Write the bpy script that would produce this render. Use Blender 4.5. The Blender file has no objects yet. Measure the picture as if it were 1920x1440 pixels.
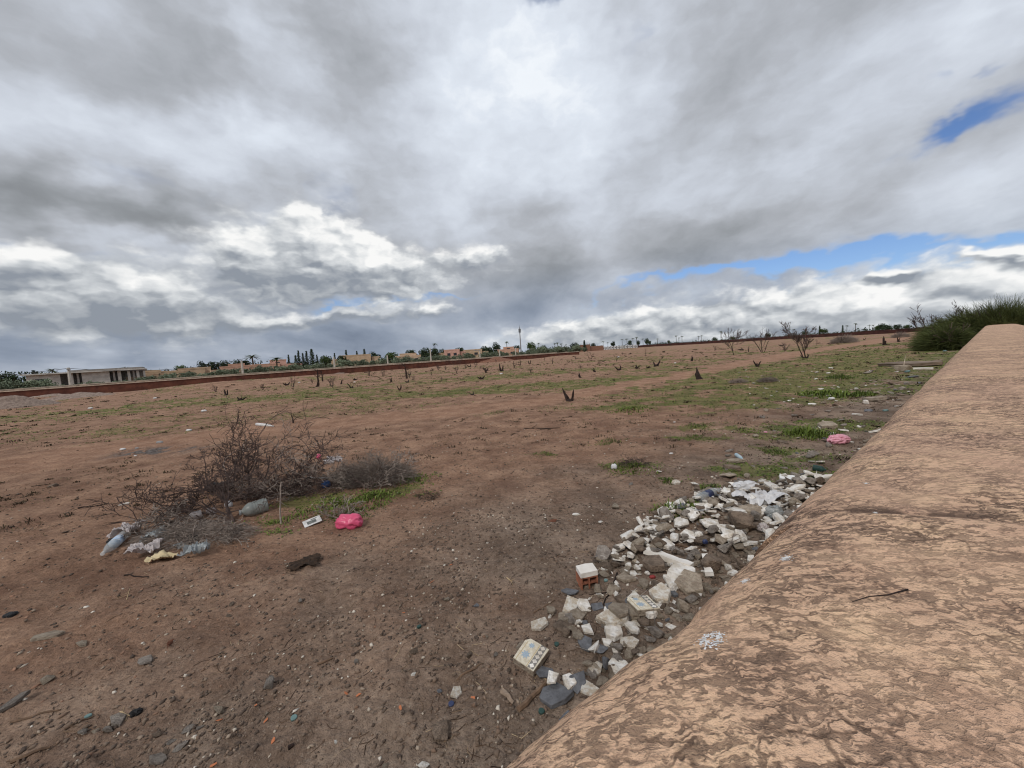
import bpy, bmesh, math, random
import numpy as np
from mathutils import Vector, Matrix, Euler

SC = bpy.context.scene
COL = SC.collection
R = math.radians

# ---------------------------------------------------------------- camera
EYE = 1.55
FOC = 721.0
PITCH, ROLL = R(4.52), R(3.63)
_F = np.array([0.0, math.cos(PITCH), -math.sin(PITCH)])
_R0 = np.array([1.0, 0.0, 0.0])
_U0 = np.array([0.0, math.sin(PITCH), math.cos(PITCH)])
_R = math.cos(ROLL) * _R0 - math.sin(ROLL) * _U0
_U = math.sin(ROLL) * _R0 + math.cos(ROLL) * _U0
cam_data = bpy.data.cameras.new('camera')
cam = bpy.data.objects.new('camera', cam_data)
COL.objects.link(cam)
cam_data.sensor_width = 36.0
cam_data.lens = FOC / 1920 * 36.0
cam_data.clip_start = 0.02
cam_data.clip_end = 9000
cam.matrix_world = Matrix(((_R[0], _U[0], -_F[0], 0), (_R[1], _U[1], -_F[1], 0), (_R[2], _U[2], -_F[2], EYE), (0, 0, 0, 1)))
SC.camera = cam

# ---------------------------------------------------------------- colour management
SC.view_settings.view_transform = 'Standard'
SC.view_settings.look = 'None'
SC.view_settings.exposure = 0.16
SC.view_settings.gamma = 1.0
SC.view_settings.use_curve_mapping = False

SC.render.filter_size = 1.1
SC.cycles.filter_width = 1.1
SC.cycles.max_bounces = 5
SC.cycles.diffuse_bounces = 2
SC.cycles.glossy_bounces = 2
SC.cycles.transmission_bounces = 4
SC.cycles.transparent_max_bounces = 8
SC.cycles.caustics_reflective = False
SC.cycles.caustics_refractive = False

def lin(r, g, b):
    def f(c):
        c /= 255.0
        return c / 12.92 if c <= 0.04045 else ((c + 0.055) / 1.055) ** 2.4
    return (f(r), f(g), f(b), 1.0)

# ---------------------------------------------------------------- node helpers
class NT:
    """small expression builder over a node tree"""
    def __init__(self, tree):
        self.t = tree
    def new(self, kind, **kw):
        n = self.t.nodes.new(kind)
        for k, v in kw.items():
            setattr(n, k, v)
        return n
    def put(self, sock, v):
        if isinstance(v, S):
            self.t.links.new(v.s, sock)
        elif v is not None:
            if hasattr(sock, 'default_value'):
                if sock.type == 'VECTOR' and isinstance(v, (int, float)):
                    v = (v, v, v)
                sock.default_value = v
    def math(self, op, a, b=None, c=None, clamp=False):
        n = self.new('ShaderNodeMath', operation=op, use_clamp=clamp)
        for i, v in enumerate((a, b, c)):
            if v is not None:
                self.put(n.inputs[i], v)
        return S(self, n.outputs[0])
    def vmath(self, op, a, b=None, scale=None):
        n = self.new('ShaderNodeVectorMath', operation=op)
        self.put(n.inputs[0], a)
        if b is not None:
            self.put(n.inputs[1], b)
        if scale is not None:
            self.put(n.inputs['Scale'], scale)
        return S(self, n.outputs['Value'] if op in ('LENGTH', 'DOT_PRODUCT', 'DISTANCE') else n.outputs[0])
    def noise(self, vec, scale=1.0, detail=4.0, rough=0.5, lac=2.0, dist=0.0, color=False, kind='FBM', norm=True, dim='3D'):
        n = self.new('ShaderNodeTexNoise', noise_type=kind, noise_dimensions=dim)
        if kind in ('FBM', 'MULTIFRACTAL'):
            n.normalize = norm
        self.put(n.inputs['Vector'], vec)
        for k, v in (('Scale', scale), ('Detail', detail), ('Roughness', rough), ('Lacunarity', lac), ('Distortion', dist)):
            self.put(n.inputs[k], v)
        return S(self, n.outputs['Color' if color else 'Fac'])
    def voronoi(self, vec, scale=1.0, feature='F1', rand=1.0, smooth=None, out='Distance', detail=0.0, dim='3D'):
        n = self.new('ShaderNodeTexVoronoi', feature=feature, voronoi_dimensions=dim)
        self.put(n.inputs['Vector'], vec)
        self.put(n.inputs['Scale'], scale)
        self.put(n.inputs['Randomness'], rand)
        if 'Detail' in n.inputs:
            self.put(n.inputs['Detail'], detail)
        if smooth is not None:
            self.put(n.inputs['Smoothness'], smooth)
        return S(self, n.outputs[out])
    def step(self, v, a, b, c=0.0, d=1.0, kind='SMOOTHSTEP'):
        n = self.new('ShaderNodeMapRange', interpolation_type=kind)
        n.clamp = True
        for i, x in enumerate((v, a, b, c, d)):
            self.put(n.inputs[i], x)
        return S(self, n.outputs[0])
    def mix(self, f, a, b, mode='MIX'):
        n = self.new('ShaderNodeMix', data_type='RGBA', blend_type=mode)
        n.clamp_factor = True
        self.put(n.inputs[0], f)
        self.put(n.inputs[6], a)
        self.put(n.inputs[7], b)
        return S(self, n.outputs[2])
    def ramp(self, f, stops, interp='LINEAR'):
        n = self.new('ShaderNodeValToRGB')
        n.color_ramp.interpolation = interp
        el = n.color_ramp.elements
        while len(el) < len(stops):
            el.new(0.5)
        for e, (p, c) in zip(el, stops):
            e.position = p
            e.color = c
        self.put(n.inputs[0], f)
        return S(self, n.outputs[0])
    def mapping(self, vec, loc=(0, 0, 0), rot=(0, 0, 0), scale=(1, 1, 1), kind='POINT'):
        n = self.new('ShaderNodeMapping', vector_type=kind)
        self.put(n.inputs[0], vec)
        n.inputs[1].default_value = loc
        n.inputs[2].default_value = rot
        n.inputs[3].default_value = scale
        return S(self, n.outputs[0])
    def xyz(self, x, y, z=0.0):
        n = self.new('ShaderNodeCombineXYZ')
        for i, v in enumerate((x, y, z)):
            self.put(n.inputs[i], v)
        return S(self, n.outputs[0])
    def sep(self, v):
        n = self.new('ShaderNodeSeparateXYZ')
        self.put(n.inputs[0], v)
        return [S(self, o) for o in n.outputs]

class S:
    def __init__(self, nt, sock):
        self.nt, self.s = nt, sock
    def __add__(self, o): return self.nt.math('ADD', self, o)
    __radd__ = __add__
    def __sub__(self, o): return self.nt.math('SUBTRACT', self, o)
    def __rsub__(self, o): return self.nt.math('SUBTRACT', o, self)
    def __mul__(self, o): return self.nt.math('MULTIPLY', self, o)
    __rmul__ = __mul__
    def __truediv__(self, o): return self.nt.math('DIVIDE', self, o)
    def clamp(self): return self.nt.math('ADD', self, 0.0, clamp=True)
    def max(self, o): return self.nt.math('MAXIMUM', self, o)
    def min(self, o): return self.nt.math('MINIMUM', self, o)

# ---------------------------------------------------------------- world: clear sky seen through gaps in broken cloud
# each cloud mass: azimuth, elevation, half width, half height, tilt (degrees), strength
LIGHT = [
    (-37.5, 31.3, 25.32, 6.42, 15.8, -0.2),
    (-20.3, 33.0, 13.26, 6.25, 7.0, -0.1),
    (-28.6, 34.1, 5.28, 4.41, -14.0, 0.3),
    (4.0, 31.6, 14.02, 23.04, 45.3, 0.2),
    (14.6, 22.5, 15.76, 4.74, 23.3, 0.1),
    (-47.1, 16.6, 10.05, 3.03, 4.1, -0.55),
    (-40.6, 16.1, 4.96, 2.25, -16.8, -0.15),
    (-31.9, 25.1, 10.28, 3.22, 5.5, 0.22),
    (-23.8, 25.0, 6.19, 4.46, -22.7, 0.16),
    (-46.7, 23.6, 9.63, 2.61, 17.4, 0.1),
    (-37.9, 20.2, 5.02, 2.47, -0.7, -0.12),
    (-23.4, 20.1, 4.6, 4.75, -37.8, -0.16),
    (4.4, 15.1, 19.95, 5.67, 4.7, -0.18),
    (25.7, 10.5, 28.94, 4.04, -2.5, -0.18),
    (0.2, 11.0, 23.4, 2.96, 1.2, -0.16),
    (14.6, 22.5, 25.57, 2.98, 16.4, -0.14),
    (31.8, 17.9, 8.75, 2.67, -3.8, 0.16),
    (39.9, 20.8, 13.53, 2.72, 9.1, 0.1),
    (29.2, 30.5, 12.69, 5.12, 14.4, -0.1),
    (45.5, 25.6, 7.99, 1.9, 9.5, 0.1),
    (51.7, 24.7, 3.21, 2.05, -5.9, 0.1),
    (43.8, 12.0, 13.08, 2.15, -2.9, 0.06),
    (48.5, 13.9, 6.34, 2.47, 8.5, 0.05),
    (-47.8, 3.9, 18.63, 2.62, 4.8, -0.42),
    (-37.7, 9.4, 5.86, 2.4, 2.7, -0.15),
    (-22.8, 2.7, 28.3, 2.89, 1.5, -0.28),
    (-25.5, 8.8, 19.11, 1.71, 0.2, -0.1),
    (-4.8, 6.0, 17.18, 1.92, 1.8, -0.18),
    (-49.7, 22.6, 2.65, 12.49, 18.6, -0.06),
]
BLUE = [
    (50.6, 19.7, 4.09, 1.45, 12.1, 0.72),
    (47.9, 19.1, 2.46, 0.97, 12.9, 0.55),
    (48.0, 22.4, 2.47, 0.46, 1.2, 0.4),
    (32.8, 7.3, 12.05, 0.84, -0.8, 1.0),
    (45.0, 6.9, 9.99, 1.53, 0.6, 1.2),
    (51.8, 7.0, 4.66, 1.34, 1.3, 1.2),
    (19.6, 7.9, 7.59, 0.57, 0.6, 0.5),
    (-14.6, 7.8, 8.84, 0.59, 2.3, 0.95),
    (-21.7, 7.2, 4.08, 0.43, 3.2, 0.6),
    (7.7, 39.8, 5.1, 0.89, -6.0, 0.5),
    (19.4, 36.1, 1.77, 2.15, 8.9, 0.25),
    (-24.4, 19.7, 3.98, 3.38, -38.1, 0.28),
    (-38.4, 20.1, 4.06, 1.91, -0.7, 0.28),
    (-49.9, 12.2, 5.04, 0.77, 2.8, 0.35),
]
SHADE = [
    (29.0, 4.0, 2.99, 0.96, -0.7, -0.7),
    (36.0, 3.5, 3.09, 0.63, -3.3, -0.6),
    (49.1, 2.9, 2.03, 0.46, -4.3, -0.7),
    (26.8, 5.2, 2.51, 0.55, -6.6, -0.4),
    (21.6, 3.3, 6.11, 0.73, 0.1, -0.4),
    (41.7, 1.3, 8.73, 0.82, 2.0, -0.35),
    (13.7, 4.0, 8.89, 1.21, 0.4, -0.4),
    (-31.4, 9.6, 8.45, 1.95, -2.9, -0.55),
    (-49.5, 6.7, 8.44, 1.81, -3.9, -0.5),
    (-40.3, 6.4, 7.21, 1.3, -5.8, -0.5),
    (-45.2, 11.3, 4.25, 1.89, 6.2, -0.5),
    (51.9, 5.7, 2.55, 0.74, -21.3, -0.5),
    (44.6, 5.4, 1.58, 0.55, -3.4, -0.4),
    (-17.0, 12.6, 5.59, 1.85, -9.8, 0.2),
    (-19.7, 5.9, 9.08, 1.45, 1.4, -0.5),
]
CUM = [
    (-27.6, 12.7, 10.18, 4.36, -6.1, 1.1),
    (-24.1, 16.1, 5.5, 4.05, -17.7, 1.0),
    (-17.1, 12.4, 9.06, 3.29, -12.0, 1.1),
    (-32.6, 13.6, 4.18, 2.86, -18.9, 0.6),
    (-49.4, 8.2, 8.1, 4.01, -3.6, 1.0),
    (-40.2, 7.5, 8.06, 3.55, -8.8, 0.9),
    (-50.0, 11.0, 3.85, 1.44, 7.4, 0.7),
    (-3.5, 13.6, 5.81, 2.01, 2.0, 0.85),
    (36.0, 1.9, 11.8, 3.95, 1.5, 0.95),
    (47.3, 1.7, 8.26, 4.28, 1.7, 1.05),
    (53.1, 2.0, 4.22, 3.78, 1.3, 1.05),
    (20.8, 2.5, 13.03, 3.23, 1.6, 0.75),
    (7.5, 2.1, 12.4, 2.34, 2.1, 0.5),
    (-28.2, 5.9, 8.6, 0.95, 4.6, 0.6),
    (-14.7, 6.4, 8.84, 1.19, 2.0, 0.5),
    (51.9, 5.9, 2.44, 0.73, -24.1, 0.75),
    (44.6, 5.5, 1.58, 0.55, -3.5, 0.55),
]

world = bpy.data.worlds.new('World')
SC.world = world
world.use_nodes = True
wt = world.node_tree
wt.nodes.clear()
world.cycles.sampling_method = 'MANUAL'
world.cycles.sample_map_resolution = 256
N = NT(wt)
SUN_EL, SUN_AZ = R(46), R(205)          # sun behind thin cloud, behind the camera
sky_tex = N.new('ShaderNodeTexSky', sky_type='NISHITA')
sky_tex.sun_disc = False
sky_tex.sun_elevation = SUN_EL
sky_tex.sun_rotation = SUN_AZ
sky_tex.air_density = 1.0
sky_tex.dust_density = 0.3
sky_tex.ozone_density = 1.6
bg_clear = N.new('ShaderNodeBackground')
N.put(bg_clear.inputs[0], N.mix(1.0, S(N, sky_tex.outputs[0]), (0.74, 0.86, 1.12, 1.0), 'MULTIPLY'))
bg_clear.inputs[1].default_value = 0.085

tc = N.new('ShaderNodeTexCoord')
D = S(N, tc.outputs['Generated'])
dx, dy, dz = N.sep(D)
AZ = N.math('ARCTAN2', dx, dy)
EL = N.math('ARCSINE', dz)
AE = N.xyz(AZ, EL, 0.0)
# plane of the cloud deck, so that streaks run together towards the horizon
zz = dz.max(0.0) + 0.16
PL = N.xyz(dx / zz, dy / zz, 0.0)
A2 = N.xyz(AZ, EL * 1.8, 0.0)
def n2(vec, scale, detail, rough, color=False):
    return N.noise(vec, scale, detail, rough, color=color, dim='2D')
half = (0.5, 0.5, 0.5)
warp = N.vmath('SUBTRACT', n2(A2, 4.0, 3, 0.55, True), half)
warp2 = N.vmath('SUBTRACT', n2(A2, 13.0, 3, 0.6, True), half)
AEW = N.vmath('ADD', AE, N.vmath('MULTIPLY', warp, (0.30, 0.16, 0.0)))
AEW = N.vmath('ADD', AEW, N.vmath('MULTIPLY', warp2, (0.10, 0.05, 0.0)))
AEC = N.vmath('ADD', AE, N.vmath('MULTIPLY', warp2, (0.09, 0.035, 0.0)))

def blobs(table, vec, slope=False):
    """sum of soft elliptic masses; near the centre of each the value is its strength"""
    tot = up = None
    vec = N.vmath('ADD', N.vmath('MULTIPLY', vec, (1, 1, 0)), (0, 0, 1))
    for az, el, rx, ry, rot, w in table:
        c, s = math.cos(R(rot)), math.sin(R(rot))
        kx, ky = 1 / (R(rx) * 0.95), 1 / (R(ry) * 0.95)
        u = N.vmath('DOT_PRODUCT', vec, (c * kx, s * kx, -(R(az) * c + R(el) * s) * kx))
        v = N.vmath('DOT_PRODUCT', vec, (-s * ky, c * ky, (R(az) * s - R(el) * c) * ky))
        g = N.math('POWER', 0.37, N.math('MULTIPLY_ADD', u, u, v * v))
        tot = g * w if tot is None else N.math('MULTIPLY_ADD', g, w, tot)
        if slope:
            gv = g * v
            k = w * ky * 0.068
            up = gv * k if up is None else N.math('MULTIPLY_ADD', gv, k, up)
    return (tot, up) if slope else tot

# cloud deck
PLR = N.vmath('ADD', N.mapping(PL, rot=(0, 0, R(35)), scale=(0.9, 0.42, 1)), N.vmath('SCALE', warp, scale=0.35))
deck = n2(PLR, 1.0, 5, 0.52)
deck2 = n2(N.vmath('ADD', A2, N.vmath('SCALE', warp2, scale=0.06)), 5.5, 6, 0.56)
L = 0.61 + (deck - 0.5) * 0.75 + (deck2 - 0.5) * 0.50 + blobs(LIGHT, AEW)
deck_hi = N.ramp(L, [(0.0, lin(117, 120, 124)), (0.25, lin(142, 146, 151)), (0.48, lin(168, 172, 179)),
                     (0.70, lin(193, 199, 209)), (0.90, lin(212, 219, 229)), (1.0, lin(229, 234, 240))])
deck_lo = N.ramp(L, [(0.0, lin(112, 123, 140)), (0.25, lin(136, 146, 162)), (0.48, lin(161, 169, 182)),
                     (0.70, lin(188, 196, 207)), (1.0, lin(226, 231, 237))])
deck_col = N.mix(N.step(EL, R(5), R(14)), deck_lo, deck_hi)           # more air in front of the low clouds
# openings through which the clear sky shows
hole = blobs(BLUE, AEW) + (deck2 - 0.5) * 0.5
hole = N.step(hole, 0.06, 0.92)

# heaped clouds: rounded lobes, their sunward shoulders brighter
def billow(vec):
    a = N.voronoi(vec, 11.0, dim='2D')
    b = N.voronoi(vec, 27.0, dim='2D')
    return 1.0 - (a * 0.66 + b * 0.26)
DC = N.vmath('ADD', A2, N.vmath('SCALE', warp2, scale=0.07))
fine = n2(A2, 70.0, 3, 0.6)
b0 = billow(DC)
b1 = billow(N.vmath('ADD', DC, (0.010, 0.026, 0.0)))
b2 = n2(DC, 7.0, 4, 0.55)
shape, upper = blobs(CUM, AEC, True)
dens = shape * 1.15 + (b0 - 0.62) * 0.80 + (b2 - 0.5) * 0.45 + (fine - 0.5) * 0.16
alpha = N.step(dens, 0.16, 0.84) * N.step(shape, 0.07, 0.26)
lit = 0.50 + (b0 - b1) * 1.10 + upper * 0.50 + (b2 - 0.5) * 0.75 + (fine - 0.5) * 0.18 + blobs(SHADE, AEC) * 0.50
cum_col = N.ramp(lit, [(0.0, lin(136, 143, 153)), (0.28, lin(164, 169, 175)), (0.52, lin(191, 195, 199)), (0.80, lin(219, 221, 222)), (1.0, lin(237, 237, 236))])
cloud = N.mix(alpha, deck_col, cum_col)
clear = hole * (1.0 - alpha)
bg_cloud = N.new('ShaderNodeBackground')
N.put(bg_cloud.inputs[0], cloud)
bg_cloud.inputs[1].default_value = 1.0
mx = N.new('ShaderNodeMixShader')
N.put(mx.inputs[0], clear)
wt.links.new(bg_cloud.outputs[0], mx.inputs[1])
wt.links.new(bg_clear.outputs[0], mx.inputs[2])
wo = N.new('ShaderNodeOutputWorld')
wt.links.new(mx.outputs[0], wo.inputs[0])

sun_data = bpy.data.lights.new('sun', 'SUN')
sun_data.energy = 1.5
sun_data.angle = R(10)
sun_data.color = (1.0, 0.95, 0.88)
sun = bpy.data.objects.new('sun', sun_data)
COL.objects.link(sun)
_sd = Vector((math.sin(SUN_AZ) * math.cos(SUN_EL), math.cos(SUN_AZ) * math.cos(SUN_EL), math.sin(SUN_EL)))
sun.rotation_euler = _sd.to_track_quat('Z', 'Y').to_euler()
sun.location = (0, 0, 60)

# ---------------------------------------------------------------- numeric helpers
RNG = np.random.default_rng(7)
random.seed(7)

def _hash(ix, iy, seed):
    h = (ix.astype(np.int64) * 374761393 + iy.astype(np.int64) * 668265263 + seed * 1442695041) & 0x7fffffff
    h = (h ^ (h >> 13)) * 1274126177 & 0x7fffffff
    h = h ^ (h >> 16)
    return (h & 0xffff) / 65535.0

def vnoise(x, y, seed=0):
    x = np.asarray(x, float); y = np.asarray(y, float)
    ix = np.floor(x); iy = np.floor(y)
    fx = x - ix; fy = y - iy
    fx = fx * fx * fx * (fx * (fx * 6 - 15) + 10); fy = fy * fy * fy * (fy * (fy * 6 - 15) + 10)
    a = _hash(ix, iy, seed); b = _hash(ix + 1, iy, seed); c = _hash(ix, iy + 1, seed); d = _hash(ix + 1, iy + 1, seed)
    return a + (b - a) * fx + (c - a) * fy + (a - b - c + d) * fx * fy

def fbm(x, y, oct=4, seed=0, gain=0.5):
    t = 0.0; a = 0.5; n = 0.0
    x = np.asarray(x, float); y = np.asarray(y, float)
    for i in range(oct):
        t = t + a * vnoise(x + 17.3 * i, y - 9.1 * i, seed + i); n += a
        a *= gain
        x, y = (x * 0.8 - y * 0.6) * 2.03, (x * 0.6 + y * 0.8) * 2.03
    return t / n

def sstep(a, b, x):
    t = np.clip((x - a) / (b - a), 0, 1)
    return t * t * (3 - 2 * t)

# ---------------------------------------------------------------- terrain heights
# the boundary wall: a point on its field-side edge and its direction along the ground
WALL_ANG = R(51.4)
WD = np.array([math.sin(WALL_ANG), math.cos(WALL_ANG)])      # along the wall, away from the camera
WN = np.array([-math.cos(WALL_ANG), math.sin(WALL_ANG)])     # across the wall, towards the field
WALL_EDGE = 0.345                                             # lateral offset of the field-side edge from the camera

def wall_coords(x, y):
    return x * WD[0] + y * WD[1], x * WN[0] + y * WN[1]       # along, across (>0 towards the field)

BUMPS = [(-29, 38, 9, 4, 0.55), (-22, 47, 6, 3.5, 0.35), (-9, 60, 7, 3, 0.35), (-42, 33, 8, 3, 0.35), (12, 82, 9, 4, 0.5)]
def hgt(x, y):
    x = np.asarray(x, float); y = np.asarray(y, float)
    r = np.sqrt(x * x + y * y)
    h = (fbm(x / 14, y / 14, 3, 11) - 0.5) * 0.22 * sstep(6, 25, r)
    h = h + (fbm(x / 1.7, y / 1.7, 3, 21) - 0.5) * 0.09
    near = 1 - sstep(18, 45, r)
    h = h + (fbm(x / 0.33, y / 0.33, 3, 31) - 0.5) * 0.044 * near
    lump = fbm(x / 0.11, y / 0.11, 2, 41)
    h = h + sstep(0.55, 0.8, lump) * 0.016 * near
    # wheel and foot worn hollows
    rut = np.abs(vnoise(x / 0.9 + 3, y / 0.9, 51) - 0.5)
    h = h - (1 - sstep(0.0, 0.10, rut)) * 0.012 * near
    for bx, by, rx, ry, bh in BUMPS:
        a = R(41)
        u = (x - bx) * math.cos(a) + (y - by) * math.sin(a); v = -(x - bx) * math.sin(a) + (y - by) * math.cos(a)
        h = h + bh * np.exp(-(u / rx) ** 2 - (v / ry) ** 2)
    # earth banked under the brushwood
    return h

def ray(px, py):
    return _F + (px - 960) / FOC * _R + (720 - py) / FOC * _U

def ground(px, py, lift=0.0):
    """the spot on the ground that a line of sight from the camera meets"""
    d = ray(px, py)
    z = 0.0
    for _ in range(6):
        t = (EYE - z) / max(1e-4, -d[2])
        x, y = d[0] * t, d[1] * t
        z = float(hgt(x, y))
    return Vector((x, y, z + lift))

def at(px, py, Y):
    """the point of a line of sight at a known distance Y in front of the camera"""
    d = ray(px, py)
    t = Y / d[1]
    return Vector((d[0] * t, Y, EYE + d[2] * t))

def stand(px, Y):
    """ground below the point seen in column px at distance Y"""
    p = at(px, 724 - 0.0635 * px, Y)
    return Vector((p.x, p.y, float(hgt(p.x, p.y))))

def metres(p, px):
    """width in metres of px photo pixels at point p"""
    return px * (p.y * math.cos(PITCH) - (p.z - EYE) * math.sin(PITCH)) / FOC

# ---------------------------------------------------------------- object helpers
def mesh_np(name, verts, faces, smooth=False, cols=None):
    """verts (n,3) array, faces (m,3|4) int array"""
    me = bpy.data.meshes.new(name)
    verts = np.asarray(verts, np.float32); faces = np.asarray(faces, np.int32)
    k = faces.shape[1]
    me.vertices.add(len(verts)); me.vertices.foreach_set('co', verts.ravel())
    me.loops.add(faces.size); me.loops.foreach_set('vertex_index', faces.ravel())
    me.polygons.add(len(faces))
    me.polygons.foreach_set('loop_start', np.arange(0, faces.size, k, dtype=np.int32))
    if smooth:
        me.polygons.foreach_set('use_smooth', np.ones(len(faces), bool))
    me.update(calc_edges=True)
    return me

def mesh_py(name, verts, faces, smooth=False):
    me = bpy.data.meshes.new(name)
    me.from_pydata([tuple(v) for v in verts], [], faces)
    if smooth:
        me.polygons.foreach_set('use_smooth', np.ones(len(me.polygons), bool))
    me.update()
    return me

def mesh_bm(name, bm, smooth=False):
    me = bpy.data.meshes.new(name)
    bmesh.ops.recalc_face_normals(bm, faces=bm.faces)
    bm.to_mesh(me); bm.free()
    if smooth:
        me.polygons.foreach_set('use_smooth', np.ones(len(me.polygons), bool))
    me.update()
    return me

def obj(name, me, mat, parent=None, loc=(0, 0, 0), rot=(0, 0, 0), scale=(1, 1, 1)):
    o = bpy.data.objects.new(name, me)
    COL.objects.link(o)
    if mat is not None and me is not None and not me.materials:
        me.materials.append(mat)
    o.parent = parent
    o.location = loc; o.rotation_euler = rot; o.scale = scale
    return o

def tag(o, label=None, cat=None, group=None, kind=None):
    for k, v in (('label', label), ('category', cat), ('group', group), ('kind', kind)):
        if v:
            o[k] = v
    return o

def empty(name, loc=(0, 0, 0), rz=0.0, scale=1.0):
    o = bpy.data.objects.new(name, None)
    COL.objects.link(o)
    o.empty_display_size = 0.1
    o.location = loc; o.rotation_euler = (0, 0, rz)
    o.scale = (scale,) * 3 if isinstance(scale, (int, float)) else scale
    return o

def children_of():
    d = {}
    for o in COL.objects:
        if o.parent:
            d.setdefault(o.parent.name, []).append(o)
    return d

def copy_tree(o, kids, parent=None):
    c = o.copy()
    COL.objects.link(c)
    c.parent = parent
    for ch in kids.get(o.name, []):
        copy_tree(ch, kids, c)
    return c

class MB:
    """collects simple solids into one mesh"""
    def __init__(self):
        self.v, self.f = [], []
    def add(self, v, f):
        k = len(self.v)
        self.v += [tuple(p) for p in v]
        self.f += [tuple(i + k for i in q) for q in f]
        return self
    def box(self, x0, x1, y0, y1, z0, z1, jit=0.0):
        v = [(x, y, z) for z in (z0, z1) for y in (y0, y1) for x in (x0, x1)]
        if jit:
            v = [tuple(c + random.uniform(-jit, jit) for c in p) for p in v]
        return self.add(v, [(0, 2, 3, 1), (4, 5, 7, 6), (0, 1, 5, 4), (2, 6, 7, 3), (0, 4, 6, 2), (1, 3, 7, 5)])
    def tube(self, pts, rad, n=6, caps=True):
        pts = [Vector(p) for p in pts]
        rings = []
        for i, p in enumerate(pts):
            a = pts[max(i - 1, 0)]; b = pts[min(i + 1, len(pts) - 1)]
            d = (b - a).normalized() if (b - a).length > 1e-9 else Vector((0, 0, 1))
            u = d.orthogonal().normalized() if abs(d.z) > 0.98 else d.cross(Vector((0, 0, 1))).normalized()
            w = d.cross(u)
            r = rad[i] if hasattr(rad, '__len__') else rad
            rings.append([p + (u * math.cos(2 * math.pi * k / n) + w * math.sin(2 * math.pi * k / n)) * r for k in range(n)])
        v = [q for ring in rings for q in ring]
        f = [(i * n + k, i * n + (k + 1) % n, (i + 1) * n + (k + 1) % n, (i + 1) * n + k) for i in range(len(pts) - 1) for k in range(n)]
        if caps:
            f.append(tuple(range(n - 1, -1, -1)))
            f.append(tuple((len(pts) - 1) * n + k for k in range(n)))
        return self.add(v, f)
    def lathe(self, prof, n=14, axis='z'):
        v, f = [], []
        for r, z in prof:
            for k in range(n):
                a = 2 * math.pi * k / n
                v.append((r * math.cos(a), r * math.sin(a), z) if axis == 'z' else (z, r * math.cos(a), r * math.sin(a)))
        for i in range(len(prof) - 1):
            for k in range(n):
                f.append((i * n + k, i * n + (k + 1) % n, (i + 1) * n + (k + 1) % n, (i + 1) * n + k))
        f.append(tuple(range(n - 1, -1, -1))); f.append(tuple((len(prof) - 1) * n + k for k in range(n)))
        return self.add(v, f)
    def prism(self, poly, z0, z1):
        n = len(poly)
        v = [(x, y, z0) for x, y in poly] + [(x, y, z1) for x, y in poly]
        f = [tuple(range(n - 1, -1, -1)), tuple(range(n, 2 * n))] + [(i, (i + 1) % n, n + (i + 1) % n, n + i) for i in range(n)]
        return self.add(v, f)
    def mesh(self, name, smooth=False):
        return mesh_py(name, self.v, self.f, smooth)
    def build(self, name, mat, parent=None, smooth=False, **kw):
        return obj(name, self.mesh(name, smooth), mat, parent, **kw)

# ---------------------------------------------------------------- materials
def material(name, build, rough=0.9, spec=0.25):
    m = bpy.data.materials.new(name)
    m.use_nodes = True
    t = m.node_tree
    t.nodes.clear()
    n = NT(t)
    b = n.new('ShaderNodeBsdfPrincipled')
    o = n.new('ShaderNodeOutputMaterial')
    t.links.new(b.outputs[0], o.inputs[0])
    b.inputs['Roughness'].default_value = rough
    b.inputs['Specular IOR Level'].default_value = spec
    build(n, b)
    return m

def bump(n, b, h, dist, strength=1.0):
    k = n.new('ShaderNodeBump')
    k.inputs['Strength'].default_value = strength
    k.inputs['Distance'].default_value = dist
    n.put(k.inputs['Height'], h)
    n.t.links.new(k.outputs[0], b.inputs['Normal'])

def coord(n, kind='Object'):
    return S(n, n.new('ShaderNodeTexCoord').outputs[kind])

def rnd(n):
    return S(n, n.new('ShaderNodeObjectInfo').outputs['Random'])

def simple(name, col, col2=None, scale=6.0, rough=0.9, vary=0.0, bumpy=0.0, detail=4, spec=0.25, trans=0.0, sheen=False):
    """two-tone noisy surface, each object a little lighter or darker"""
    def f(n, b):
        v = coord(n)
        c = n.mix(n.step(n.noise(v, scale, detail, 0.6), 0.3, 0.7), col, col2 or tuple(x * 0.7 for x in col[:3]) + (1,))
        if vary:
            c = n.mix(1.0, c, n.ramp(rnd(n), [(0, (1 - vary,) * 3 + (1,)), (1, (1 + vary,) * 3 + (1,))]), 'MULTIPLY')
        n.put(b.inputs['Base Color'], c)
        if bumpy:
            bump(n, b, n.noise(v, scale * 3, 4, 0.6), bumpy)
        if trans:
            b.inputs['Transmission Weight'].default_value = trans
    return material(name, f, rough, spec)

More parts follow.
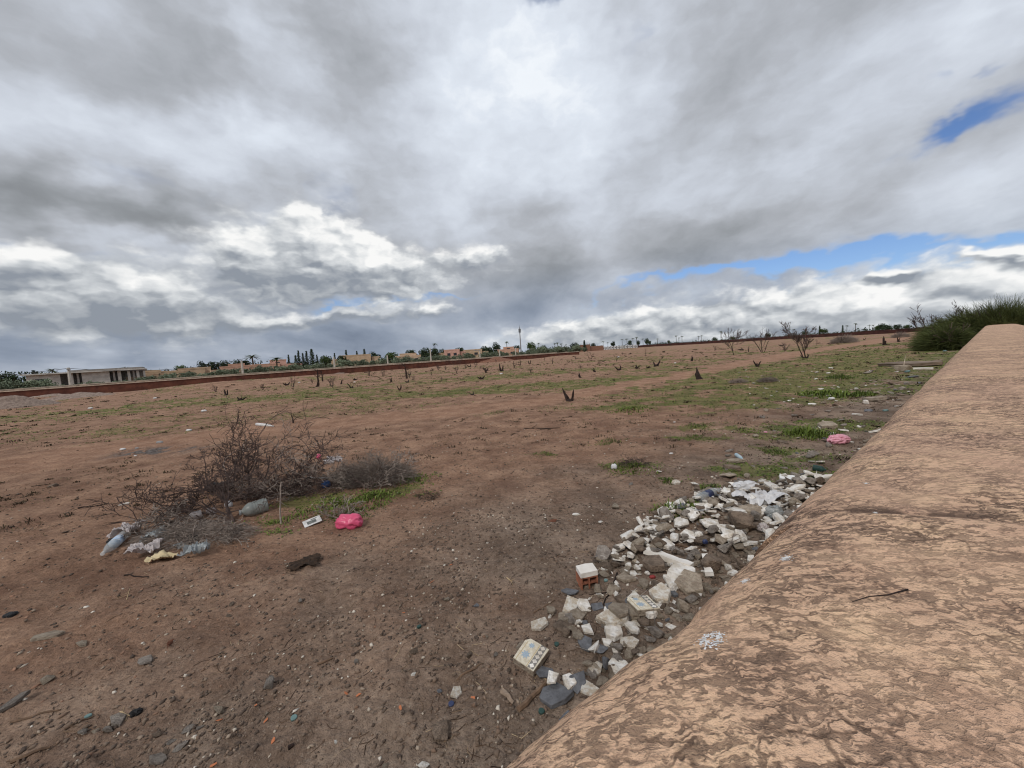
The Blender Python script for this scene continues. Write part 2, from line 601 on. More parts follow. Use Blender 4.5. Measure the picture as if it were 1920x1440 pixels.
# ================================================================ THE GROUND
# where weeds grow: spots on the ground (photo column, row, half widths across / away in metres, strength)
_GREEN = [(150, 772, 3.2, 1.0, 0.7), (60, 790, 2, .7, .3), (300, 768, 3, .8, .3), (420, 752, 4, 1.6, .5), (620, 735, 6, 2.5, .4), (760, 735, 5, 2, .35),
          (960, 728, 5, 1.6, .75), (1060, 722, 5, 1.5, .5), (900, 772, 2.5, .7, .35), (1180, 762, .9, .45, 1.0), (1430, 715, 4.0, 1.6, 1.3), (1350, 745, 2.5, 1.0, 1.1),
          (1560, 735, 3.0, 1.2, 1.4), (1640, 700, 4.5, 2.2, 1.4), (1690, 672, 5, 3, 1.1), (1600, 690, 5, 2, .9), (1500, 700, 4, 2, .8), (1540, 800, 1.0, .45, 1.2), (1500, 815, .6, .3, .9),
          (1400, 765, 1.5, .5, .6), (1400, 803, .5, .2, .8), (1450, 845, .6, .2, .7), (1320, 795, .4, .2, .6),
          (1310, 818, .4, .15, .6), (1140, 828, .35, .14, .8), (1020, 850, .2, .09, .6), (1180, 872, .32, .13, .9), (1280, 902, .15, .08, .7), (1330, 910, .25, .08, .8),
          (1430, 880, .9, .18, .8), (1540, 890, .5, .25, .8), (1500, 862, .7, .15, .6), (1290, 948, .26, .11, 1.3), (700, 920, .42, .2, 1.2), (770, 893, .22, .15, 1.1), (600, 945, .5, .18, 1.0), (500, 975, .35, .12, .9),
          (640, 935, .5, .2, 1.0), (800, 930, .15, .06, .5), (470, 1005, .3, .1, .6), (1650, 648, 9, 4, .8), (1740, 655, 6, 5, 1.0), (1240, 705, 4, 1.4, .45), (1000, 700, 8, 2, .4),
          (1150, 690, 8, 2.5, .4), (820, 715, 7, 2.4, .3), (700, 705, 8, 3, .25), (560, 745, 5, 1.4, .35), (350, 750, 4, 1.0, .35), (1350, 690, 6, 1.6, .5), (1350, 820, .6, .2, .5)]
GREEN = []
for a, b, rx, ry, s in _GREEN:
    p = ground(a, b)
    GREEN.append((p.x, p.y, rx, ry, s))
# the beaten track across the field
TRACK = [ground(*q) for q in ((80, 860), (480, 806), (760, 783), (980, 757), (1150, 727), (1300, 699), (1420, 677), (1540, 655), (1640, 641), (1690, 633))]
TRACK = np.array([(p.x, p.y) for p in TRACK])
TRACK_W = np.array([1.5, 1.3, 1.1, 0.9, 0.9, 1.0, 1.2, 1.6, 2.2, 3.0])

def track_dist(x, y):
    best = np.full(np.shape(x), 9e9)
    for i in range(len(TRACK) - 1):
        a, b = TRACK[i], TRACK[i + 1]
        d = b - a
        t = np.clip(((x - a[0]) * d[0] + (y - a[1]) * d[1]) / (d @ d), 0, 1)
        w = TRACK_W[i] + (TRACK_W[i + 1] - TRACK_W[i]) * t
        q = np.hypot(x - a[0] - d[0] * t, y - a[1] - d[1] * t) / w
        best = np.minimum(best, q)
    return best

def veg(x, y):
    """how thickly weeds cover the soil, 0..1"""
    x = np.asarray(x, float); y = np.asarray(y, float)
    r = np.hypot(x, y)
    s = np.zeros(np.shape(x))
    wx = x + (fbm(x / 0.8, y / 0.8, 3, 61) - 0.5) * 0.9 * np.clip(r / 8, .25, 2); wy = y + (fbm(x / 0.8, y / 0.8, 3, 71) - 0.5) * 0.7 * np.clip(r / 8, .25, 2)
    for gx, gy, rx, ry, w in GREEN:
        s = s + w * np.exp(-((wx - gx) / rx) ** 2 - ((wy - gy) / ry) ** 2)
    base = sstep(8, 16, r) * (0.28 + 0.16 * sstep(-0.2, 0.8, x / np.maximum(r, 1)))                                # thin growth over most of the field
    base = base * sstep(0.35, 0.7, fbm(x / 3.0, y / 3.0, 4, 81)) * 1.3
    s = np.clip(s + base, 0, 1.15)
    td = track_dist(wx, wy)
    s = s * sstep(0.55, 1.25, td)
    patch = fbm(x / 0.45, y / 0.45, 3, 91)
    return np.clip(s * (0.35 + 1.3 * sstep(0.3, 0.62, patch)), 0, 1)

def grey(x, y):
    """gravelly grey soil along the foot of the wall, red earth further out"""
    s, w = wall_coords(x, y)
    d = w - WALL_EDGE
    n = fbm(np.asarray(x) / 0.7, np.asarray(y) / 0.7, 4, 101) - 0.5
    g = 1 - sstep(0.7, 4.2, d + n * 2.2 + 0.03 * s)
    pa = ground(1000, 1000); 
    g = np.maximum(g, 0.9 * np.exp(-((x - pa.x) / 1.1) ** 2 - ((y - pa.y) / 1.1) ** 2))
    return np.clip(g, 0, 1)

_ash = ground(300, 846)
def ash(x, y):
    n = fbm(np.asarray(x) / 0.25, np.asarray(y) / 0.25, 3, 111)
    return np.clip(np.exp(-((x - _ash.x) / 0.75) ** 2 - ((y - _ash.y) / 0.34) ** 2) * 2.2 * sstep(0.35, 0.6, n), 0, 1)

# one sheet, finest in front of the camera and coarser towards the horizon
_ang = np.concatenate([np.linspace(-66, 66, 760), np.linspace(66, 294, 70)[1:-1]])
_ang = np.radians(_ang)
_rad = [0.0]
r_ = 0.35
while r_ < 7000:
    _rad.append(r_)
    r_ *= 1.0095 if r_ < 25 else (1.02 if r_ < 140 else 1.09)
_rad = np.array(_rad)
nr, na = len(_rad), len(_ang)
rr, aa = np.meshgrid(_rad, _ang, indexing='ij')
gx, gy = rr * np.sin(aa), rr * np.cos(aa)
gz = hgt(gx, gy)
idx = np.arange(nr * na).reshape(nr, na)
q = np.stack([idx[:-1, :], np.roll(idx, -1, 1)[:-1, :], np.roll(idx, -1, 1)[1:, :], idx[1:, :]], -1).reshape(-1, 4)
gme = mesh_np('ground', np.stack([gx, gy, gz], -1).reshape(-1, 3), q, smooth=True)
for nm, fn in (('weeds', veg), ('gravel', grey), ('ash', ash)):
    at_ = gme.attributes.new(nm, 'FLOAT', 'POINT')
    at_.data.foreach_set('value', fn(gx.ravel(), gy.ravel()).astype(np.float32))
at_ = gme.attributes.new('track', 'FLOAT', 'POINT')
at_.data.foreach_set('value', (1 - sstep(0.5, 1.3, track_dist(gx.ravel(), gy.ravel()) + (fbm(gx.ravel() / .6, gy.ravel() / .6, 3, 5) - .5) * .6)).astype(np.float32))

def _ground_mat(n, b):
    def attr(k):
        a = n.new('ShaderNodeAttribute', attribute_name=k)
        return S(n, a.outputs['Fac'])
    P = coord(n)
    mid = n.noise(P, 1.9, 5, 0.62)
    fine = n.noise(P, 24.0, 5, 0.65)
    vor = n.new('ShaderNodeTexVoronoi')
    n.put(vor.inputs['Vector'], P)
    vor.inputs['Scale'].default_value = 95.0
    grit = S(n, vor.outputs['Distance'])
    gritc = n.sep(S(n, vor.outputs['Color']))[0]
    mm = n.step(mid, 0.3, 0.72)
    red = n.mix(mm, lin(139, 107, 88), lin(181, 146, 121))
    gry = n.mix(mm, lin(120, 103, 90), lin(172, 153, 136))
    tr = n.mix(mm, lin(158, 121, 98), lin(188, 150, 124))
    grw = attr('gravel')
    c = n.mix(attr('track') * 0.8, red, tr)
    c = n.mix(grw, c, gry)
    # broad damp and dry areas
    wide = n.noise(P, 0.6, 3, 0.6)
    c = n.mix(n.step(wide, 0.52, 0.68) * 0.6, c, n.mix(1.0, c, (0.72, 0.70, 0.69, 1), 'MULTIPLY'))
    c = n.mix(n.step(wide, 0.46, 0.32) * 0.5, c, n.mix(1.0, c, (1.18, 1.18, 1.17, 1), 'MULTIPLY'))
    # damp darker and dry lighter scabs of soil
    c = n.mix(n.step(fine, 0.62, 0.40) * 0.55, c, n.mix(1.0, c, (0.60, 0.57, 0.55, 1), 'MULTIPLY'))
    c = n.mix(n.step(fine, 0.58, 0.75) * 0.5, c, n.mix(1.0, c, (1.35, 1.32, 1.28, 1), 'MULTIPLY'))
    streak = n.noise(n.mapping(P, rot=(0, 0, R(12)), scale=(0.5, 2.0, 1)), 2.2, 5, 0.7)
    c = n.mix(n.step(streak, 0.55, 0.72) * 0.55, c, n.mix(1.0, c, (0.66, 0.62, 0.6, 1), 'MULTIPLY'))
    speck = n.noise(P, 70.0, 3, 0.7)
    c = n.mix(n.step(speck, 0.56, 0.66) * 0.55, c, n.mix(1.0, c, (0.45, 0.42, 0.40, 1), 'MULTIPLY'))
    # grit
    c = n.mix(n.step(gritc, 0.80, 0.9) * n.step(grit, 0.5, 0.3) * (0.15 + grw * 0.35), c, lin(176, 160, 144))
    # thin weed cover
    wd = attr('weeds')
    leaf = n.noise(P, 14.0, 4, 0.7)
    cover = n.step(wd * 0.75 + (leaf - 0.5) * 1.1, 0.22, 0.62)
    gr = n.mix(n.step(mid, 0.35, 0.68), lin(92, 96, 52), lin(118, 122, 66))
    c = n.mix(cover * 0.72, c, gr)
    c = n.mix(attr('ash') * 0.9, c, n.mix(n.step(fine, 0.4, 0.6), lin(66, 63, 62), lin(120, 116, 113)))
    n.put(b.inputs['Base Color'], c)
    bump(n, b, n.noise(P, 26.0, 5, 0.72) * 0.050 + n.noise(n.vmath('MULTIPLY', P, (0.6, 1.0, 1.0)), 5.0, 3, 0.65) * 0.07, 1.0, 1.0)

M_GROUND = material('soil', _ground_mat, 0.95, 0.15)
tag(obj('ground', gme, M_GROUND), kind='structure')

# ================================================================ THE BOUNDARY WALL
_PROF = np.array([(0.500, -0.15), (0.505, 0.25), (0.508, 0.60), (0.508, 0.84), (0.505, 0.93), (0.497, 0.985), (0.486, 1.034), (0.464, 1.076), (0.428, 1.112), (0.37, 1.138),
                  (0.27, 1.152), (0.12, 1.159), (-0.08, 1.162), (-0.30, 1.165), (-0.55, 1.165), (-0.78, 1.156), (-0.93, 1.13), (-1.01, 1.08), (-1.045, 1.0), (-1.05, 0.6), (-1.05, -0.15)])
_PROF[:, 0] -= 0.142
_pd = np.concatenate([[0], np.cumsum(np.hypot(*np.diff(_PROF, axis=0).T))])
_pt = np.concatenate([np.linspace(0, 0.95, 12), np.linspace(0.97, 2.9, 130), np.linspace(2.95, _pd[-1], 8)])
PROFW, PROFZ = np.interp(_pt, _pd, _PROF[:, 0]), np.interp(_pt, _pd, _PROF[:, 1])

def wall_xy(s, w):
    return WD[0] * s + WN[0] * w, WD[1] * s + WN[1] * w

def wall_rise(s):
    return 0.006 * np.clip(s - 4, 0, None)

def wall_hit(px, py):
    """point of the wall top that a line of sight meets"""
    d = ray(px, py)
    z = 1.15
    for _ in range(8):
        t = (EYE - z) / -d[2]
        x, y = d[0] * t, d[1] * t
        s, w = wall_coords(x, y)
        z = float(np.interp(-w, -_PROF[6:17, 0], _PROF[6:17, 1])) + float(wall_rise(s))
    return Vector((x, y, z)), s, w

def _seam(w):
    return SEAM_S + SEAM_K * (w - WALL_EDGE)
_, _s1, _w1 = wall_hit(1478, 985)
_, _s2, _w2 = wall_hit(1900, 992)
SEAM_S, SEAM_K = _s1, (_s2 - _s1) / (_w2 - _w1)
SEAM_K = max(-1.2, min(1.2, SEAM_K))

def wall_piece(name, tpar, grow, gw):
    """tpar: distances along the wall, measured from the seam"""
    T, I = np.meshgrid(tpar, np.arange(len(PROFW)), indexing='ij')
    W, Z = PROFW[I].copy(), PROFZ[I].copy()
    top = sstep(0.5, 1.0, Z)
    s = T + _seam(np.clip(W, -1.18, 0.39))
    g = grow(T)
    cz = sstep(0.7, 1.1, Z)
    Z = Z + g * cz + wall_rise(s) * top
    W = W + gw(T) * sstep(0.1, 0.35, W)
    un = (fbm(s / 0.55, W / 0.4 + Z, 3, 201) - 0.5) * 0.012 + (fbm(s / 0.13, W / 0.13 + Z * 6, 3, 211) - 0.5) * 0.009 + (fbm(s / 0.035, W / 0.035 + Z * 20, 2, 215) - 0.5) * 0.0022
    corner = np.exp(-((W - 0.345) / 0.09) ** 2) * sstep(0.85, 1.0, Z)
    un = un + corner * (fbm(s / 0.22, Z * 3, 3, 221) - 0.5) * 0.014
    nz = cz; nw = np.where(W > 0, 1, -1) * (1 - cz * 0.7) * sstep(0.25, 0.5, np.abs(W))
    Z = Z + un * nz; W = W + un * nw
    for cs, cz0, cw, dep in CHIPS:
        k = dep * np.exp(-((s - cs) / cw) ** 2) * np.exp(-((W - 0.345) / 0.05) ** 2) * sstep(0.9, 1.05, Z)
        W = W - k; Z = Z - k * 0.8
    x, y = wall_xy(s, W)
    n0, n1 = T.shape
    idx = np.arange(n0 * n1).reshape(n0, n1)
    q = np.stack([idx[:-1, :-1], idx[:-1, 1:], idx[1:, 1:], idx[1:, :-1]], -1).reshape(-1, 4)
    V = np.stack([x, y, Z], -1).reshape(-1, 3)
    me = bpy.data.meshes.new(name)
    F = [tuple(f) for f in q.tolist()] + [tuple(idx[0, ::-1].tolist()), tuple(idx[-1, :].tolist())]
    me.from_pydata(V.tolist(), [], F)
    me.polygons.foreach_set('use_smooth', np.array([True] * (len(F) - 2) + [False, False]))
    me.update()
    ja = me.attributes.new('joint', 'FLOAT', 'POINT')
    ja.data.foreach_set('value', np.where(T > 0, np.exp(-((T - 0.085) / 0.035) ** 2) + np.exp(-(T / 0.012) ** 2), np.exp(-(T / 0.007) ** 2)).ravel().astype(np.float32))
    return me

_, _cs, _ = wall_hit(1312, 1158)
CHIPS = [(_cs, 0, 0.025, 0.030), (_cs - 0.06, 0, 0.03, 0.012), (2.6, 0, 0.08, 0.012), (4.4, 0, 0.2, 0.015), (6.6, 0, 0.25, 0.02)]

def _wall_mat(n, b):
    P = coord(n)
    wz = n.vmath('SCALE', n.vmath('SUBTRACT', n.noise(P, 26.0, 3, 0.65, color=True), (0.5, 0.5, 0.5)), scale=0.035)
    Q = n.vmath('ADD', P, wz)
    U = n.vmath('MULTIPLY', Q, (0.30, 1.0, 1.0))
    big = n.noise(P, 2.3, 4, 0.6)
    mid = n.noise(P, 9.0, 5, 0.65)
    fin = n.noise(P, 120.0, 3, 0.7)
    base = n.ramp(mid, [(0.25, lin(198, 160, 134)), (0.48, lin(226, 188, 157)), (0.72, lin(240, 203, 166))])
    base = n.mix(n.step(big, 0.42, 0.66) * 0.7, base, lin(208, 170, 146))
    # crust of lichen: short dark strokes and cracks, thicker in some places
    zone = n.step(n.noise(P, 3.0, 3, 0.6), 0.30, 0.60)
    def lines(vec, sc, wid, msc, lo):
        l_ = n.step(n.math('ABSOLUTE', n.noise(vec, sc, 3, 0.6) - 0.5), wid, wid * 0.25)
        return l_ * n.step(n.noise(P, msc, 3, 0.65), lo, lo + 0.10)
    U2 = n.vmath('MULTIPLY', Q, (0.55, 1.0, 1.0))
    m1 = n.step(n.noise(U, 85.0, 3, 0.62), 0.505, 0.59)
    m2 = lines(U, 42.0, 0.050, 23.0, 0.43).max(lines(U2, 24.0, 0.032, 15.0, 0.44))
    m3 = n.step(n.noise(U, 38.0, 5, 0.72), 0.57, 0.66)
    cr = n.voronoi(n.vmath('MULTIPLY', Q, (0.5, 1.0, 1.0)), 30.0, 'DISTANCE_TO_EDGE')
    crack = n.step(cr, 0.07, 0.02) * n.step(n.noise(P, 11.0, 3, 0.6), 0.47, 0.58)
    smud = n.step(n.noise(P, 15.0, 7, 0.82), 0.50, 0.76)
    dark = n.mix(n.step(mid, 0.35, 0.65), lin(70, 57, 51), lin(104, 84, 71))
    c = n.mix((m1 * 0.85).max(m2).max(m3) * (0.30 + zone * 0.52), base, dark)
    c = n.mix(crack * (0.30 + zone * 0.40), c, lin(92, 72, 60))
    c = n.mix(smud * 0.42, c, lin(106, 91, 79))
    c = n.mix(n.step(n.noise(P, 4.6, 5, 0.75), 0.56, 0.74) * 0.4, c, lin(142, 118, 100))
    c = n.mix(n.step(fin, 0.35, 0.7) * 0.35, c, n.mix(1.0, c, (0.70, 0.68, 0.66, 1), 'MULTIPLY'))
    # dirt caught along the joint
    sa = n.new('ShaderNodeAttribute', attribute_name='joint')
    c = n.mix(S(n, sa.outputs['Fac']) * n.step(n.noise(P, 14.0, 3, 0.6), 0.36, 0.52) * 0.85, c, lin(84, 66, 57))
    n.put(b.inputs['Base Color'], c)
    bump(n, b, n.noise(P, 60.0, 4, 0.75) * 0.012 - m1.max(m2) * 0.0012, 1.0, 1.0)

M_WALL = material('old_wall_plaster', _wall_mat, 0.92, 0.2)
wall = tag(empty('boundary_wall', (*wall_xy(SEAM_S, 0.0), 0.0)), 'long low salmon plaster wall with rounded top running beside the rubble', 'wall')
_t_near = np.concatenate([-np.geomspace(0.012, SEAM_S + 1.6, 260)[::-1], [-0.006, 0.0, 0.002]])
_t_near = np.sort(np.concatenate([_t_near, np.linspace(-2.2, -0.012, 150)]))
_t_far = np.sort(np.concatenate([[0.004, 0.010], np.geomspace(0.02, 46.0, 330), np.linspace(0.03, 4, 150)]))
def _grow_near(T):
    return 0.016 - 0.018 * np.exp(-(-T / 0.012).clip(0, 50))
def _wide_near(T):
    return -0.018 + 0.026 * sstep(0.35, 0.9, -T) - 0.012 * np.exp(-(-T / 0.03).clip(0, 50))
def _grow_far(T):
    return -0.018 + 0.018 * sstep(0.3, 3.0, T)
def _wide_far(T):
    return 0.016 + 0.006 * sstep(0.5, 5, T)
for nm, tp, gr, gw in (('wall_section', _t_near, _grow_near, _wide_near), ('wall_section', _t_far, _grow_far, _wide_far)):
    o = obj(nm, wall_piece(nm, tp, gr, gw), M_WALL)
    o.parent = wall
    o.matrix_parent_inverse = Matrix.Translation(-Vector((*wall_xy(SEAM_S, 0.0), 0.0)))

# bird droppings dried on the wall top
from mathutils.bvhtree import BVHTree
_vv, _ff = [], []
for o in [c for c in COL.objects if c.parent is wall]:
    k = len(_vv)
    _vv += [v.co.copy() for v in o.data.vertices]
    _ff += [tuple(i + k for i in p_.vertices) for p_ in o.data.polygons]
WALL_BVH = BVHTree.FromPolygons(_vv, _ff)
def on_wall(px, py):
    d = Vector(ray(px, py))
    hit, nrm, _, _ = WALL_BVH.ray_cast(Vector((0, 0, EYE)), d.normalized())
    return hit, nrm
M_DROP = simple('dropping_white', lin(236, 236, 236), lin(196, 194, 192), 60, 0.8)
def splat(px, py, rad, ring, seed, label):
    p, nrm = on_wall(px, py)
    tx = nrm.orthogonal().normalized(); ty = nrm.cross(tx)
    rg = random.Random(seed)
    mb = MB()
    for k in range(190):
        a = rg.uniform(0, 2 * math.pi)
        r = rad * (rg.gauss(.66, .22) if ring else abs(rg.gauss(0, .5)))
        bx, by, br = r * math.cos(a) * 1.2, r * math.sin(a) * 0.85, rad * rg.uniform(0.03, 0.11)
        n_ = 7
        poly = [(bx + br * rg.uniform(.5, 1.2) * math.cos(2 * math.pi * i / n_), by + br * rg.uniform(.5, 1.2) * math.sin(2 * math.pi * i / n_)) for i in range(n_)]
        vs = []
        for qx, qy in poly:
            q_ = p + tx * qx + ty * qy
            near = WALL_BVH.find_nearest(q_)
            nz_ = near[1] if near[1].z > 0 else -near[1]
            vs.append(near[0] + nz_ * rg.uniform(0.0006, 0.0014) - p)
        mb.add(vs, [tuple(range(n_))])
    o = mb.build('bird_dropping', M_DROP, None, loc=p)
    tag(o, label, 'dropping')
splat(1333, 1200, 0.019, True, 1, 'white ring of dried bird dropping low on the wall top')
splat(1473, 1047, 0.014, False, 2, 'white smear of bird dropping near the seam of the wall')
splat(1398, 1090, 0.010, False, 3, 'faint small dropping between the two larger ones')
splat(1642, 962, 0.006, False, 4, 'tiny white fleck on the wall beyond the seam')
splat(1624, 907, 0.008, False, 5, 'small pale fleck further up the wall')

# ================================================================ PLANT BUILDERS
def leaf_mat(name, c1, c2, vary=0.25):
    def f(n, b):
        v = coord(n)
        c = n.mix(n.step(n.noise(v, 3.0, 3, 0.7), 0.3, 0.7), c1, c2)
        c = n.mix(1.0, c, n.ramp(rnd(n), [(0, (1 - vary,) * 3 + (1,)), (1, (1 + vary,) * 3 + (1,))]), 'MULTIPLY')
        n.put(b.inputs['Base Color'], c)
    return material(name, f, 0.75, 0.2)

M_OLIVE = leaf_mat('olive_leaves', lin(92, 102, 84), lin(128, 138, 114))
M_DARKLEAF = leaf_mat('dark_leaves', lin(38, 52, 36), lin(62, 76, 50))
M_GREENLEAF = leaf_mat('green_leaves', lin(56, 76, 42), lin(88, 104, 62))
M_PALM = leaf_mat('palm_fronds', lin(52, 66, 42), lin(86, 96, 62))
M_BROOM = leaf_mat('broom_twigs', lin(54, 62, 32), lin(92, 98, 54))
M_BARK = simple('grey_bark', lin(86, 74, 62), lin(58, 48, 40), 8, 0.95, 0.2)
M_CHAR = simple('charred_wood', lin(62, 48, 42), lin(34, 28, 26), 14, 0.95, 0.25, 0.01)
M_DRYTWIG = simple('dry_grey_twig', lin(152, 140, 130), lin(112, 100, 92), 20, 0.95, 0.2)
M_REDTWIG = simple('dark_red_twig', lin(94, 78, 72), lin(59, 49, 46), 20, 0.9, 0.2)

def leaves(pts, size, rg, flat=0.5):
    """small two-triangle leaf tufts at the given points"""
    n = len(pts)
    a = rg.normal(size=(n, 3)); a /= np.linalg.norm(a, axis=1, keepdims=True)
    b = np.cross(a, rg.normal(size=(n, 3))); b /= np.linalg.norm(b, axis=1, keepdims=True)
    s = size * rg.uniform(0.6, 1.4, (n, 1))
    p0 = pts - a * s; p1 = pts + b * s * flat; p2 = pts + a * s; p3 = pts - b * s * flat
    V = np.stack([p0, p1, p2, p3], 1).reshape(-1, 3)
    F = np.arange(4 * n).reshape(n, 4)
    return V, F

def crown_points(rg, n, clumps, rad, spread, squash=0.8, centre=(0, 0, 0)):
    cs = rg.normal(size=(clumps, 3)); cs /= np.linalg.norm(cs, axis=1, keepdims=True)
    cs *= rg.uniform(0.35, 1.0, (clumps, 1)) * spread
    cs[:, 2] *= squash
    rr_ = rad * rg.uniform(0.6, 1.25, clumps)
    k = rg.integers(0, clumps, n)
    d = rg.normal(size=(n, 3)); d /= np.linalg.norm(d, axis=1, keepdims=True)
    return cs[k] + d * (rr_[k] * rg.uniform(0.55, 1.0, n) ** 0.5)[:, None] + np.array(centre)

def tree_proto(name, seed, height, width, mat, trunk_h=0.25, leaf=0.16, n=900, clumps=14, squash=0.85):
    rg = np.random.default_rng(seed)
    root = empty(name)
    mb = MB()
    r0 = height * 0.03 + 0.03
    top = Vector((rg.uniform(-.1, .1), rg.uniform(-.1, .1), height * (trunk_h + 0.3)))
    mb.tube([(0, 0, -0.15), (0.03, 0.02, height * trunk_h), top], [r0 * 1.3, r0, r0 * 0.4], 6)
    for k in range(4):
        a = k * 1.6 + rg.uniform(0, 1)
        mb.tube([(0.03, 0.02, height * trunk_h), (math.cos(a) * width * .2, math.sin(a) * width * .2, height * (trunk_h + .25)), (math.cos(a) * width * .33, math.sin(a) * width * .33, height * (trunk_h + .42))], [r0 * .6, r0 * .4, r0 * .15], 5)
    mb.build('trunk', M_BARK, root)
    hh = height * (1 - trunk_h) * 0.5
    P = crown_points(rg, n, clumps, width * 0.20, 1.0, 1.0)
    P[:, 0] *= width * 0.36; P[:, 1] *= width * 0.36
    P = crown_points(rg, n, clumps, width * 0.17, width * 0.34, (hh * 0.72) / (width * 0.34), (0, 0, height * trunk_h + hh))
    V, F = leaves(P, leaf, rg)
    obj('crown', mesh_np('crown', V, F), mat, root)
    return root

def conifer_proto(name, seed, height, width, mat):
    rg = np.random.default_rng(seed)
    root = empty(name)
    MB().tube([(0, 0, -0.2), (0, 0, height * 0.97)], [height * 0.022 + .04, 0.02], 6).build('trunk', M_BARK, root)
    P = []
    lay = int(height * 2.2)
    for i in range(lay):
        z = height * (0.10 + 0.9 * i / lay)
        rad = width * 0.5 * (1 - i / lay) ** 0.8 * rg.uniform(0.65, 1.1) + 0.12
        nb = 9
        for k in range(nb):
            a = rg.uniform(0, 6.28)
            rr_ = rad * rg.uniform(0.6, 1.1)
            m = 9
            t = np.sqrt(rg.uniform(0.02, 1, m))
            P.append(np.stack([math.cos(a) * rr_ * t + rg.normal(0, .1, m), math.sin(a) * rr_ * t + rg.normal(0, .1, m), z - 0.18 * rr_ * t + rg.normal(0, .09, m)], 1))
    V, F = leaves(np.concatenate(P), 0.17, rg)
    obj('crown', mesh_np('crown', V, F), mat, root)
    return root

def palm_proto(name, seed, height, frond, tr=0.2, n=26):
    rg = np.random.default_rng(seed)
    root = empty(name)
    lean = rg.uniform(-.04, .04)
    MB().tube([(0, 0, -.2), (lean * height * .5, 0, height * .5), (lean * height, 0, height)], [tr * 1.3, tr, tr * 0.9], 7).build('trunk', M_BARK, root)
    V, F = [], []
    for k in range(n):
        a = rg.uniform(0, 6.28); up = rg.uniform(-0.25, 1.1)
        pr = None
        L = frond * rg.uniform(0.8, 1.1)
        for i in range(7):
            t = i / 6
            p = np.array([lean * height + math.cos(a) * L * t * math.cos(up * (1 - t * .5)), math.sin(a) * L * t * math.cos(up * (1 - t * .5)), height + L * (math.sin(up) * t - 0.55 * t * t)])
            w = 0.16 * frond * (0.35 + 1.2 * t) * (1.02 - t) + 0.01
            side = np.array([-math.sin(a), math.cos(a), 0]) * w
            droop = np.array([0, 0, -w * 0.35])
            j = len(V)
            V += [p + side + droop, p, p - side + droop]
            if pr is not None:
                F += [(pr, pr + 1, j + 1, j), (pr + 1, pr + 2, j + 2, j + 1)]
            pr = j
    obj('crown', mesh_np('crown', np.array(V), np.array(F)), M_PALM, root)
    return root

# prototypes are moved to their first place; every later one is a copy with its own label
_used = set()
def place(proto, kids, loc, rz, scale, label, cat, group=None):
    o = proto if proto.name not in _used else copy_tree(proto, kids)
    _used.add(proto.name)
    o.location = loc; o.rotation_euler = (0, 0, rz)
    o.scale = scale if hasattr(scale, '__len__') else (scale,) * 3
    return tag(o, label, cat, group)

# ================================================================ ROAD AND ITS LOW WALL, LEFT
M_REDWALL = simple('red_earth_wall', lin(112, 70, 56), lin(82, 51, 43), 1.4, 0.95, 0.08, 0.02)
M_COPING = simple('pale_coping', lin(196, 178, 158), lin(164, 144, 126), 3, 0.9, 0.1)
M_ASPHALT = simple('asphalt', lin(98, 96, 94), lin(82, 80, 79), 5, 0.95)
RW = [(-74, 24), (-53, 40), (-36, 54.5), (-16, 72), (2, 87.5), (18, 101)]
def along(pts, t):
    """point at distance t along a polyline on the plan"""
    for i in range(len(pts) - 1):
        a, b = Vector(pts[i]), Vector(pts[i + 1])
        l = (b - a).length
        if t <= l or i == len(pts) - 2:
            return a + (b - a) * (t / l), (b - a).normalized()
        t -= l
def plan_len(pts):
    return sum((Vector(pts[i + 1]) - Vector(pts[i])).length for i in range(len(pts) - 1))

def strip_wall(mb, pts, off, half, z0, z1, step=3.0, jit=0.0):
    L = plan_len(pts); n = int(L / step)
    rings = []
    for i in range(n + 1):
        p, d = along(pts, L * i / n)
        nn = Vector((-d.y, d.x))
        for side in (-1, 1):
            c = p + nn * (off + half * side)
            j = random.uniform(-jit, jit)
            rings.append((c.x, c.y, z0)); rings.append((c.x, c.y, z1 + j))
    f = []
    for i in range(n):
        a = i * 4; b = a + 4
        f += [(a, b, b + 1, a + 1), (a + 2, a + 3, b + 3, b + 2), (a + 1, b + 1, b + 3, a + 3), (a, a + 2, b + 2, b)]
    f += [(0, 1, 3, 2), (n * 4, n * 4 + 2, n * 4 + 3, n * 4 + 1)]
    mb.add(rings, f)

rw = tag(empty('roadside_wall', (-36, 54.5, 0)), 'long low red earth wall with pale coping along the far road', 'wall')
def under(o, root):
    o.parent = root
    o.matrix_parent_inverse = Matrix.Translation(-Vector(root.location))
    return o
mb = MB(); strip_wall(mb, RW, 0, 0.14, -0.3, 0.90, 2.5, 0.02); under(mb.build('wall_body', M_REDWALL), rw)
mb = MB(); strip_wall(mb, RW, 0, 0.22, 0.903, 1.02, 2.5, 0.012); under(mb.build('coping', M_COPING), rw)
L_ = plan_len(RW)
for i in range(1, int(L_ / 4.6)):
    p, d = along(RW, i * 4.6)
    o = MB().box(-0.26, 0.26, -0.19, 0.19, 1.03, 1.15).build('coping_block', M_COPING, None, loc=(p.x, p.y, 0), rot=(0, 0, math.atan2(d.y, d.x)))
    under(o, rw)
kb = tag(empty('road_parapet', (-36, 60, 0)), 'second low parapet on the far side of the road', 'wall')
mb = MB(); strip_wall(mb, RW, 8.0, 0.14, -0.3, 1.0, 3, 0.02); under(mb.build('wall_body', M_REDWALL), kb)
mb = MB(); strip_wall(mb, RW, 8.0, 0.20, 1.003, 1.12, 3, 0.012); under(mb.build('coping', M_COPING), kb)
mb = MB(); strip_wall(mb, RW, 4.0, 3.6, -0.05, 0.42, 4.0, 0); tag(mb.build('road', M_ASPHALT), kind='structure')

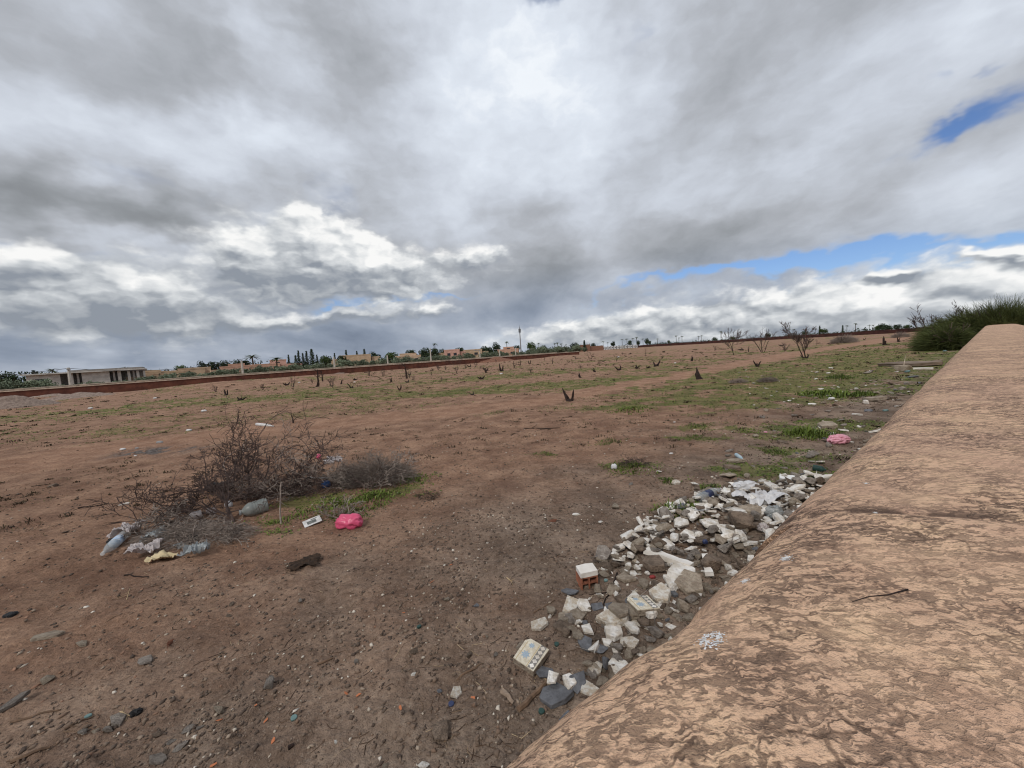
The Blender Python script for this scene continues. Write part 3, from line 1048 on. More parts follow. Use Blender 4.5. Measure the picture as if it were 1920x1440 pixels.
# ---------------------------------------------------------------- far red wall on the right, white fence
FR = [(62, 330), (100, 300), (128, 250), (150, 200), (158, 158), (150, 128)]
fw = tag(empty('red_perimeter_wall', (128, 250, 0)), 'dark red perimeter wall on the right horizon behind the bare trees', 'wall')
mb = MB(); strip_wall(mb, FR, 0, 0.25, -0.4, 1.45, 6, 0.10); under(mb.build('wall_body', simple('dark_red_earth', lin(84, 52, 46), lin(58, 38, 36), 0.5)), fw)
mb = MB(); strip_wall(mb, FR, 0, 0.34, 1.56, 1.66, 6, 0.05); under(mb.build('coping', simple('dull_coping', lin(92, 68, 60), lin(70, 52, 48), 1)), fw)

M_WHITE = simple('white_paint', lin(228, 228, 226), lin(205, 205, 203), 2, 0.7)
M_DGREY = simple('dark_grey', lin(70, 70, 74), lin(54, 54, 58), 2, 0.7)
fa, fb = at(1118, 654, 238), at(1196, 648, 262)
wf = tag(empty('white_panel_fence', (fa.x, fa.y, 0)), 'fence of white square panels on the horizon', 'fence')
dfx = Vector((fb.x - fa.x, fb.y - fa.y)); ln = dfx.length; aa_ = math.atan2(dfx.y, dfx.x)
npan = 15; pw = ln / npan
_pm = MB().box(0.1 * pw, 0.82 * pw, -0.08, 0.08, 0.25, 2.15).mesh('panel')
_wm = MB().box(0.33 * pw, 0.6 * pw, -0.12, -0.09, 0.85, 1.6).mesh('panel_opening')
for i in range(npan):
    o = obj('panel', _pm, M_WHITE, wf, loc=(math.cos(aa_) * pw * i, math.sin(aa_) * pw * i, 0), rot=(0, 0, aa_))
    obj('opening', _wm, M_DGREY, o)
    MB().box(0.84 * pw, 0.98 * pw, -0.1, 0.1, -0.3, 2.3).build('post', M_DGREY, wf, loc=(math.cos(aa_) * pw * i, math.sin(aa_) * pw * i, 0), rot=(0, 0, aa_))

# ---------------------------------------------------------------- houses
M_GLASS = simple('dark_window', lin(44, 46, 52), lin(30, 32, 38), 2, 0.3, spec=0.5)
M_CONC = simple('raw_concrete', lin(206, 200, 191), lin(172, 166, 158), 0.9, 0.95, 0.05, 0.02)
M_CONC2 = simple('grey_block', lin(160, 154, 147), lin(130, 124, 118), 2.5, 0.95, 0.05, 0.02)
def render_mat(name, r, g, b):
    return simple(name, lin(r, g, b), lin(r * .88, g * .86, b * .84), 0.8, 0.92, 0.05)
M_BEIGE = render_mat('beige_render', 194, 170, 146)
M_TERRA = render_mat('terracotta_render', 194, 158, 138)
M_PINK = render_mat('pink_render', 194, 156, 142)
M_SAND = render_mat('sand_render', 186, 164, 138)
M_TILE = simple('green_roof_tile', lin(120, 96, 76), lin(92, 74, 60), 2)

def facing(p):
    return -math.atan2(p.x, p.y)

def house(px, Y, vols, mat, label, turn=0.0, dome=False, extra=None, top=None):
    """vols: (x0, x1, depth0, depth1, height, windows) in metres, x along the front as seen from the field"""
    p = stand(px, Y)
    k = (at(px, top, Y).z - p.z) / (max(v[4] for v in vols) + 0.55)
    root = tag(empty('house', p, facing(p) + turn, (1, 1, k)), label, 'house')
    for vi, (x0, x1, y0, y1, h, wins) in enumerate(vols):
        w = MB().box(x0, x1, y0, y1, -0.5, h).build('wall', mat, root)
        mb = MB()
        t = 0.28
        mb.box(x0 - .06, x1 + .06, y0 - .06, y0 + t, h + .004, h + .55)
        mb.box(x0 - .06, x1 + .06, y1 - t, y1 + .06, h + .004, h + .55)
        mb.box(x0 - .06, x0 + t, y0 + t + .004, y1 - t - .004, h + .004, h + .55)
        mb.box(x1 - t, x1 + .06, y0 + t + .004, y1 - t - .004, h + .004, h + .55)
        mb.build('parapet', mat, root)
        for (wx, wz, ww, wh) in wins:
            pn = MB().box(wx - ww / 2, wx + ww / 2, y0 - .03, y0 + .05, wz, wz + wh).build('window', M_GLASS, root)
            MB().box(wx - ww / 2 - .12, wx + ww / 2 + .12, y0 - .14, y0 - .034, wz - .14, wz - .004).build('sill', M_COPING, pn)
    if dome:
        x0, x1, y0, y1, h, _ = vols[0]
        prof = [(1.25 * math.cos(a), 1.25 * math.sin(a)) for a in np.linspace(0, 1.5, 7)]
        MB().lathe([(1.3, -.3)] + prof, 12).build('dome', M_COPING, root, True, loc=((x0 + x1) / 2, (y0 + y1) / 2, h + .3))
    if extra:
        extra(root)
    return root

# the unfinished concrete block: slabs, columns, infill panels and open bays
def unfinished():
    Y = 74
    p = stand(166, Y)
    root = tag(empty('unfinished_building', p, facing(p) - 0.12, (1, 1, .70)), 'long grey unfinished concrete building with open dark bays', 'building')
    W, Dp, H1, H2 = 15.0, 9.0, 0.9, 4.4
    x0 = -W / 2
    MB().box(x0, x0 + W, 0, Dp, -0.6, H1).build('plinth', M_CONC2, root)
    MB().box(x0 - 0.5, x0 + W + 0.5, -0.9, Dp, H2, H2 + 0.32).build('roof_slab', M_CONC, root)
    MB().box(x0 + 5.2, x0 + W + 0.2, -0.6, Dp - 1, H2 + 0.324, H2 + 0.75).build('parapet', M_CONC2, root)
    MB().box(x0, x0 + W, Dp - .3, Dp - .05, H1 + .004, H2 - .004).build('rear_wall', M_CONC2, root)
    bays = [0.0, 3.0, 4.3, 5.6, 6.7, 9.6, 10.9, 11.6, 12.7, 13.4, 14.3, 15.2]
    solid = [(0, 4.0), (4.9, 5.6), (6.7, 10.4), (11.5, 12.0), (12.9, 13.3), (14.2, 14.6), (15.2, 15.5)]
    for a, b in solid:
        MB().box(x0 + a, x0 + b, 0.02, 0.3, H1 + .004, H2 - .004).build('infill_panel', M_CONC, root)
    for c in (6.2, 11.0, 13.8):
        MB().box(x0 + c - .14, x0 + c + .14, 0.05, 0.36, H1 + .004, H2 - .004).build('column', M_CONC2, root)
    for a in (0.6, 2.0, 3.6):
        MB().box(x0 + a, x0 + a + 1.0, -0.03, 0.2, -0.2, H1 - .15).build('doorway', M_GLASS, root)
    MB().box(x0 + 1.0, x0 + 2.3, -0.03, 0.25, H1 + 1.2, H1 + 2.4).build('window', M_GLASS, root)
unfinished()

house(282, 92, [(-6.5, 1.5, 0, 8, 2.6, [(-4, 0.9, 1.2, 1.1)]), (1.8, 6, 1, 8, 2.2, []), (-2, 2, 4, 9, 3.4, [])], M_SAND, 'low sand-coloured house right of the unfinished concrete building', top=694)
house(322, 100, [(-3.5, 3.5, 0, 7, 3.4, [(-2, 1.2, 1.4, 1.4), (1.6, 1.2, 1.6, 1.6)]), (3.8, 7, 2, 8, 4.2, [])], M_SAND, 'brownish flat-roofed house half behind olive shrubs', top=692)
house(366, 106, [(-3.5, 3.5, 0, 7, 5.0, [(-1.6, 2.4, 1.5, 1.5), (1.5, 2.4, 1.5, 1.5), (0, .3, 1.2, 1.6)]), (-8, -3.8, 2, 8, 4.2, [(-6, 1.6, 2, 1.4)])], M_BEIGE, 'beige two-storey house beside the first group of round trees', top=689)
house(437, 112, [(-3.0, 6.5, 0, 8, 4.4, [(-1, 1.6, 1.3, 1.6), (3, 1.6, 1.3, 1.6)]), (-1, 3, 2, 7, 5.4, []), (7, 11, 1, 8, 3.6, [])], M_TERRA, 'terracotta house with small dome left of the lone palm', dome=True, top=682)
house(497, 118, [(-4, 4, 0, 8, 5.6, [(-2, 2.4, 1.5, 1.6), (1.6, 2.4, 1.5, 1.6)])], M_TERRA, 'square terracotta house right of the lone palm', top=682)
def _porch(root):
    for c in (-3.0, -1.2, 0.6, 2.4):
        MB().box(c - .2, c + .2, -2.2, -1.8, -0.3, 3.0).build('column', M_COPING, root)
    MB().box(-3.6, 3.0, -2.5, -0.1, 3.02, 3.4).build('porch_roof', M_COPING, root)
house(538, 122, [(-5, 4.5, 0, 8, 4.4, [(-2, .3, 1.6, 2.2), (1.5, .3, 1.6, 2.2)]), (-4.5, 0, 3, 9, 7.0, [(-2.4, 5, 1.2, 1.2)])], M_PINK, 'pale pink house with columned porch left of the tall conifers', extra=_porch, top=673)
house(667, 130, [(-5, 5, 0, 9, 6.0, [(-2.5, 2.6, 1.6, 1.4)]), (-7.5, -5.3, 1, 8, 4.4, []), (5.3, 8, 1, 8, 4.6, [])], M_SAND, 'sand-coloured block house right of the tall conifers', top=665)
house(766, 140, [(-4.5, 4.5, 0, 9, 5.6, [(-2.6, 2.4, 1.6, 1.5), (0, 2.4, 1.6, 1.5), (2.6, 2.4, 1.6, 1.5)]), (-3, 3, 2, 8, 7.2, [])], M_BEIGE, 'wide beige house between hedge and dark round trees', top=662)
house(848, 150, [(-3.0, 3.0, 0, 7, 5.8, [(-1.2, 3, 1.2, 1.4), (1.2, 3, 1.2, 1.4)]), (3.2, 5.2, 1, 7, 4.4, [])], M_PINK, 'small pink house in the middle of the tree line', top=655)
house(822, 150, [(-2.5, 2.5, 0, 7, 4.6, [(0, 2, 1.4, 1.4)])], M_SAND, 'tiny sand house left of the small pink house', top=662)
house(886, 156, [(-4.0, 4.0, 0, 8, 6.0, [(-2, 3, 1.4, 1.5), (1.5, 3, 1.4, 1.5)]), (4.2, 6.5, 1, 8, 4.4, [])], M_SAND, 'sand-coloured house right of the small pink house', top=655)
house(953, 165, [(-4.5, 4.5, 0, 8, 5.4, [(-2.4, 2.2, 1.6, 1.6), (1.8, 2.2, 1.6, 1.6)]), (-2, 2.5, 2, 7, 7.0, [(0.2, 5.6, 1.4, 1.0)])], M_TERRA, 'reddish house just left of the tall mast', top=650)
# low garden walls in front of the houses
for (a, b, Y, h, m, lab) in ((236, 332, 80, 1.7, M_SAND, 'sandy garden wall in front of the low houses'), (395, 440, 96, 2.2, M_BEIGE, 'beige garden wall beside the terracotta house')):
    p0, p1 = stand(a, Y), stand(b, Y + 6)
    mb = MB(); strip_wall(mb, [(p0.x, p0.y), (p1.x, p1.y)], 0, .15, -.3, h, 4)
    tag(mb.build('garden_wall', m), lab, 'wall')
# brick hut and dark cypress beside the white fence
pb = stand(1097, 232)
hb = tag(empty('brick_hut', pb, facing(pb)), 'ruined brown brick hut left of the white panel fence', 'hut')
M_BRICK = simple('brown_brick', lin(140, 104, 86), lin(104, 76, 64), 3)
MB().box(-3.2, 3.2, 0, 5, -.3, 4.0).build('wall', M_BRICK, hb)
MB().box(-1.0, .6, -.04, .3, 0, 2.3).build('doorway', M_GLASS, hb)
MB().box(3.25, 11, 2, 2.4, -.3, 2.9).build('side_wall', M_BRICK, hb)

# ---------------------------------------------------------------- mast, poles, wires
M_STEEL = simple('galvanised_steel', lin(150, 150, 152), lin(124, 124, 128), 4, 0.6, spec=0.4)
M_DSTEEL = simple('dark_steel', lin(70, 68, 70), lin(52, 52, 54), 4, 0.6, spec=0.4)
pm = stand(977, 205)
mast = tag(empty('telecom_mast', pm), 'tall slender telecom mast rising above the tree line', 'mast')
MB().tube([(0, 0, -.3), (0, 0, 7), (0, 0, 15.2)], [0.40, 0.30, 0.20], 8).build('pole', M_STEEL, mast)
for k in range(3):
    a = k * 2.094 + .4
    MB().box(-.16, .16, -.1, .1, 12.6, 14.4).build('antenna', M_DSTEEL, mast, loc=(math.cos(a) * .55, math.sin(a) * .55, 0), rot=(0, 0, a + 1.57))
    MB().tube([(math.cos(a) * .15, math.sin(a) * .15, 13.2), (math.cos(a) * .5, math.sin(a) * .5, 13.2)], .05, 5).build('bracket', M_DSTEEL, mast)
MB().lathe([(0.62, 12.3), (.62, 12.42)], 10).build('platform', M_DSTEEL, mast)
MB().tube([(0, 0, 15.2), (0, 0, 16.6)], [.06, .03], 5).build('lightning_rod', M_DSTEEL, mast)

M_POLE = simple('pale_concrete_pole', lin(196, 190, 180), lin(170, 163, 152), 3, 0.9)
tops = []
def util_pole(px, top, Y, label, cross=True, lamp=False):
    b_ = stand(px, Y); t_ = at(px, top, Y)
    h = t_.z - b_.z
    r = tag(empty('utility_pole', b_, math.atan2(RW[2][1] - RW[1][1], RW[2][0] - RW[1][0])), label, 'pole', 'poles along the far road')
    MB().tube([(0, 0, -.4), (0, 0, h)], [.20, .13], 8).build('shaft', M_POLE, r)
    if cross:
        MB().box(-.08, .08, -.75, .75, h - .35, h - .22).build('crossarm', M_STEEL, r)
        for yy in (-.65, 0, .65):
            MB().lathe([(.05, h - .218), (.07, h - .14), (.04, h - .05)], 6).build('insulator', M_POLE, r, loc=(0, yy, 0))
    if lamp:
        MB().box(-1.3, .1, -.06, .06, h - .02, h + .08).build('lamp_arm', M_STEEL, r)
        MB().box(-1.9, -1.3, -.12, .12, h - .06, h + .08).build('lamp_head', M_STEEL, r)
    tops.append((b_.x, b_.y, b_.z + h))
util_pole(132, 689, 52, 'pale concrete pole in front of the unfinished building', True)
util_pole(455, 676, 66, 'pale pole in front of the terracotta houses', False)
util_pole(627, 669, 74, 'pale pole right of the tall conifers', False)
util_pole(727, 666, 82, 'pale pole in front of the hedge, left of the wide beige house', False)
util_pole(808, 653, 88, 'taller thin pole by the dark round trees', False)
util_pole(900, 657, 104, 'pole with street lamp arm in the middle of the tree line', False, True)
util_pole(937, 655, 112, 'street lamp pole just left of the reddish house', False, True)
util_pole(967, 652, 118, 'thin pole close beside the tall mast', False)
def wire(a, b, sag, label):
    a, b = Vector(a), Vector(b)
    pts = [a.lerp(b, t) - Vector((0, 0, sag * 4 * t * (1 - t))) for t in np.linspace(0, 1, 18)]
    tag(MB().tube(pts, 0.03, 4).build('power_line', M_DSTEEL), label, 'wire')
t0 = Vector(tops[0])
wire(t0 - Vector((0, 0, .1)), t0 + Vector((-26, -20, -0.2)), .9, 'sagging power line running left from the pole')
wire(t0 - Vector((0, 0, .1)), (tops[1][0] - 3, tops[1][1] + 6, tops[1][2] + 0.6), 1.1, 'power line strung across the unfinished building')

# ---------------------------------------------------------------- trees of the gardens
_olive = [tree_proto('olive_tree', 300 + i, 3.0, 3.6, M_OLIVE, 0.06, 0.17, 1000, 16) for i in range(4)]
_round = [tree_proto('round_tree', 320 + i, 6.5, 6.0, M_DARKLEAF if i < 2 else M_GREENLEAF, 0.22, 0.26, 1100, 18) for i in range(3)]
_con = [conifer_proto('conifer', 340 + i, 10.0, 3.4, M_DARKLEAF) for i in range(2)]
_cyp = [conifer_proto('cypress', 350, 8.0, 1.5, M_DARKLEAF)]
_palm = [palm_proto('palm_tree', 360, 6.5, 2.2), palm_proto('palm_tree', 361, 9.0, 1.7, 0.16)]
_kids = children_of()

_n = 0
rg = np.random.default_rng(5)
_ord = ['first', 'second', 'third', 'fourth', 'fifth', 'sixth', 'seventh', 'eighth', 'ninth'] + ['%dth' % k for k in range(10, 21)] + ['21st', '22nd']
def hedge(px0, px1, Y0, Y1, count, hmin, hmax, label, group):
    for i in range(count):
        t = (i + rg.uniform(-.3, .3)) / max(1, count - 1)
        px = px0 + (px1 - px0) * t
        Y = Y0 + (Y1 - Y0) * t + rg.uniform(-2, 2)
        h = rg.uniform(hmin, hmax) * 0.95 / 3.0
        place(_olive[i % 4], _kids, stand(px, Y), rg.uniform(0, 6), (h * rg.uniform(1, 1.35), h * rg.uniform(1, 1.3), h), _ord[i] + ' ' + label.replace('olive shrub', 'olive shrub from the left', 1), 'shrub', group)
hedge(-10, 96, 60, 66, 9, 1.9, 2.9, 'olive shrub, left of the unfinished building', 'olive shrubs left of the unfinished building')
hedge(118, 258, 66, 74, 7, 1.1, 1.7, 'olive shrub in front of the unfinished building', 'olive shrubs before the unfinished building')
hedge(268, 395, 76, 84, 8, 1.6, 2.6, 'olive shrub in front of the low sand-coloured houses', 'olive shrubs before the low houses')
hedge(398, 520, 82, 88, 9, 1.7, 2.8, 'olive shrub in front of the terracotta houses', 'olive shrubs before the terracotta houses')
hedge(520, 740, 88, 100, 17, 1.9, 3.2, 'olive shrub in the hedge below the tall conifers', 'olive hedge right and left of the conifers')
hedge(740, 1000, 98, 124, 22, 2.0, 3.2, 'olive shrub in the long hedge before the middle houses', 'long olive hedge in the middle')
hedge(1000, 1095, 150, 200, 12, 2.6, 4.2, 'olive shrub of the hedge right of the mast', 'olive hedge right of the mast')

_tops = {}
def top_of(proto):
    if proto.name not in _tops:
        _tops[proto.name] = max(v.co.z for ch in _kids[proto.name] for v in ch.data.vertices)
    return _tops[proto.name]
def T(proto, px, top, Y, label, cat='tree', group=None, wide=1.0, base_h=None):
    p = stand(px, Y); h = at(px, top - 2.5, Y).z - p.z
    s = h / top_of(proto)
    place(proto, _kids, p, rg.uniform(0, 6), (s * wide, s * wide, s), label, cat, group)
T(_round[0], 16, 697, 80, 'dark dense tree at the far left edge', base_h=6.6)
T(_round[2], 84, 700, 84, 'green tree touching the left end of the unfinished building', base_h=6.6)
T(_cyp[0], 66, 696, 86, 'left one of two cypresses left of the unfinished building', 'cypress', wide=1.3, base_h=8)
T(_cyp[0], 73, 698, 88, 'right one of two cypresses left of the unfinished building', 'cypress', wide=1.2, base_h=8)
T(_cyp[0], 48, 710, 80, 'small cypress tip near the left edge', 'cypress', base_h=8)
T(_palm[0], 101, 693, 105, 'palm crown showing over the left end of the unfinished building', 'palm', base_h=7.6)
T(_palm[0], 236, 690, 110, 'palm crown over the right end of the unfinished building', 'palm', base_h=7.6)
T(_round[0], 382, 677, 118, 'first round tree left of the terracotta houses', wide=.8, base_h=6.6)
T(_round[1], 400, 679, 120, 'second round tree left of the terracotta houses', wide=1.0, base_h=6.6)
T(_round[0], 421, 677, 122, 'third round tree behind the dome of the terracotta house', wide=1.1, base_h=6.6)
T(_round[1], 452, 677, 128, 'flat wide tree behind the terracotta house', wide=1.6, base_h=6.6)
T(_round[2], 345, 686, 116, 'small tree behind the brownish house', base_h=6.6)
T(_palm[0], 477, 667, 120, 'lone palm standing between the two terracotta houses', 'palm', wide=1.3, base_h=7.6)
T(_palm[0], 519, 672, 112, 'bushy palm left of the columned porch', 'palm', wide=1.5, base_h=7.6)
for i, (px, top, w) in enumerate(((556, 668, 1.2), (562, 659, 1.0), (570, 664, 1.0), (577, 660, 1.1), (587, 656, 1.3), (596, 667, 1.0))):
    T(_con[i % 2], px, top, 112 + i, ('shortest conifer at the left end of the tall conifer group', 'thin second conifer of the tall group', 'third conifer of the tall group, a little lower', 'fourth conifer in the middle of the tall group', 'tallest conifer of the dark group', 'low conifer at the right end of the tall group')[i], 'conifer', 'tall dark conifers', w, 10)
T(_cyp[0], 543, 667, 130, 'cypress tip above the columned porch house', 'cypress', base_h=8)
T(_round[2], 612, 668, 112, 'pale green tree right of the conifers', base_h=6.6)
T(_round[1], 641, 668, 122, 'dark tree at the left side of the sand-coloured block house', base_h=6.6)
T(_cyp[0], 629, 664, 132, 'cypress left of the sand-coloured block house', 'cypress', base_h=8)
T(_cyp[0], 651, 658, 140, 'tall cypress behind the sand-coloured block house', 'cypress', base_h=8)
T(_cyp[0], 671, 660, 142, 'cypress over the roof of the sand-coloured block house', 'cypress', base_h=8)
T(_con[0], 685, 656, 140, 'conifer at the right side of the sand-coloured block house', 'conifer', wide=1.2, base_h=10)
T(_round[0], 703, 660, 138, 'round dark tree right of the sand-coloured block house', base_h=6.6)
T(_round[2], 731, 662, 142, 'low tree left of the wide beige house', wide=1.3, base_h=6.6)
T(_round[1], 770, 657, 155, 'tree rising behind the wide beige house', wide=1.1, base_h=6.6)
T(_round[0], 797, 653, 145, 'big dark tree right of the wide beige house', wide=1.2, base_h=6.6)
T(_round[1], 815, 654, 148, 'second dark tree right of the wide beige house', wide=1.0, base_h=6.6)
T(_round[0], 832, 655, 160, 'dark tree behind the small pink house', wide=1.1, base_h=6.6)
T(_round[1], 862, 653, 156, 'dark tree right of the small pink house', wide=1.0, base_h=6.6)
T(_palm[1], 817, 645, 170, 'thin palm above the dark trees in the middle', 'palm', base_h=9.7)
T(_round[0], 908, 650, 160, 'dark tree left of the tallest garden tree', wide=1.0, base_h=6.6)
T(_round[1], 918, 652, 162, 'low dark tree below the tallest garden tree', wide=1.1, base_h=6.6)
T(_round[0], 932, 642, 170, 'tallest round garden tree left of the mast', wide=.75, base_h=6.6)
T(_palm[1], 951, 642, 172, 'thin palm left of the mast', 'palm', base_h=9.7)
T(_round[1], 969, 649, 172, 'tree between the reddish house and the mast', wide=.9, base_h=6.6)
T(_round[2], 998, 643, 185, 'pale tree right of the mast', wide=.85, base_h=6.6)
T(_palm[1], 1011, 645, 200, 'thin palm right of the pale tree', 'palm', base_h=9.7)
T(_round[0], 1020, 649, 190, 'low dark tree right of the mast', wide=1.0, base_h=6.6)
for i, (px, top) in enumerate(((1041, 645), (1046, 644), (1053, 646), (1062, 648))):
    T(_palm[1], px, top, 225, 'small palm in the group of four right of the mast', 'palm', 'four small palms right of the mast', 1.2, 9.7)
T(_round[0], 1078, 644, 200, 'broad dark tree at the right end of the hedge', wide=1.4, base_h=6.6)
T(_cyp[0], 1096, 640, 230, 'dark cypress growing at the brick hut', 'cypress', wide=1.6, base_h=8)
T(_round[1], 1113, 645, 250, 'small dark tree left of the white panel fence', wide=.8, base_h=6.6)
for i, (px, top, pal) in enumerate(((1131, 642, 1), (1140, 644, 1), (1150, 641, 0), (1167, 638, 1), (1176, 637, 1), (1181, 640, 0), (1187, 636, 1), (1194, 634, 1), (1197, 640, 0), (1206, 637, 1), (1213, 636, 0), (1218, 641, 0), (1233, 637, 1), (1254, 640, 0), (1268, 631, 1), (1273, 635, 1), (1279, 632, 1), (1310, 632, 1), (1316, 631, 1))):
    T(_palm[1] if pal else _round[i % 2], px, top, 300 + (i % 4) * 14, 'tiny palm on the horizon behind the white panel fence' if pal else 'tiny dark tree on the horizon behind the white panel fence', 'palm' if pal else 'tree', 'palms on the horizon behind the white fence' if pal else 'trees on the horizon behind the white fence', 1.25 if pal else .8, 9.7 if pal else 6.6)
for i, (px, top, pal) in enumerate(((1340, 634, 0), (1352, 623, 1), (1375, 633, 0), (1440, 626, 0), (1480, 618, 1), (1489, 619, 1), (1509, 622, 0), (1537, 613, 2), (1545, 618, 0), (1580, 612, 2), (1588, 612, 1), (1604, 608, 1), (1630, 611, 1), (1637, 611, 1), (1645, 612, 0), (1655, 608, 0), (1683, 610, 0), (1700, 611, 0), (1665, 611, 0))):
    T(_palm[1] if pal == 1 else (_cyp[0] if pal == 2 else _round[i % 3]), px, top, 290 - (px - 1340) * .28 + 20, ('tiny dark tree along the far red wall', 'tiny palm above the far red wall', 'tiny cypress above the far red wall')[pal], ('tree', 'palm', 'cypress')[pal], ('trees behind the far red wall', 'palms behind the far red wall', 'cypresses behind the far red wall')[pal], 1.25, (6.6, 9.7, 8)[pal])
# a far strip of scrub that reads as one mass along the horizon
def scrub(name, pts, h, n, label):
    r2 = np.random.default_rng(len(pts) + n)
    P = []
    L = plan_len(pts)
    for i in range(n):
        p, d = along(pts, r2.uniform(0, L))
        m = 22
        hh = h * (0.35 + fbm(p.x / 14, p.y / 14, 3, 77)) * r2.uniform(.5, 1.0)
        P.append(np.stack([p.x + r2.normal(0, 2.0, m), p.y + r2.normal(0, 4, m), r2.uniform(0, 1, m) ** 1.5 * hh], 1))
    V, F = leaves(np.concatenate(P), 0.38, r2)
    tag(obj(name, mesh_np(name, V, F), M_DARKLEAF), label, 'scrub', kind='stuff')
scrub('far_scrub', [(60, 345), (108, 310), (142, 255), (168, 200), (178, 150), (176, 110)], 3.0, 700, 'low dark scrub along the far right horizon')
scrub('far_treeline', [(-170, 85), (-120, 125), (-60, 165), (0, 215), (45, 265), (75, 330)], 5.0, 1500, 'dark tree line behind the houses')

# ---------------------------------------------------------------- gravel heaps by the roadside wall
M_HEAP = simple('pale_gravel', lin(156, 138, 126), lin(118, 102, 92), 7, 0.95, 0.08, 0.05, 6)
M_BANK = simple('red_soil_bank', lin(140, 100, 80), lin(104, 72, 58), 3, 0.95, 0.08, 0.05, 6)
def heap(px, py, wpx, h, seed, label, name='gravel_heap', mat=None, group='gravel heaps by the roadside wall'):
    p = ground(px, py)
    r = metres(p, wpx) / 2
    n = 30
    u = np.linspace(-1.15, 1.15, n)
    X, Yv = np.meshgrid(u, u, indexing='ij')
    rr2 = np.hypot(X, Yv)
    Z = h * np.clip(1 - rr2 ** 1.3, -0.25, 1) * (0.55 + 0.9 * fbm(X * 2.2 + seed, Yv * 2.2, 4, seed)) + (fbm(X * 9, Yv * 9 + seed, 2, seed + 3) - .5) * h * .22
    V = np.stack([X * r, Yv * r * 0.55, Z - 0.05], -1).reshape(-1, 3)
    idx = np.arange(n * n).reshape(n, n)
    F = np.stack([idx[:-1, :-1], idx[1:, :-1], idx[1:, 1:], idx[:-1, 1:]], -1).reshape(-1, 4)
    o = obj(name, mesh_np(name, V, F, True), mat or M_HEAP, None, loc=p, rot=(0, 0, R(40)))
    tag(o, label, 'heap', group)
heap(18, 756, 130, 0.75, 1, 'largest pale gravel heap at the left edge of the field')
heap(95, 748, 110, 0.55, 2, 'pale gravel heap second from the left edge')
heap(150, 745, 110, 0.45, 3, 'long flat gravel heap third from the left edge')
heap(415, 718, 46, 0.55, 4, 'rounded gravel heap right of the dark brush on the rise')
heap(458, 714, 50, 0.75, 5, 'pointed gravel heap before the red wall, left of two')
heap(497, 711, 40, 0.7, 6, 'pointed gravel heap before the red wall, right of two')
heap(632, 701, 50, 0.7, 7, 'gravel heap right of the gap in the red wall')

for _i, (_px, _py, _w, _h, _lb) in enumerate(((245, 732, 120, .8, 'long red earth mound against the roadside wall right of the gravel heaps'), (330, 724, 110, .9, 'red earth mound under the dark brush on the rise'), (560, 706, 90, .7, 'low red earth mound before the wall left of the conifers'), (592, 702, 60, .9, 'steep red earth mound at the gap in the wall'), (690, 694, 90, .7, 'red earth mound before the wall right of the conifers'),
                                      (768, 690, 70, .8, 'red earth mound behind the tall leaning stick'), (842, 684, 80, .8, 'red earth mound behind the twiggy round bush'), (930, 678, 90, .9, 'red earth mound at the far part of the wall'), (1020, 670, 90, 1.0, 'red earth mound at the right end of the roadside wall'))):
    heap(_px, _py, _w, _h, 60 + _i, _lb, 'earth_mound', M_BANK, 'red earth mounds by the roadside wall')

# ================================================================ STUMPS, BARE TREES AND BUSHES ON THE FIELD
def crook(rg, p, d, length, segs, wander):
    """a crooked line"""
    pts = [Vector(p)]
    d = Vector(d).normalized()
    for i in range(segs):
        d = (d + Vector((rg.gauss(0, wander), rg.gauss(0, wander), rg.gauss(0, wander * .8)))).normalized()
        pts.append(pts[-1] + d * (length / segs))
    return pts

def grow(rg, out, p, d, length, rad, depth, wander=0.22, fork=(2, 4), spread=0.8, up=0.15, shrink=0.62, floor=None):
    segs = max(2, min(6, int(length / 0.05)))
    pts = crook(rg, p, d, length, segs, wander)
    if floor is not None:
        for q in pts:
            if q.z < floor:
                q.z = floor + rg.uniform(0, .01)
    r = [rad * (1 - 0.55 * i / segs) for i in range(segs + 1)]
    out.append((depth, pts, r))
    if depth <= 0:
        return
    for k in range(rg.randint(*fork)):
        i = rg.randint(max(1, segs // 2 - 1), segs)
        base = (pts[i] - pts[i - 1]).normalized()
        nd = (base + Vector((rg.gauss(0, spread), rg.gauss(0, spread), rg.gauss(0, spread * .8) + up))).normalized()
        grow(rg, out, pts[i], nd, length * rg.uniform(shrink - .15, shrink + .15), r[i] * rg.uniform(.5, .75), depth - 1, wander, fork, spread, up, shrink, floor)

def tubes(name, lines, mat, parent=None, thick=5, thin=3, rmin=0.0):
    mb = MB()
    for dpt, pts, r in lines:
        n = thick if r[0] > 0.012 else thin
        mb.tube(pts, [max(x, rmin) for x in r], n, caps=n > 3)
    o = mb.build(name, mat, parent)
    if name == 'twigs':
        o['kind'] = 'stuff'
    return o

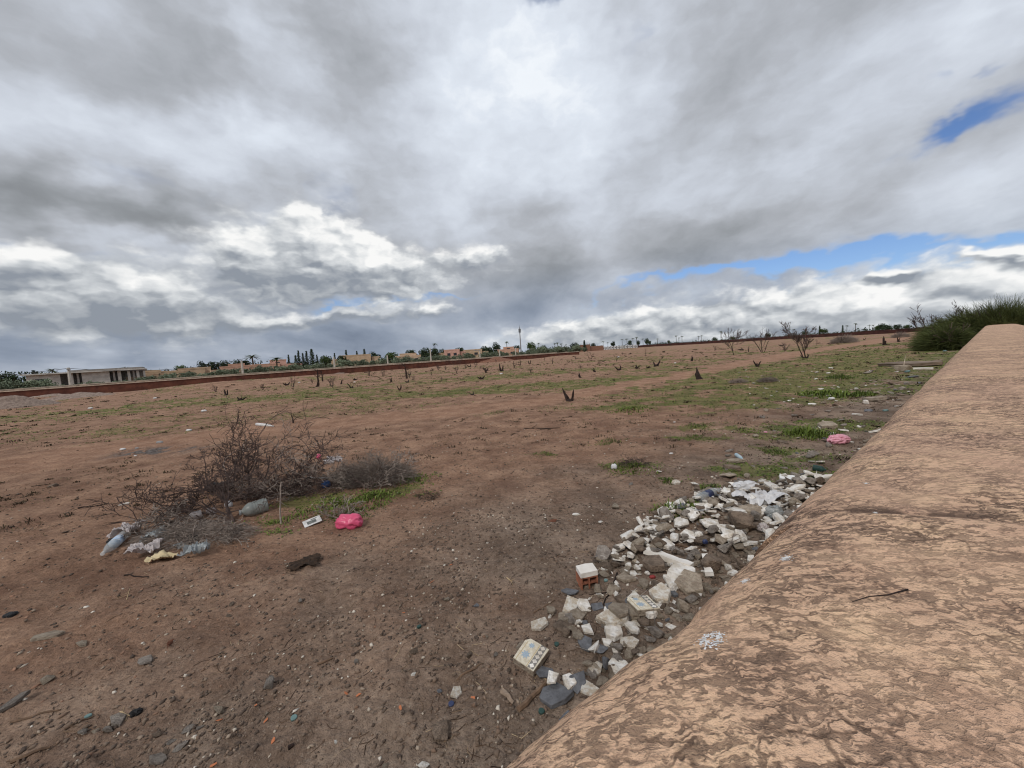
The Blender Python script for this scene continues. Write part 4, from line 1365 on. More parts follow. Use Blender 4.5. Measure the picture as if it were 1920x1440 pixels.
def stump_proto(seed, kind):
    """unit-high (1 m) burnt stump: kind 0 V of two or three stubs, 1 one leaning stub with twigs, 2 low knot, 3 bare twiggy sapling"""
    rg = random.Random(seed)
    root = empty('burnt_stump' if kind != 3 else 'bare_sapling')
    if kind == 0:
        angs = [(rg.choice((-1, 1)) * rg.uniform(.05, .6), rg.uniform(.35, .8)) for _ in range(2 + seed % 3)]
        angs[0] = (angs[0][0] * .6, 1.0)
        if seed % 2 == 0:
            angs = [(-.40, .95), (-.12 - .03 * seed, .55), (.34 - .04 * seed, .80)]
        for lean, h in angs:
            d = Vector((lean + rg.uniform(-.08, .08), rg.uniform(-.25, .25), 1)).normalized()
            pts = crook(rg, (lean * .25, rg.uniform(-.05, .05), -0.06), d, h, 4, .10)
            MB().tube(pts, [.095, .085, .07, .06, .015], 6).build('stub', M_CHAR, root)
        MB().lathe([(.17, -.06), (.19, .03), (.13, .13)], 8).build('root_crown', M_CHAR, root)
    elif kind == 1:
        pts = crook(rg, (0, 0, -.05), (rg.uniform(-.3, .3), rg.uniform(-.2, .2), 1), 1.0, 5, .12)
        MB().tube(pts, [.07, .06, .05, .045, .03, .012], 6).build('stub', M_CHAR, root)
        out = []
        for k in range(4):
            grow(rg, out, pts[rg.randint(1, 4)], (rg.uniform(-1, 1), rg.uniform(-1, 1), .6), .35, .022, 1, .2)
        tubes('twigs', out, M_CHAR, root, 5, 3)
    elif kind == 2:
        for k in range(3):
            d = (rg.uniform(-.9, .9), rg.uniform(-.6, .6), .8)
            pts = crook(rg, (rg.uniform(-.1, .1), 0, -.05), d, rg.uniform(.5, .95), 3, .2)
            MB().tube(pts, [.14, .11, .08, .03], 6).build('stub', M_CHAR, root)
        MB().lathe([(.24, -.06), (.26, .08), (.15, .22)], 8).build('root_crown', M_CHAR, root)
    else:
        out = []
        for k in range(4):
            grow(rg, out, (rg.uniform(-.04, .04), rg.uniform(-.04, .04), -.04), (rg.uniform(-.55, .55), rg.uniform(-.4, .4), 1), .5, .030, 3, .16, (2, 3), .45, .35)
        tubes('stem', [l for l in out if l[0] >= 2], M_REDTWIG, root)
        tubes('twigs', [l for l in out if l[0] < 2], M_REDTWIG, root, rmin=.006)
    return root
_st = {0: [stump_proto(i, 0) for i in range(7)], 1: [stump_proto(10 + i, 1) for i in range(3)], 2: [stump_proto(20 + i, 2) for i in range(3)], 3: [stump_proto(30 + i, 3) for i in range(3)]}
_kids = children_of()
_far_lab = {0: 'small burnt forked stump out on the field', 1: 'thin burnt stick standing out on the field', 2: 'low burnt knot of wood out on the field', 3: 'bare twiggy sapling out on the field'}
_far_grp = {0: 'burnt forked stumps on the field', 1: 'burnt sticks on the field', 2: 'low burnt knots on the field', 3: 'bare saplings on the field'}
_STUMPS = [(424, 741, 15, 0, 'left one of two dark stumps on the green strip before the red wall'), (450, 751, 15, 2, 'right one of two dark stumps on the green strip before the red wall'), (405, 734, 17, 3, None), (492, 722, 14, 3, None),
           (550, 726, 20, 3, None), (585, 713, 12, 3, None), (595, 725, 15, 0, None), (597, 717, 27, 1, None), (605, 713, 22, 1, None), (622, 726, 22, 3, None), (660, 728, 13, 0, None), (664, 713, 9, 2, None), (693, 705, 14, 3, None),
           (718, 706, 15, 3, None), (763, 710, 30, 1, 'tall thin leaning stick left of the twiggy round bush'), (768, 703, 6, 2, None), (750, 731, 12, 0, None), (809, 703, 9, 1, None), (822, 694, 14, 3, None),
           (857, 701, 15, 3, None), (873, 691, 13, 3, None), (881, 688, 8, 2, None), (891, 686, 10, 3, None), (886, 741, 11, 2, None), (908, 693, 8, 2, None), (941, 696, 17, 0, 'curved forked stump with a white bag lying before it'), (964, 690, 14, 1, None),
           (975, 687, 13, 1, None), (993, 682, 9, 0, None), (1036, 682, 11, 1, None), (1055, 694, 6, 2, None), (1088, 708, 12, 0, 'forked stump behind the large V-shaped stump'), (1068, 752, 30, 0, 'large charred V-shaped stump in the middle of the field'), (1080, 674, 8, 3, None),
           (1131, 678, 6, 2, None), (1158, 672, 6, 2, None), (1241, 672, 6, 0, None), (1297, 677, 12, 0, None), (1214, 691, 9, 2, None), (1312, 711, 26, 0, 'V-shaped burnt stump at the near edge of the track'), (1340, 658, 11, 3, None), (1392, 657, 10, 2, None),
           (1421, 687, 15, 0, 'small black stump between the track and the green patch'), (1466, 649, 8, 2, None), (1474, 656, 19, 3, None), (1659, 647, 19, 0, 'forked burnt stump left of the big dark green bush'), (1685, 641, 11, 0, 'low forked stump nearest to the big dark green bush'),
           (550, 793, 23, 1, 'short dark stick rooted behind the brushwood pile'), (1511, 672, 12, 2, 'black burnt foot beside the tallest bare tree'), (1245, 660, 6, 2, None), (1180, 664, 6, 2, None), (1020, 673, 7, 1, None), (930, 680, 7, 3, None), (1150, 684, 5, 2, None), (1065, 664, 7, 3, None)]
for i, (px, py, h, k, lab) in enumerate(_STUMPS):
    p = ground(px, py)
    s = metres(p, h)
    pr = _st[k][(2 * i) % 8 if lab and k == 0 and (2 * i) % 8 < 7 else i % len(_st[k])]
    w = 1.15 if k in (0, 2) else 1.0
    place(pr, _kids, p, random.uniform(-.5, .5) if lab else random.uniform(0, 6.28), (s * w, s * w, s), lab or _far_lab[k], 'stump' if k != 3 else 'sapling', None if lab else _far_grp[k])

_rs = random.Random(31)
for i in range(34):
    px = _rs.uniform(480, 1640); yh = 724 - .0635 * px
    py = yh + _rs.uniform(12, 46)
    p = ground(px, py)
    if float(track_dist(np.array(p.x), np.array(p.y))) < 1.2:
        continue
    k = _rs.choice((1, 2, 2, 3, 3, 0))
    s = metres(p, _rs.uniform(5, 13) * (.6 + (py - yh) / 60))
    place(_st[k][_rs.randrange(len(_st[k]))], _kids, p, _rs.uniform(0, 6.28), (s, s, s), _far_lab[k], 'stump' if k != 3 else 'sapling', _far_grp[k])
for _ps in _st.values():
    for _p in _ps:
        if _p.name not in _used:
            for _c in _kids.get(_p.name, []):
                bpy.data.objects.remove(_c)
            bpy.data.objects.remove(_p)

# bare trees on the right of the field
def bare_tree(px, py, top, seed, label, stems=1, lean=0.0, spread=.5, depth=4, width=1.0, name='bare_tree'):
    p = ground(px, py)
    h = metres(p, py - top)
    rg = random.Random(seed)
    root = tag(empty(name, p), label, 'tree')
    out = []
    for k in range(stems):
        a = (k - (stems - 1) / 2) * .55
        grow(rg, out, (a * .1 * h, rg.uniform(-.05, .05), -.06), (a + lean, rg.uniform(-.2, .2), 1), h * .42, h * .017, depth, .12, (2, 4), spread * width, .32, .66)
    k_ = h / max(q.z for l in out for q in l[1])
    out = [(a_, [Vector((q.x * k_ * .9, q.y * k_ * .9, q.z * k_)) for q in b_], [r_ * .8 for r_ in c_]) for a_, b_, c_ in out]
    tubes('trunk', [l for l in out if l[0] == depth], M_CHAR, root, 6)
    tubes('branch', [l for l in out if 1 < l[0] < depth], M_REDTWIG, root, 5, 4, h * .004)
    tubes('twigs', [l for l in out if l[0] <= 1], M_REDTWIG, root, 3, 3, h * .0028)
bare_tree(1375, 666, 612, 3, 'slim bare tree left of the spreading bare tree', 1, .1, .45, 5)
bare_tree(1430, 660, 612, 4, 'spreading bare tree with several stems on the horizon', 3, 0, .5, 4, 1.0)
bare_tree(1509, 671, 598, 6, 'tallest bare tree leaning over the track', 2, -.1, .5, 5)
bare_tree(1531, 648, 626, 7, 'small bare tree right of the tallest bare tree', 1, 0, .6, 3)
bare_tree(1106, 677, 652, 8, 'forked bare tree in front of the brick hut', 2, 0, .5, 3)
bare_tree(1210, 666, 646, 9, 'small bare tree right of the white panel fence', 1, 0, .5, 3)
bare_tree(853, 687, 667, 10, 'twiggy round bare bush in the middle distance', 4, 0, .7, 3, 1.2, 'bare_bush')
bare_tree(738 + 84, 694, 680, 11, 'thin bare sapling left of the twiggy round bush', 2, 0, .5, 2)

# ---------------------------------------------------------------- broom-like bushes
def strand_bush(name, p, w, d, h, n, mat, label, cat, seed, up=0.9, thick=0.006, droop=0.25, wood=True, skew=0.0, extra_mat=None):
    rg = np.random.default_rng(seed)
    root = tag(empty(name, p), label, cat)
    if wood:
        r2 = random.Random(seed); out = []
        for k in range(9):
            grow(r2, out, (r2.uniform(-.2, .2) * w, r2.uniform(-.2, .2) * d, -.05), (r2.uniform(-.9, .9), r2.uniform(-.6, .6), 1), h * .5, h * .013, 2, .15, (2, 3), .5, .3)
        tubes('branch', out, M_REDTWIG, root, 4, 3, thick * 1.2)
    a = rg.uniform(0, 2 * np.pi, n); rad = np.sqrt(rg.uniform(0, 1, n))
    bx = np.cos(a) * rad * w * 0.42; by = np.sin(a) * rad * d * 0.42
    bz = rg.uniform(0, 0.62, n) * h * (1 - 0.6 * rad ** 2) + skew * bx
    dirx = np.cos(a) * rad * 1.0 + rg.normal(0, .38, n); diry = np.sin(a) * rad + rg.normal(0, .38, n); dirz = up * (1.15 - .7 * rad) + rg.normal(0, .25, n)
    L = h * rg.uniform(0.18, 0.5, n)
    D3 = np.stack([dirx, diry, dirz], 1); D3 /= np.linalg.norm(D3, axis=1, keepdims=True)
    side = np.cross(D3, rg.normal(size=(n, 3))); side /= np.linalg.norm(side, axis=1, keepdims=True)
    B = np.stack([bx, by, bz], 1)
    V = []
    for i, t in enumerate((0, .4, .75, 1.0)):
        c = B + D3 * (L * t)[:, None] + np.stack([rg.normal(0, .02, n), rg.normal(0, .02, n), -droop * L * t * t * rad], 1)
        wd = thick * (1 - .75 * t)
        V += [c + side * wd, c - side * wd]
    V = np.stack(V, 1)
    V[:, :, 2] = np.maximum(V[:, :, 2], 0.01)
    base = (np.arange(n) * 8)[:, None]
    F = np.concatenate([base + np.array([2 * i, 2 * i + 1, 2 * i + 3, 2 * i + 2]) for i in range(3)])
    o_ = obj('foliage' if mat in (M_BROOM,) else 'twigs', mesh_np('foliage', V.reshape(-1, 3), F), mat, root)
    o_['kind'] = 'stuff'
    return root
pA = ground(1792, 634)
strand_bush('broom_bush', pA, 5.6, 4.2, 2.3, 18000, M_BROOM, 'big dark green feathery bush at the end of the wall', 'bush', 1, 0.8, 0.011, .35)
pA2 = pA + Vector((2.2, -.8, 0)); pA2.z = float(hgt(pA2.x, pA2.y))
for _px, _top, _sd, _lb in ((1752, 566, 71, 'left one of two grey leafless wispy shrubs in the big dark bush'), (1790, 560, 72, 'right one of two grey leafless wispy shrubs in the big dark bush')):
    bare_tree(_px, 636, _top, _sd, _lb, 7, 0, .34, 4, 1.0, 'wispy_shrub')
pB = Vector((*wall_xy(49.5, -0.5), 0)); pB.z = float(hgt(pB.x, pB.y))
strand_bush('broom_bush', pB, 10, 9, 3.7, 24000, M_BROOM, 'tall dark green bush behind the far end of the wall', 'bush', 3, 0.9, 0.014, .35)
pC = Vector((*wall_xy(39, 1.9), 0)); pC.z = float(hgt(pC.x, pC.y))
strand_bush('broom_bush', pC, 2.8, 2.8, 2.0, 6000, M_BROOM, 'low dark green bush pressed against the far wall', 'bush', 4, 0.8, 0.014, .35)
strand_bush('dry_bush', ground(1583, 643), metres(ground(1583, 643), 54), 1.4, metres(ground(1583, 643), 20), 2500, M_DRYTWIG, 'round grey dry bush right of the bare trees', 'bush', 5, .7, .010)
strand_bush('dry_bush', ground(1688, 633), metres(ground(1688, 633), 36), 1.4, metres(ground(1688, 633), 14), 1500, M_DRYTWIG, 'small grey dry bush just left of the big dark green bush', 'bush', 6, .7, .011)
strand_bush('dry_bush', ground(366, 717), metres(ground(366, 717), 58), 2.2, metres(ground(366, 717), 15), 2600, M_REDTWIG, 'dark low brush lying on the rise before the red wall', 'bush', 7, .5, .014)
strand_bush('dry_bush', ground(1385, 717), .75, .4, .22, 700, M_DRYTWIG, 'low grey dry shrub on the green patch, left of two', 'shrub', 8, .6, .004)
strand_bush('dry_bush', ground(1440, 716), .8, .4, .26, 800, M_DRYTWIG, 'low grey dry shrub on the green patch, right of two', 'shrub', 9, .6, .004)

# ================================================================ THE BRUSHWOOD PILE
M_PALEBOUGH = simple('bleached_wood', lin(172, 158, 148), lin(128, 114, 104), 18, .95, .1)
def brush(name, label, px, py, stems, seed, mat_thick, mat_thin, wander=.22, depth=4, fork=(2, 4), spread=.75, up=.02, rad=.012, shrink=.66, cat='branch', group=None, rmin=.0025, lift=0.0):
    """a cut thorny bough lying on the ground; stems: (dx px, dy px, away m, share of first length)"""
    p = ground(px, py)
    rg = random.Random(seed)
    root = tag(empty(name, p), label, cat, group)
    for (dx, dy, away, l0) in stems:
        out = []
        v = Vector((metres(p, dx), away, metres(p, -dy)))
        grow(rg, out, (rg.uniform(-.03, .03), rg.uniform(-.03, .03), .005 + lift), v.normalized(), v.length * l0, rad, depth, wander, fork, spread, up, shrink, floor=0.004)
        if depth == 0:
            tubes('bough', out, mat_thick, root, 6, 5, rmin)
            continue
        tubes('bough', [l for l in out if l[0] >= depth - 1], mat_thick, root, 6, 5, rmin * 1.6)
        tubes('twigs', [l for l in out if l[0] < depth - 1], mat_thin, root, 4, 3, rmin)
    return root

brush('thorn_branch', 'dark thorny branch fanning out left at the front of the brushwood pile', 436, 978, [(-190, -75, .1, .62), (-120, -55, .25, .55), (-75, -95, .15, .55), (-40, -110, .3, .5), (-170, -25, -.1, .55), (-110, -90, .2, .5)], 41, M_REDTWIG, M_REDTWIG, rad=.014, wander=.16, spread=.6)
brush('thorn_branch', 'dark thorny branch at the back left of the brushwood pile', 470, 925, [(-70, -85, .1, .62), (-25, -110, .2, .62), (40, -95, .2, .62), (90, -75, .3, .6), (-100, -50, .3, .55)], 42, M_REDTWIG, M_REDTWIG, rad=.012)
brush('thorn_branch', 'reddish thorny branch reaching up to the right behind the white stick', 545, 915, [(60, -105, .2, .65), (90, -70, .1, .6), (-40, -90, .2, .6), (20, -85, .4, .55)], 43, M_REDTWIG, M_REDTWIG, rad=.012)
brush('thorn_branch', 'flat dark thorny branch in the middle of the brushwood pile', 560, 930, [(-110, -25, .1, .6), (80, -22, .0, .55), (-60, -45, .3, .55), (60, -35, .3, .55), (-140, -40, .2, .55)], 44, M_REDTWIG, M_DRYTWIG, rad=.011)
brush('thorn_branch', 'arching dark branch over the black bag in the brushwood', 455, 900, [(-40, -95, .1, .75), (60, -85, .1, .7), (20, -100, .2, .7)], 52, M_REDTWIG, M_REDTWIG, rad=.010)
brush('dry_branch', 'grey dense dry branch at the right end of the brushwood pile', 690, 915, [(70, -35, .1, .5), (-50, -45, .2, .5), (20, -60, .2, .5), (90, -15, .0, .5), (-80, -20, 0, .5), (50, -50, .35, .5)], 45, M_REDTWIG, M_DRYTWIG, rad=.008, depth=5, fork=(2, 3), shrink=.62)
brush('dry_branch', 'grey dry branch behind the dense one at the right end of the pile', 735, 890, [(45, -40, .1, .55), (-50, -35, .1, .55), (20, -50, .2, .5), (60, -15, .1, .5)], 46, M_REDTWIG, M_DRYTWIG, rad=.007, depth=5, fork=(2, 3), shrink=.6)
brush('dry_branch', 'bleached twig heap lying over the litter at the front of the pile', 345, 1022, [(-90, -25, .05, .5), (90, -20, .1, .5), (-40, -40, .1, .5), (50, -45, .1, .5), (110, -5, -.05, .45), (-60, -15, .2, .5), (10, -30, .25, .5)], 47, M_DRYTWIG, M_DRYTWIG, rad=.006, depth=5, fork=(2, 3), up=.0, shrink=.62, spread=.8)
brush('dry_branch', 'pale twig heap on the green weeds above the pink bag', 640, 972, [(-50, -15, .05, .5), (45, -20, .1, .5), (-15, -35, .1, .5), (25, -30, .15, .5)], 48, M_DRYTWIG, M_DRYTWIG, rad=.005, depth=4, up=.0, shrink=.62, spread=.8)
brush('dry_branch', 'dry grey tangle at the left foot of the pile behind the water bottle', 270, 1000, [(-45, -20, .1, .5), (50, -25, .1, .5), (20, -40, .2, .5), (-25, -30, .15, .5), (90, -20, .1, .5)], 49, M_DRYTWIG, M_DRYTWIG, rad=.005, depth=4, up=.02, shrink=.64, spread=.7)
brush('thorn_branch', 'bleached crooked bough hanging over the back of the pile', 432, 905, [(-5, -80, .15, .9), (6, -70, .1, .8)], 50, M_PALEBOUGH, M_PALEBOUGH, rad=.010, depth=1, wander=.30, spread=.4)
brush('bare_stick', 'straight grey stick leaning out of the pile beside the large bottle', 530, 983, [(-20, -72, .10, 1.0)], 51, M_DRYTWIG, M_DRYTWIG, rad=.010, depth=0, wander=.05)
brush('thorn_branch', 'dense dark thorn branch in the heart of the brushwood pile', 545, 928, [(-90, -40, .2, .5), (70, -45, .1, .5), (-30, -70, .2, .5), (25, -60, .1, .5), (-60, -20, 0, .5), (100, -20, .2, .5)], 53, M_REDTWIG, M_REDTWIG, rad=.009, depth=5, fork=(2, 3), shrink=.64, spread=.9)
brush('thorn_branch', 'low dark thorn branch between the large bottle and the blue bag', 500, 935, [(-60, -25, .2, .5), (80, -30, .1, .5), (20, -45, .2, .5), (130, -15, .1, .5)], 54, M_REDTWIG, M_DRYTWIG, rad=.008, depth=5, fork=(2, 3), shrink=.64, spread=.9)
brush('thorn_branch', 'fine dark thorn branch at the upper left of the brushwood pile', 440, 905, [(-50, -60, .1, .55), (40, -70, .2, .55), (-10, -85, .1, .55), (90, -50, .1, .5)], 55, M_REDTWIG, M_REDTWIG, rad=.008, depth=5, fork=(2, 3), shrink=.66, spread=.8)
brush('thorn_branch', 'dark thorn branch spreading low over the ground at the left of the pile', 350, 962, [(-110, -40, .1, .55), (-60, -60, .1, .55), (70, -50, .1, .55), (30, -70, .2, .5), (-140, -20, 0, .5), (100, -25, .1, .5)], 56, M_REDTWIG, M_REDTWIG, rad=.008, depth=5, fork=(2, 3), shrink=.64, spread=.8)
brush('thorn_branch', 'dark thorn branch bridging the left and middle of the brushwood', 420, 940, [(-80, -50, .1, .55), (80, -55, .1, .55), (10, -75, .2, .55), (120, -35, .1, .5), (-40, -60, .2, .5)], 57, M_REDTWIG, M_REDTWIG, rad=.008, depth=5, fork=(2, 3), shrink=.65, spread=.85)
brush('dry_branch', 'grey thorn branch joining the middle and right end of the brushwood', 630, 912, [(-90, -35, .1, .5), (60, -40, .1, .5), (-20, -60, .2, .5), (100, -25, .1, .5), (20, -45, .2, .5)], 58, M_REDTWIG, M_DRYTWIG, rad=.008, depth=5, fork=(2, 3), shrink=.64, spread=.85)
brush('dry_branch', 'bleached tangle between the pale bags and the thorny stems', 320, 1005, [(-90, -20, .05, .5), (80, -28, .1, .5), (20, -45, .1, .5), (-40, -35, .15, .5), (120, -15, .1, .5)], 59, M_DRYTWIG, M_DRYTWIG, rad=.006, depth=5, fork=(2, 3), up=.0, shrink=.64, spread=.85)
brush('dry_branch', 'bleached tangle right of the grey bag at the front of the pile', 430, 1018, [(-80, -20, .05, .5), (60, -22, .1, .5), (10, -35, .1, .5), (-40, -30, .15, .5)], 60, M_DRYTWIG, M_DRYTWIG, rad=.006, depth=5, fork=(2, 3), up=.0, shrink=.62, spread=.85)
strand_bush('dry_bush', ground(560, 922), 1.4, .55, .34, 1100, M_REDTWIG, 'dark twig litter in the heart of the brushwood pile', 'brush', 61, .15, .0022, .2, False)
strand_bush('dry_bush', ground(700, 905), 1.15, .5, .46, 3600, M_DRYTWIG, 'dense fine grey twigs at the right end of the brushwood pile', 'brush', 62, .6, .0021, .2, False)
strand_bush('dry_bush', ground(365, 1012), 1.3, .45, .24, 2200, M_DRYTWIG, 'fine bleached twigs spread over the litter at the front', 'brush', 63, .35, .0018, .3, False)
strand_bush('dead_weed', ground(802, 935), .28, .16, .14, 90, M_BARK, 'little dark dead weed on bare soil right of the pile', 'weed', 64, .7, .003, .1, False)
strand_bush('dead_weed', ground(1190, 874), .40, .2, .17, 200, M_REDTWIG, 'dark dead weed ringed with green right of the middle', 'weed', 65, .8, .003, .1, False)

# ================================================================ RUBBLE ALONG THE WALL
def stone_mat(name, c1, c2, scale=5, vary=.16, b_=.03):
    return simple(name, c1, c2, scale, 0.93, vary, b_, 5)
M_PLASTER = stone_mat('white_plaster', lin(240, 237, 232), lin(198, 187, 172), 2.2, .08, .02)
M_TANSTONE = stone_mat('tan_stone', lin(184, 170, 152), lin(146, 131, 115))
M_BROWNSTONE = stone_mat('brown_stone', lin(146, 128, 112), lin(106, 92, 80))
M_GREYSTONE = stone_mat('grey_stone', lin(170, 160, 150), lin(128, 118, 110))
M_SLATE = stone_mat('blue_grey_slate', lin(114, 115, 119), lin(90, 90, 93), 4, .12, .008)
M_REDBRICK = stone_mat('red_brick', lin(160, 104, 80), lin(124, 80, 62))
M_PATTERN = stone_mat('cream_tile_face', lin(222, 215, 198), lin(194, 183, 162), 8, .06, .004)
M_TILEBLUE = simple('tile_blue', lin(166, 180, 190), lin(144, 160, 174), 20)
M_TILEGREY = simple('tile_grey', lin(138, 134, 128), lin(116, 112, 106), 20)
M_TILEYELLOW = simple('tile_ochre', lin(200, 182, 146), lin(180, 160, 124), 20)
M_RELIEF = stone_mat('stained_tile_face', lin(240, 236, 228), lin(202, 184, 160), 7, .06, .02)

def stone_mesh(seed, n=11, flat=.6, name='stone'):
    """unit rock: hull of points on a squashed ball, edges slightly broken"""
    rg = np.random.default_rng(seed)
    P = rg.normal(size=(n, 3)); P /= np.linalg.norm(P, axis=1, keepdims=True)
    P *= rg.uniform(.75, 1.05, (n, 1)); P[:, 2] *= flat
    bm = bmesh.new()
    for q in P:
        bm.verts.new(q * 0.5)
    r = bmesh.ops.convex_hull(bm, input=bm.verts)
    bmesh.ops.delete(bm, geom=[e for e in r['geom_unused'] if isinstance(e, bmesh.types.BMVert)], context='VERTS')
    bmesh.ops.bevel(bm, geom=bm.edges[:], offset=0.035, segments=1, affect='EDGES')
    return mesh_bm(name, bm)

def slab_mesh(seed, sides=5, thick=.22, name='slab'):
    """unit flat fragment: broken polygon with rough edge"""
    rg = random.Random(seed)
    a0 = rg.uniform(0, 6.28)
    poly = []
    for i in range(sides):
        a = a0 + 2 * math.pi * (i + rg.uniform(-.28, .28)) / sides
        r = .5 * rg.uniform(.72, 1.08)
        poly.append((r * math.cos(a), r * math.sin(a) * .85))
    bm = bmesh.new()
    lo = [bm.verts.new((x * rg.uniform(.9, 1.05), y * rg.uniform(.9, 1.05), -thick / 2)) for x, y in poly]
    hi = [bm.verts.new((x, y, thick / 2 + rg.uniform(-.02, .02))) for x, y in poly]
    bm.faces.new(hi); bm.faces.new(lo[::-1])
    for i in range(sides):
        bm.faces.new((lo[i], lo[(i + 1) % sides], hi[(i + 1) % sides], hi[i]))
    bmesh.ops.bevel(bm, geom=bm.edges[:], offset=0.018, segments=1, affect='EDGES')
    return mesh_bm(name, bm)

_stones = [stone_mesh(500 + i, 9 + i % 5, (.5, .62, .75, .45)[i % 4]) for i in range(16)]
_slabs = [slab_mesh(540 + i, 4 + i % 3, (.11, .16, .22)[i % 3]) for i in range(18)]
_cache = {}
def with_mat(me, mat):
    k = (me.name, mat.name)
    if k not in _cache:
        m2 = me.copy(); m2.materials.clear(); m2.materials.append(mat)
        _cache[k] = m2
    return _cache[k]

def low_z(me, M3):
    co = np.empty(len(me.vertices) * 3, np.float32); me.vertices.foreach_get('co', co)
    return float((co.reshape(-1, 3) @ np.array(M3).T)[:, 2].min())

def drop(name, me, mat, px, py, size, rot, label, cat, group=None, squash=(1, 1, 1), sink=.25, lift=0.0, at_point=None):
    """lay a unit piece on the ground, its lowest point a little below the surface"""
    p = at_point or ground(px, py)
    M3 = Euler(rot).to_matrix() @ Matrix.Diagonal(Vector((size * squash[0], size * squash[1], size * squash[2])))
    lz = low_z(me, M3)
    o = obj(name, with_mat(me, mat), None, None, loc=(p.x, p.y, p.z - lz * (1 - sink) + lift), rot=rot, scale=(size * squash[0], size * squash[1], size * squash[2]))
    tag(o, label, cat, group)
    return o
rg = random.Random(99)
def rr(a=.25):
    return (rg.uniform(-a, a), rg.uniform(-a, a), rg.uniform(0, 6.28))

PLACED = []
def key(px, py, w, kind, mat, label, k=0, squash=(1, 1, 1), tilt=.2, name=None, lift=0.0, cat=None, sink=.15):
    p = ground(px, py)
    size = metres(p, w) * (1.12 if kind == 'stone' else 1.38)
    me = (_stones if kind == 'stone' else _slabs)[k % (16 if kind == 'stone' else 18)]
    nm = name or ('stone' if kind == 'stone' else 'tile_fragment')
    PLACED.append((p.x, p.y, size * .45))
    return drop(nm, me, mat, px, py, size, rr(tilt), label, cat or ('stone' if kind == 'stone' else 'fragment'), None, squash, sink, lift)

# patterned cement tiles
def pattern_tile(px, py, w, rz, tilt, seed, label):
    p = ground(px, py, .03)
    s = metres(p, w)
    root = tag(empty('patterned_tile', p, rz, s), label, 'tile')
    root.rotation_euler = (tilt[0], tilt[1], rz)
    rg2 = random.Random(seed)
    poly = [(-.5, -.40), (.46, -.45), (.5, .30), (.34, .44), (-.44, .42)]
    MB().prism(poly, -.17, .02).build('slab', M_TANSTONE, root)
    MB().prism([(x * .985, y * .985) for x, y in poly], .0205, .05).build('glazed_face', M_PATTERN, root)
    MB().box(-.46, .46, -.36, -.15, .0505, .054).build('border_band', M_TILEGREY, root)
    for i in range(5):
        x = -.36 + i * .18
        MB().prism([(x - .085, -.255), (x, -.35), (x + .085, -.255), (x, -.16)], .0545, .058).build('diamond', M_PLASTER, root)
    MB().box(-.46, .44, -.125, -.10, .0505, .054).build('ochre_line', M_TILEYELLOW, root)
    for cx, cy, r in ((-.12, .13, .17), (.27, .12, .12)):
        star = []
        for i in range(16):
            a = math.pi * i / 8; q = r if i % 2 == 0 else r * .55
            star.append((cx + q * math.cos(a), cy + q * math.sin(a)))
        MB().prism(star, .0505, .055).build('star', M_TILEBLUE, root)
    MB().box(-.44, .36, .31, .335, .0505, .054).build('ochre_line', M_TILEYELLOW, root)
    PLACED.append((p.x, p.y, s * .5))
pattern_tile(996, 1238, 56, R(55), (.10, -.10), 1, 'thick patterned tile with blue stars lying alone at the near edge of the rubble')
pattern_tile(1205, 1141, 52, R(100), (.05, .14), 2, 'patterned tile with blue stars in the middle of the rubble')

# hollow brick stub with white plaster on top
p = ground(1101, 1096)
s_ = metres(p, 33)
hb_ = tag(empty('hollow_brick', p, R(12)), 'broken red hollow brick with white plaster on its top', 'brick')
k_ = s_
mb = MB()
for x0, x1 in ((-.5, -.42), (-.06, .02), (.42, .5)):
    mb.box(x0 * k_, x1 * k_, -.4 * k_, .4 * k_, -.02, .62 * k_)
MB().box(-.5 * k_, .5 * k_, -.405 * k_, .405 * k_, .622 * k_, .70 * k_).build('top_shell', M_REDBRICK, hb_)
mb.build('web', M_REDBRICK, hb_)
MB().box(-.418 * k_, -.062 * k_, -.398 * k_, .398 * k_, .29 * k_, .35 * k_).box(.022 * k_, .418 * k_, -.398 * k_, .398 * k_, .29 * k_, .35 * k_).build('shelf', M_REDBRICK, hb_)
MB().box(-.418 * k_, .418 * k_, .30 * k_, .36 * k_, .01, .288 * k_).build('rear_shell', M_BROWNSTONE, hb_)
MB().prism([(-.52 * k_, -.43 * k_), (.5 * k_, -.40 * k_), (.54 * k_, .38 * k_), (.1 * k_, .46 * k_), (-.48 * k_, .40 * k_)], .703 * k_, .98 * k_).build('plaster_cap', M_PLASTER, hb_)

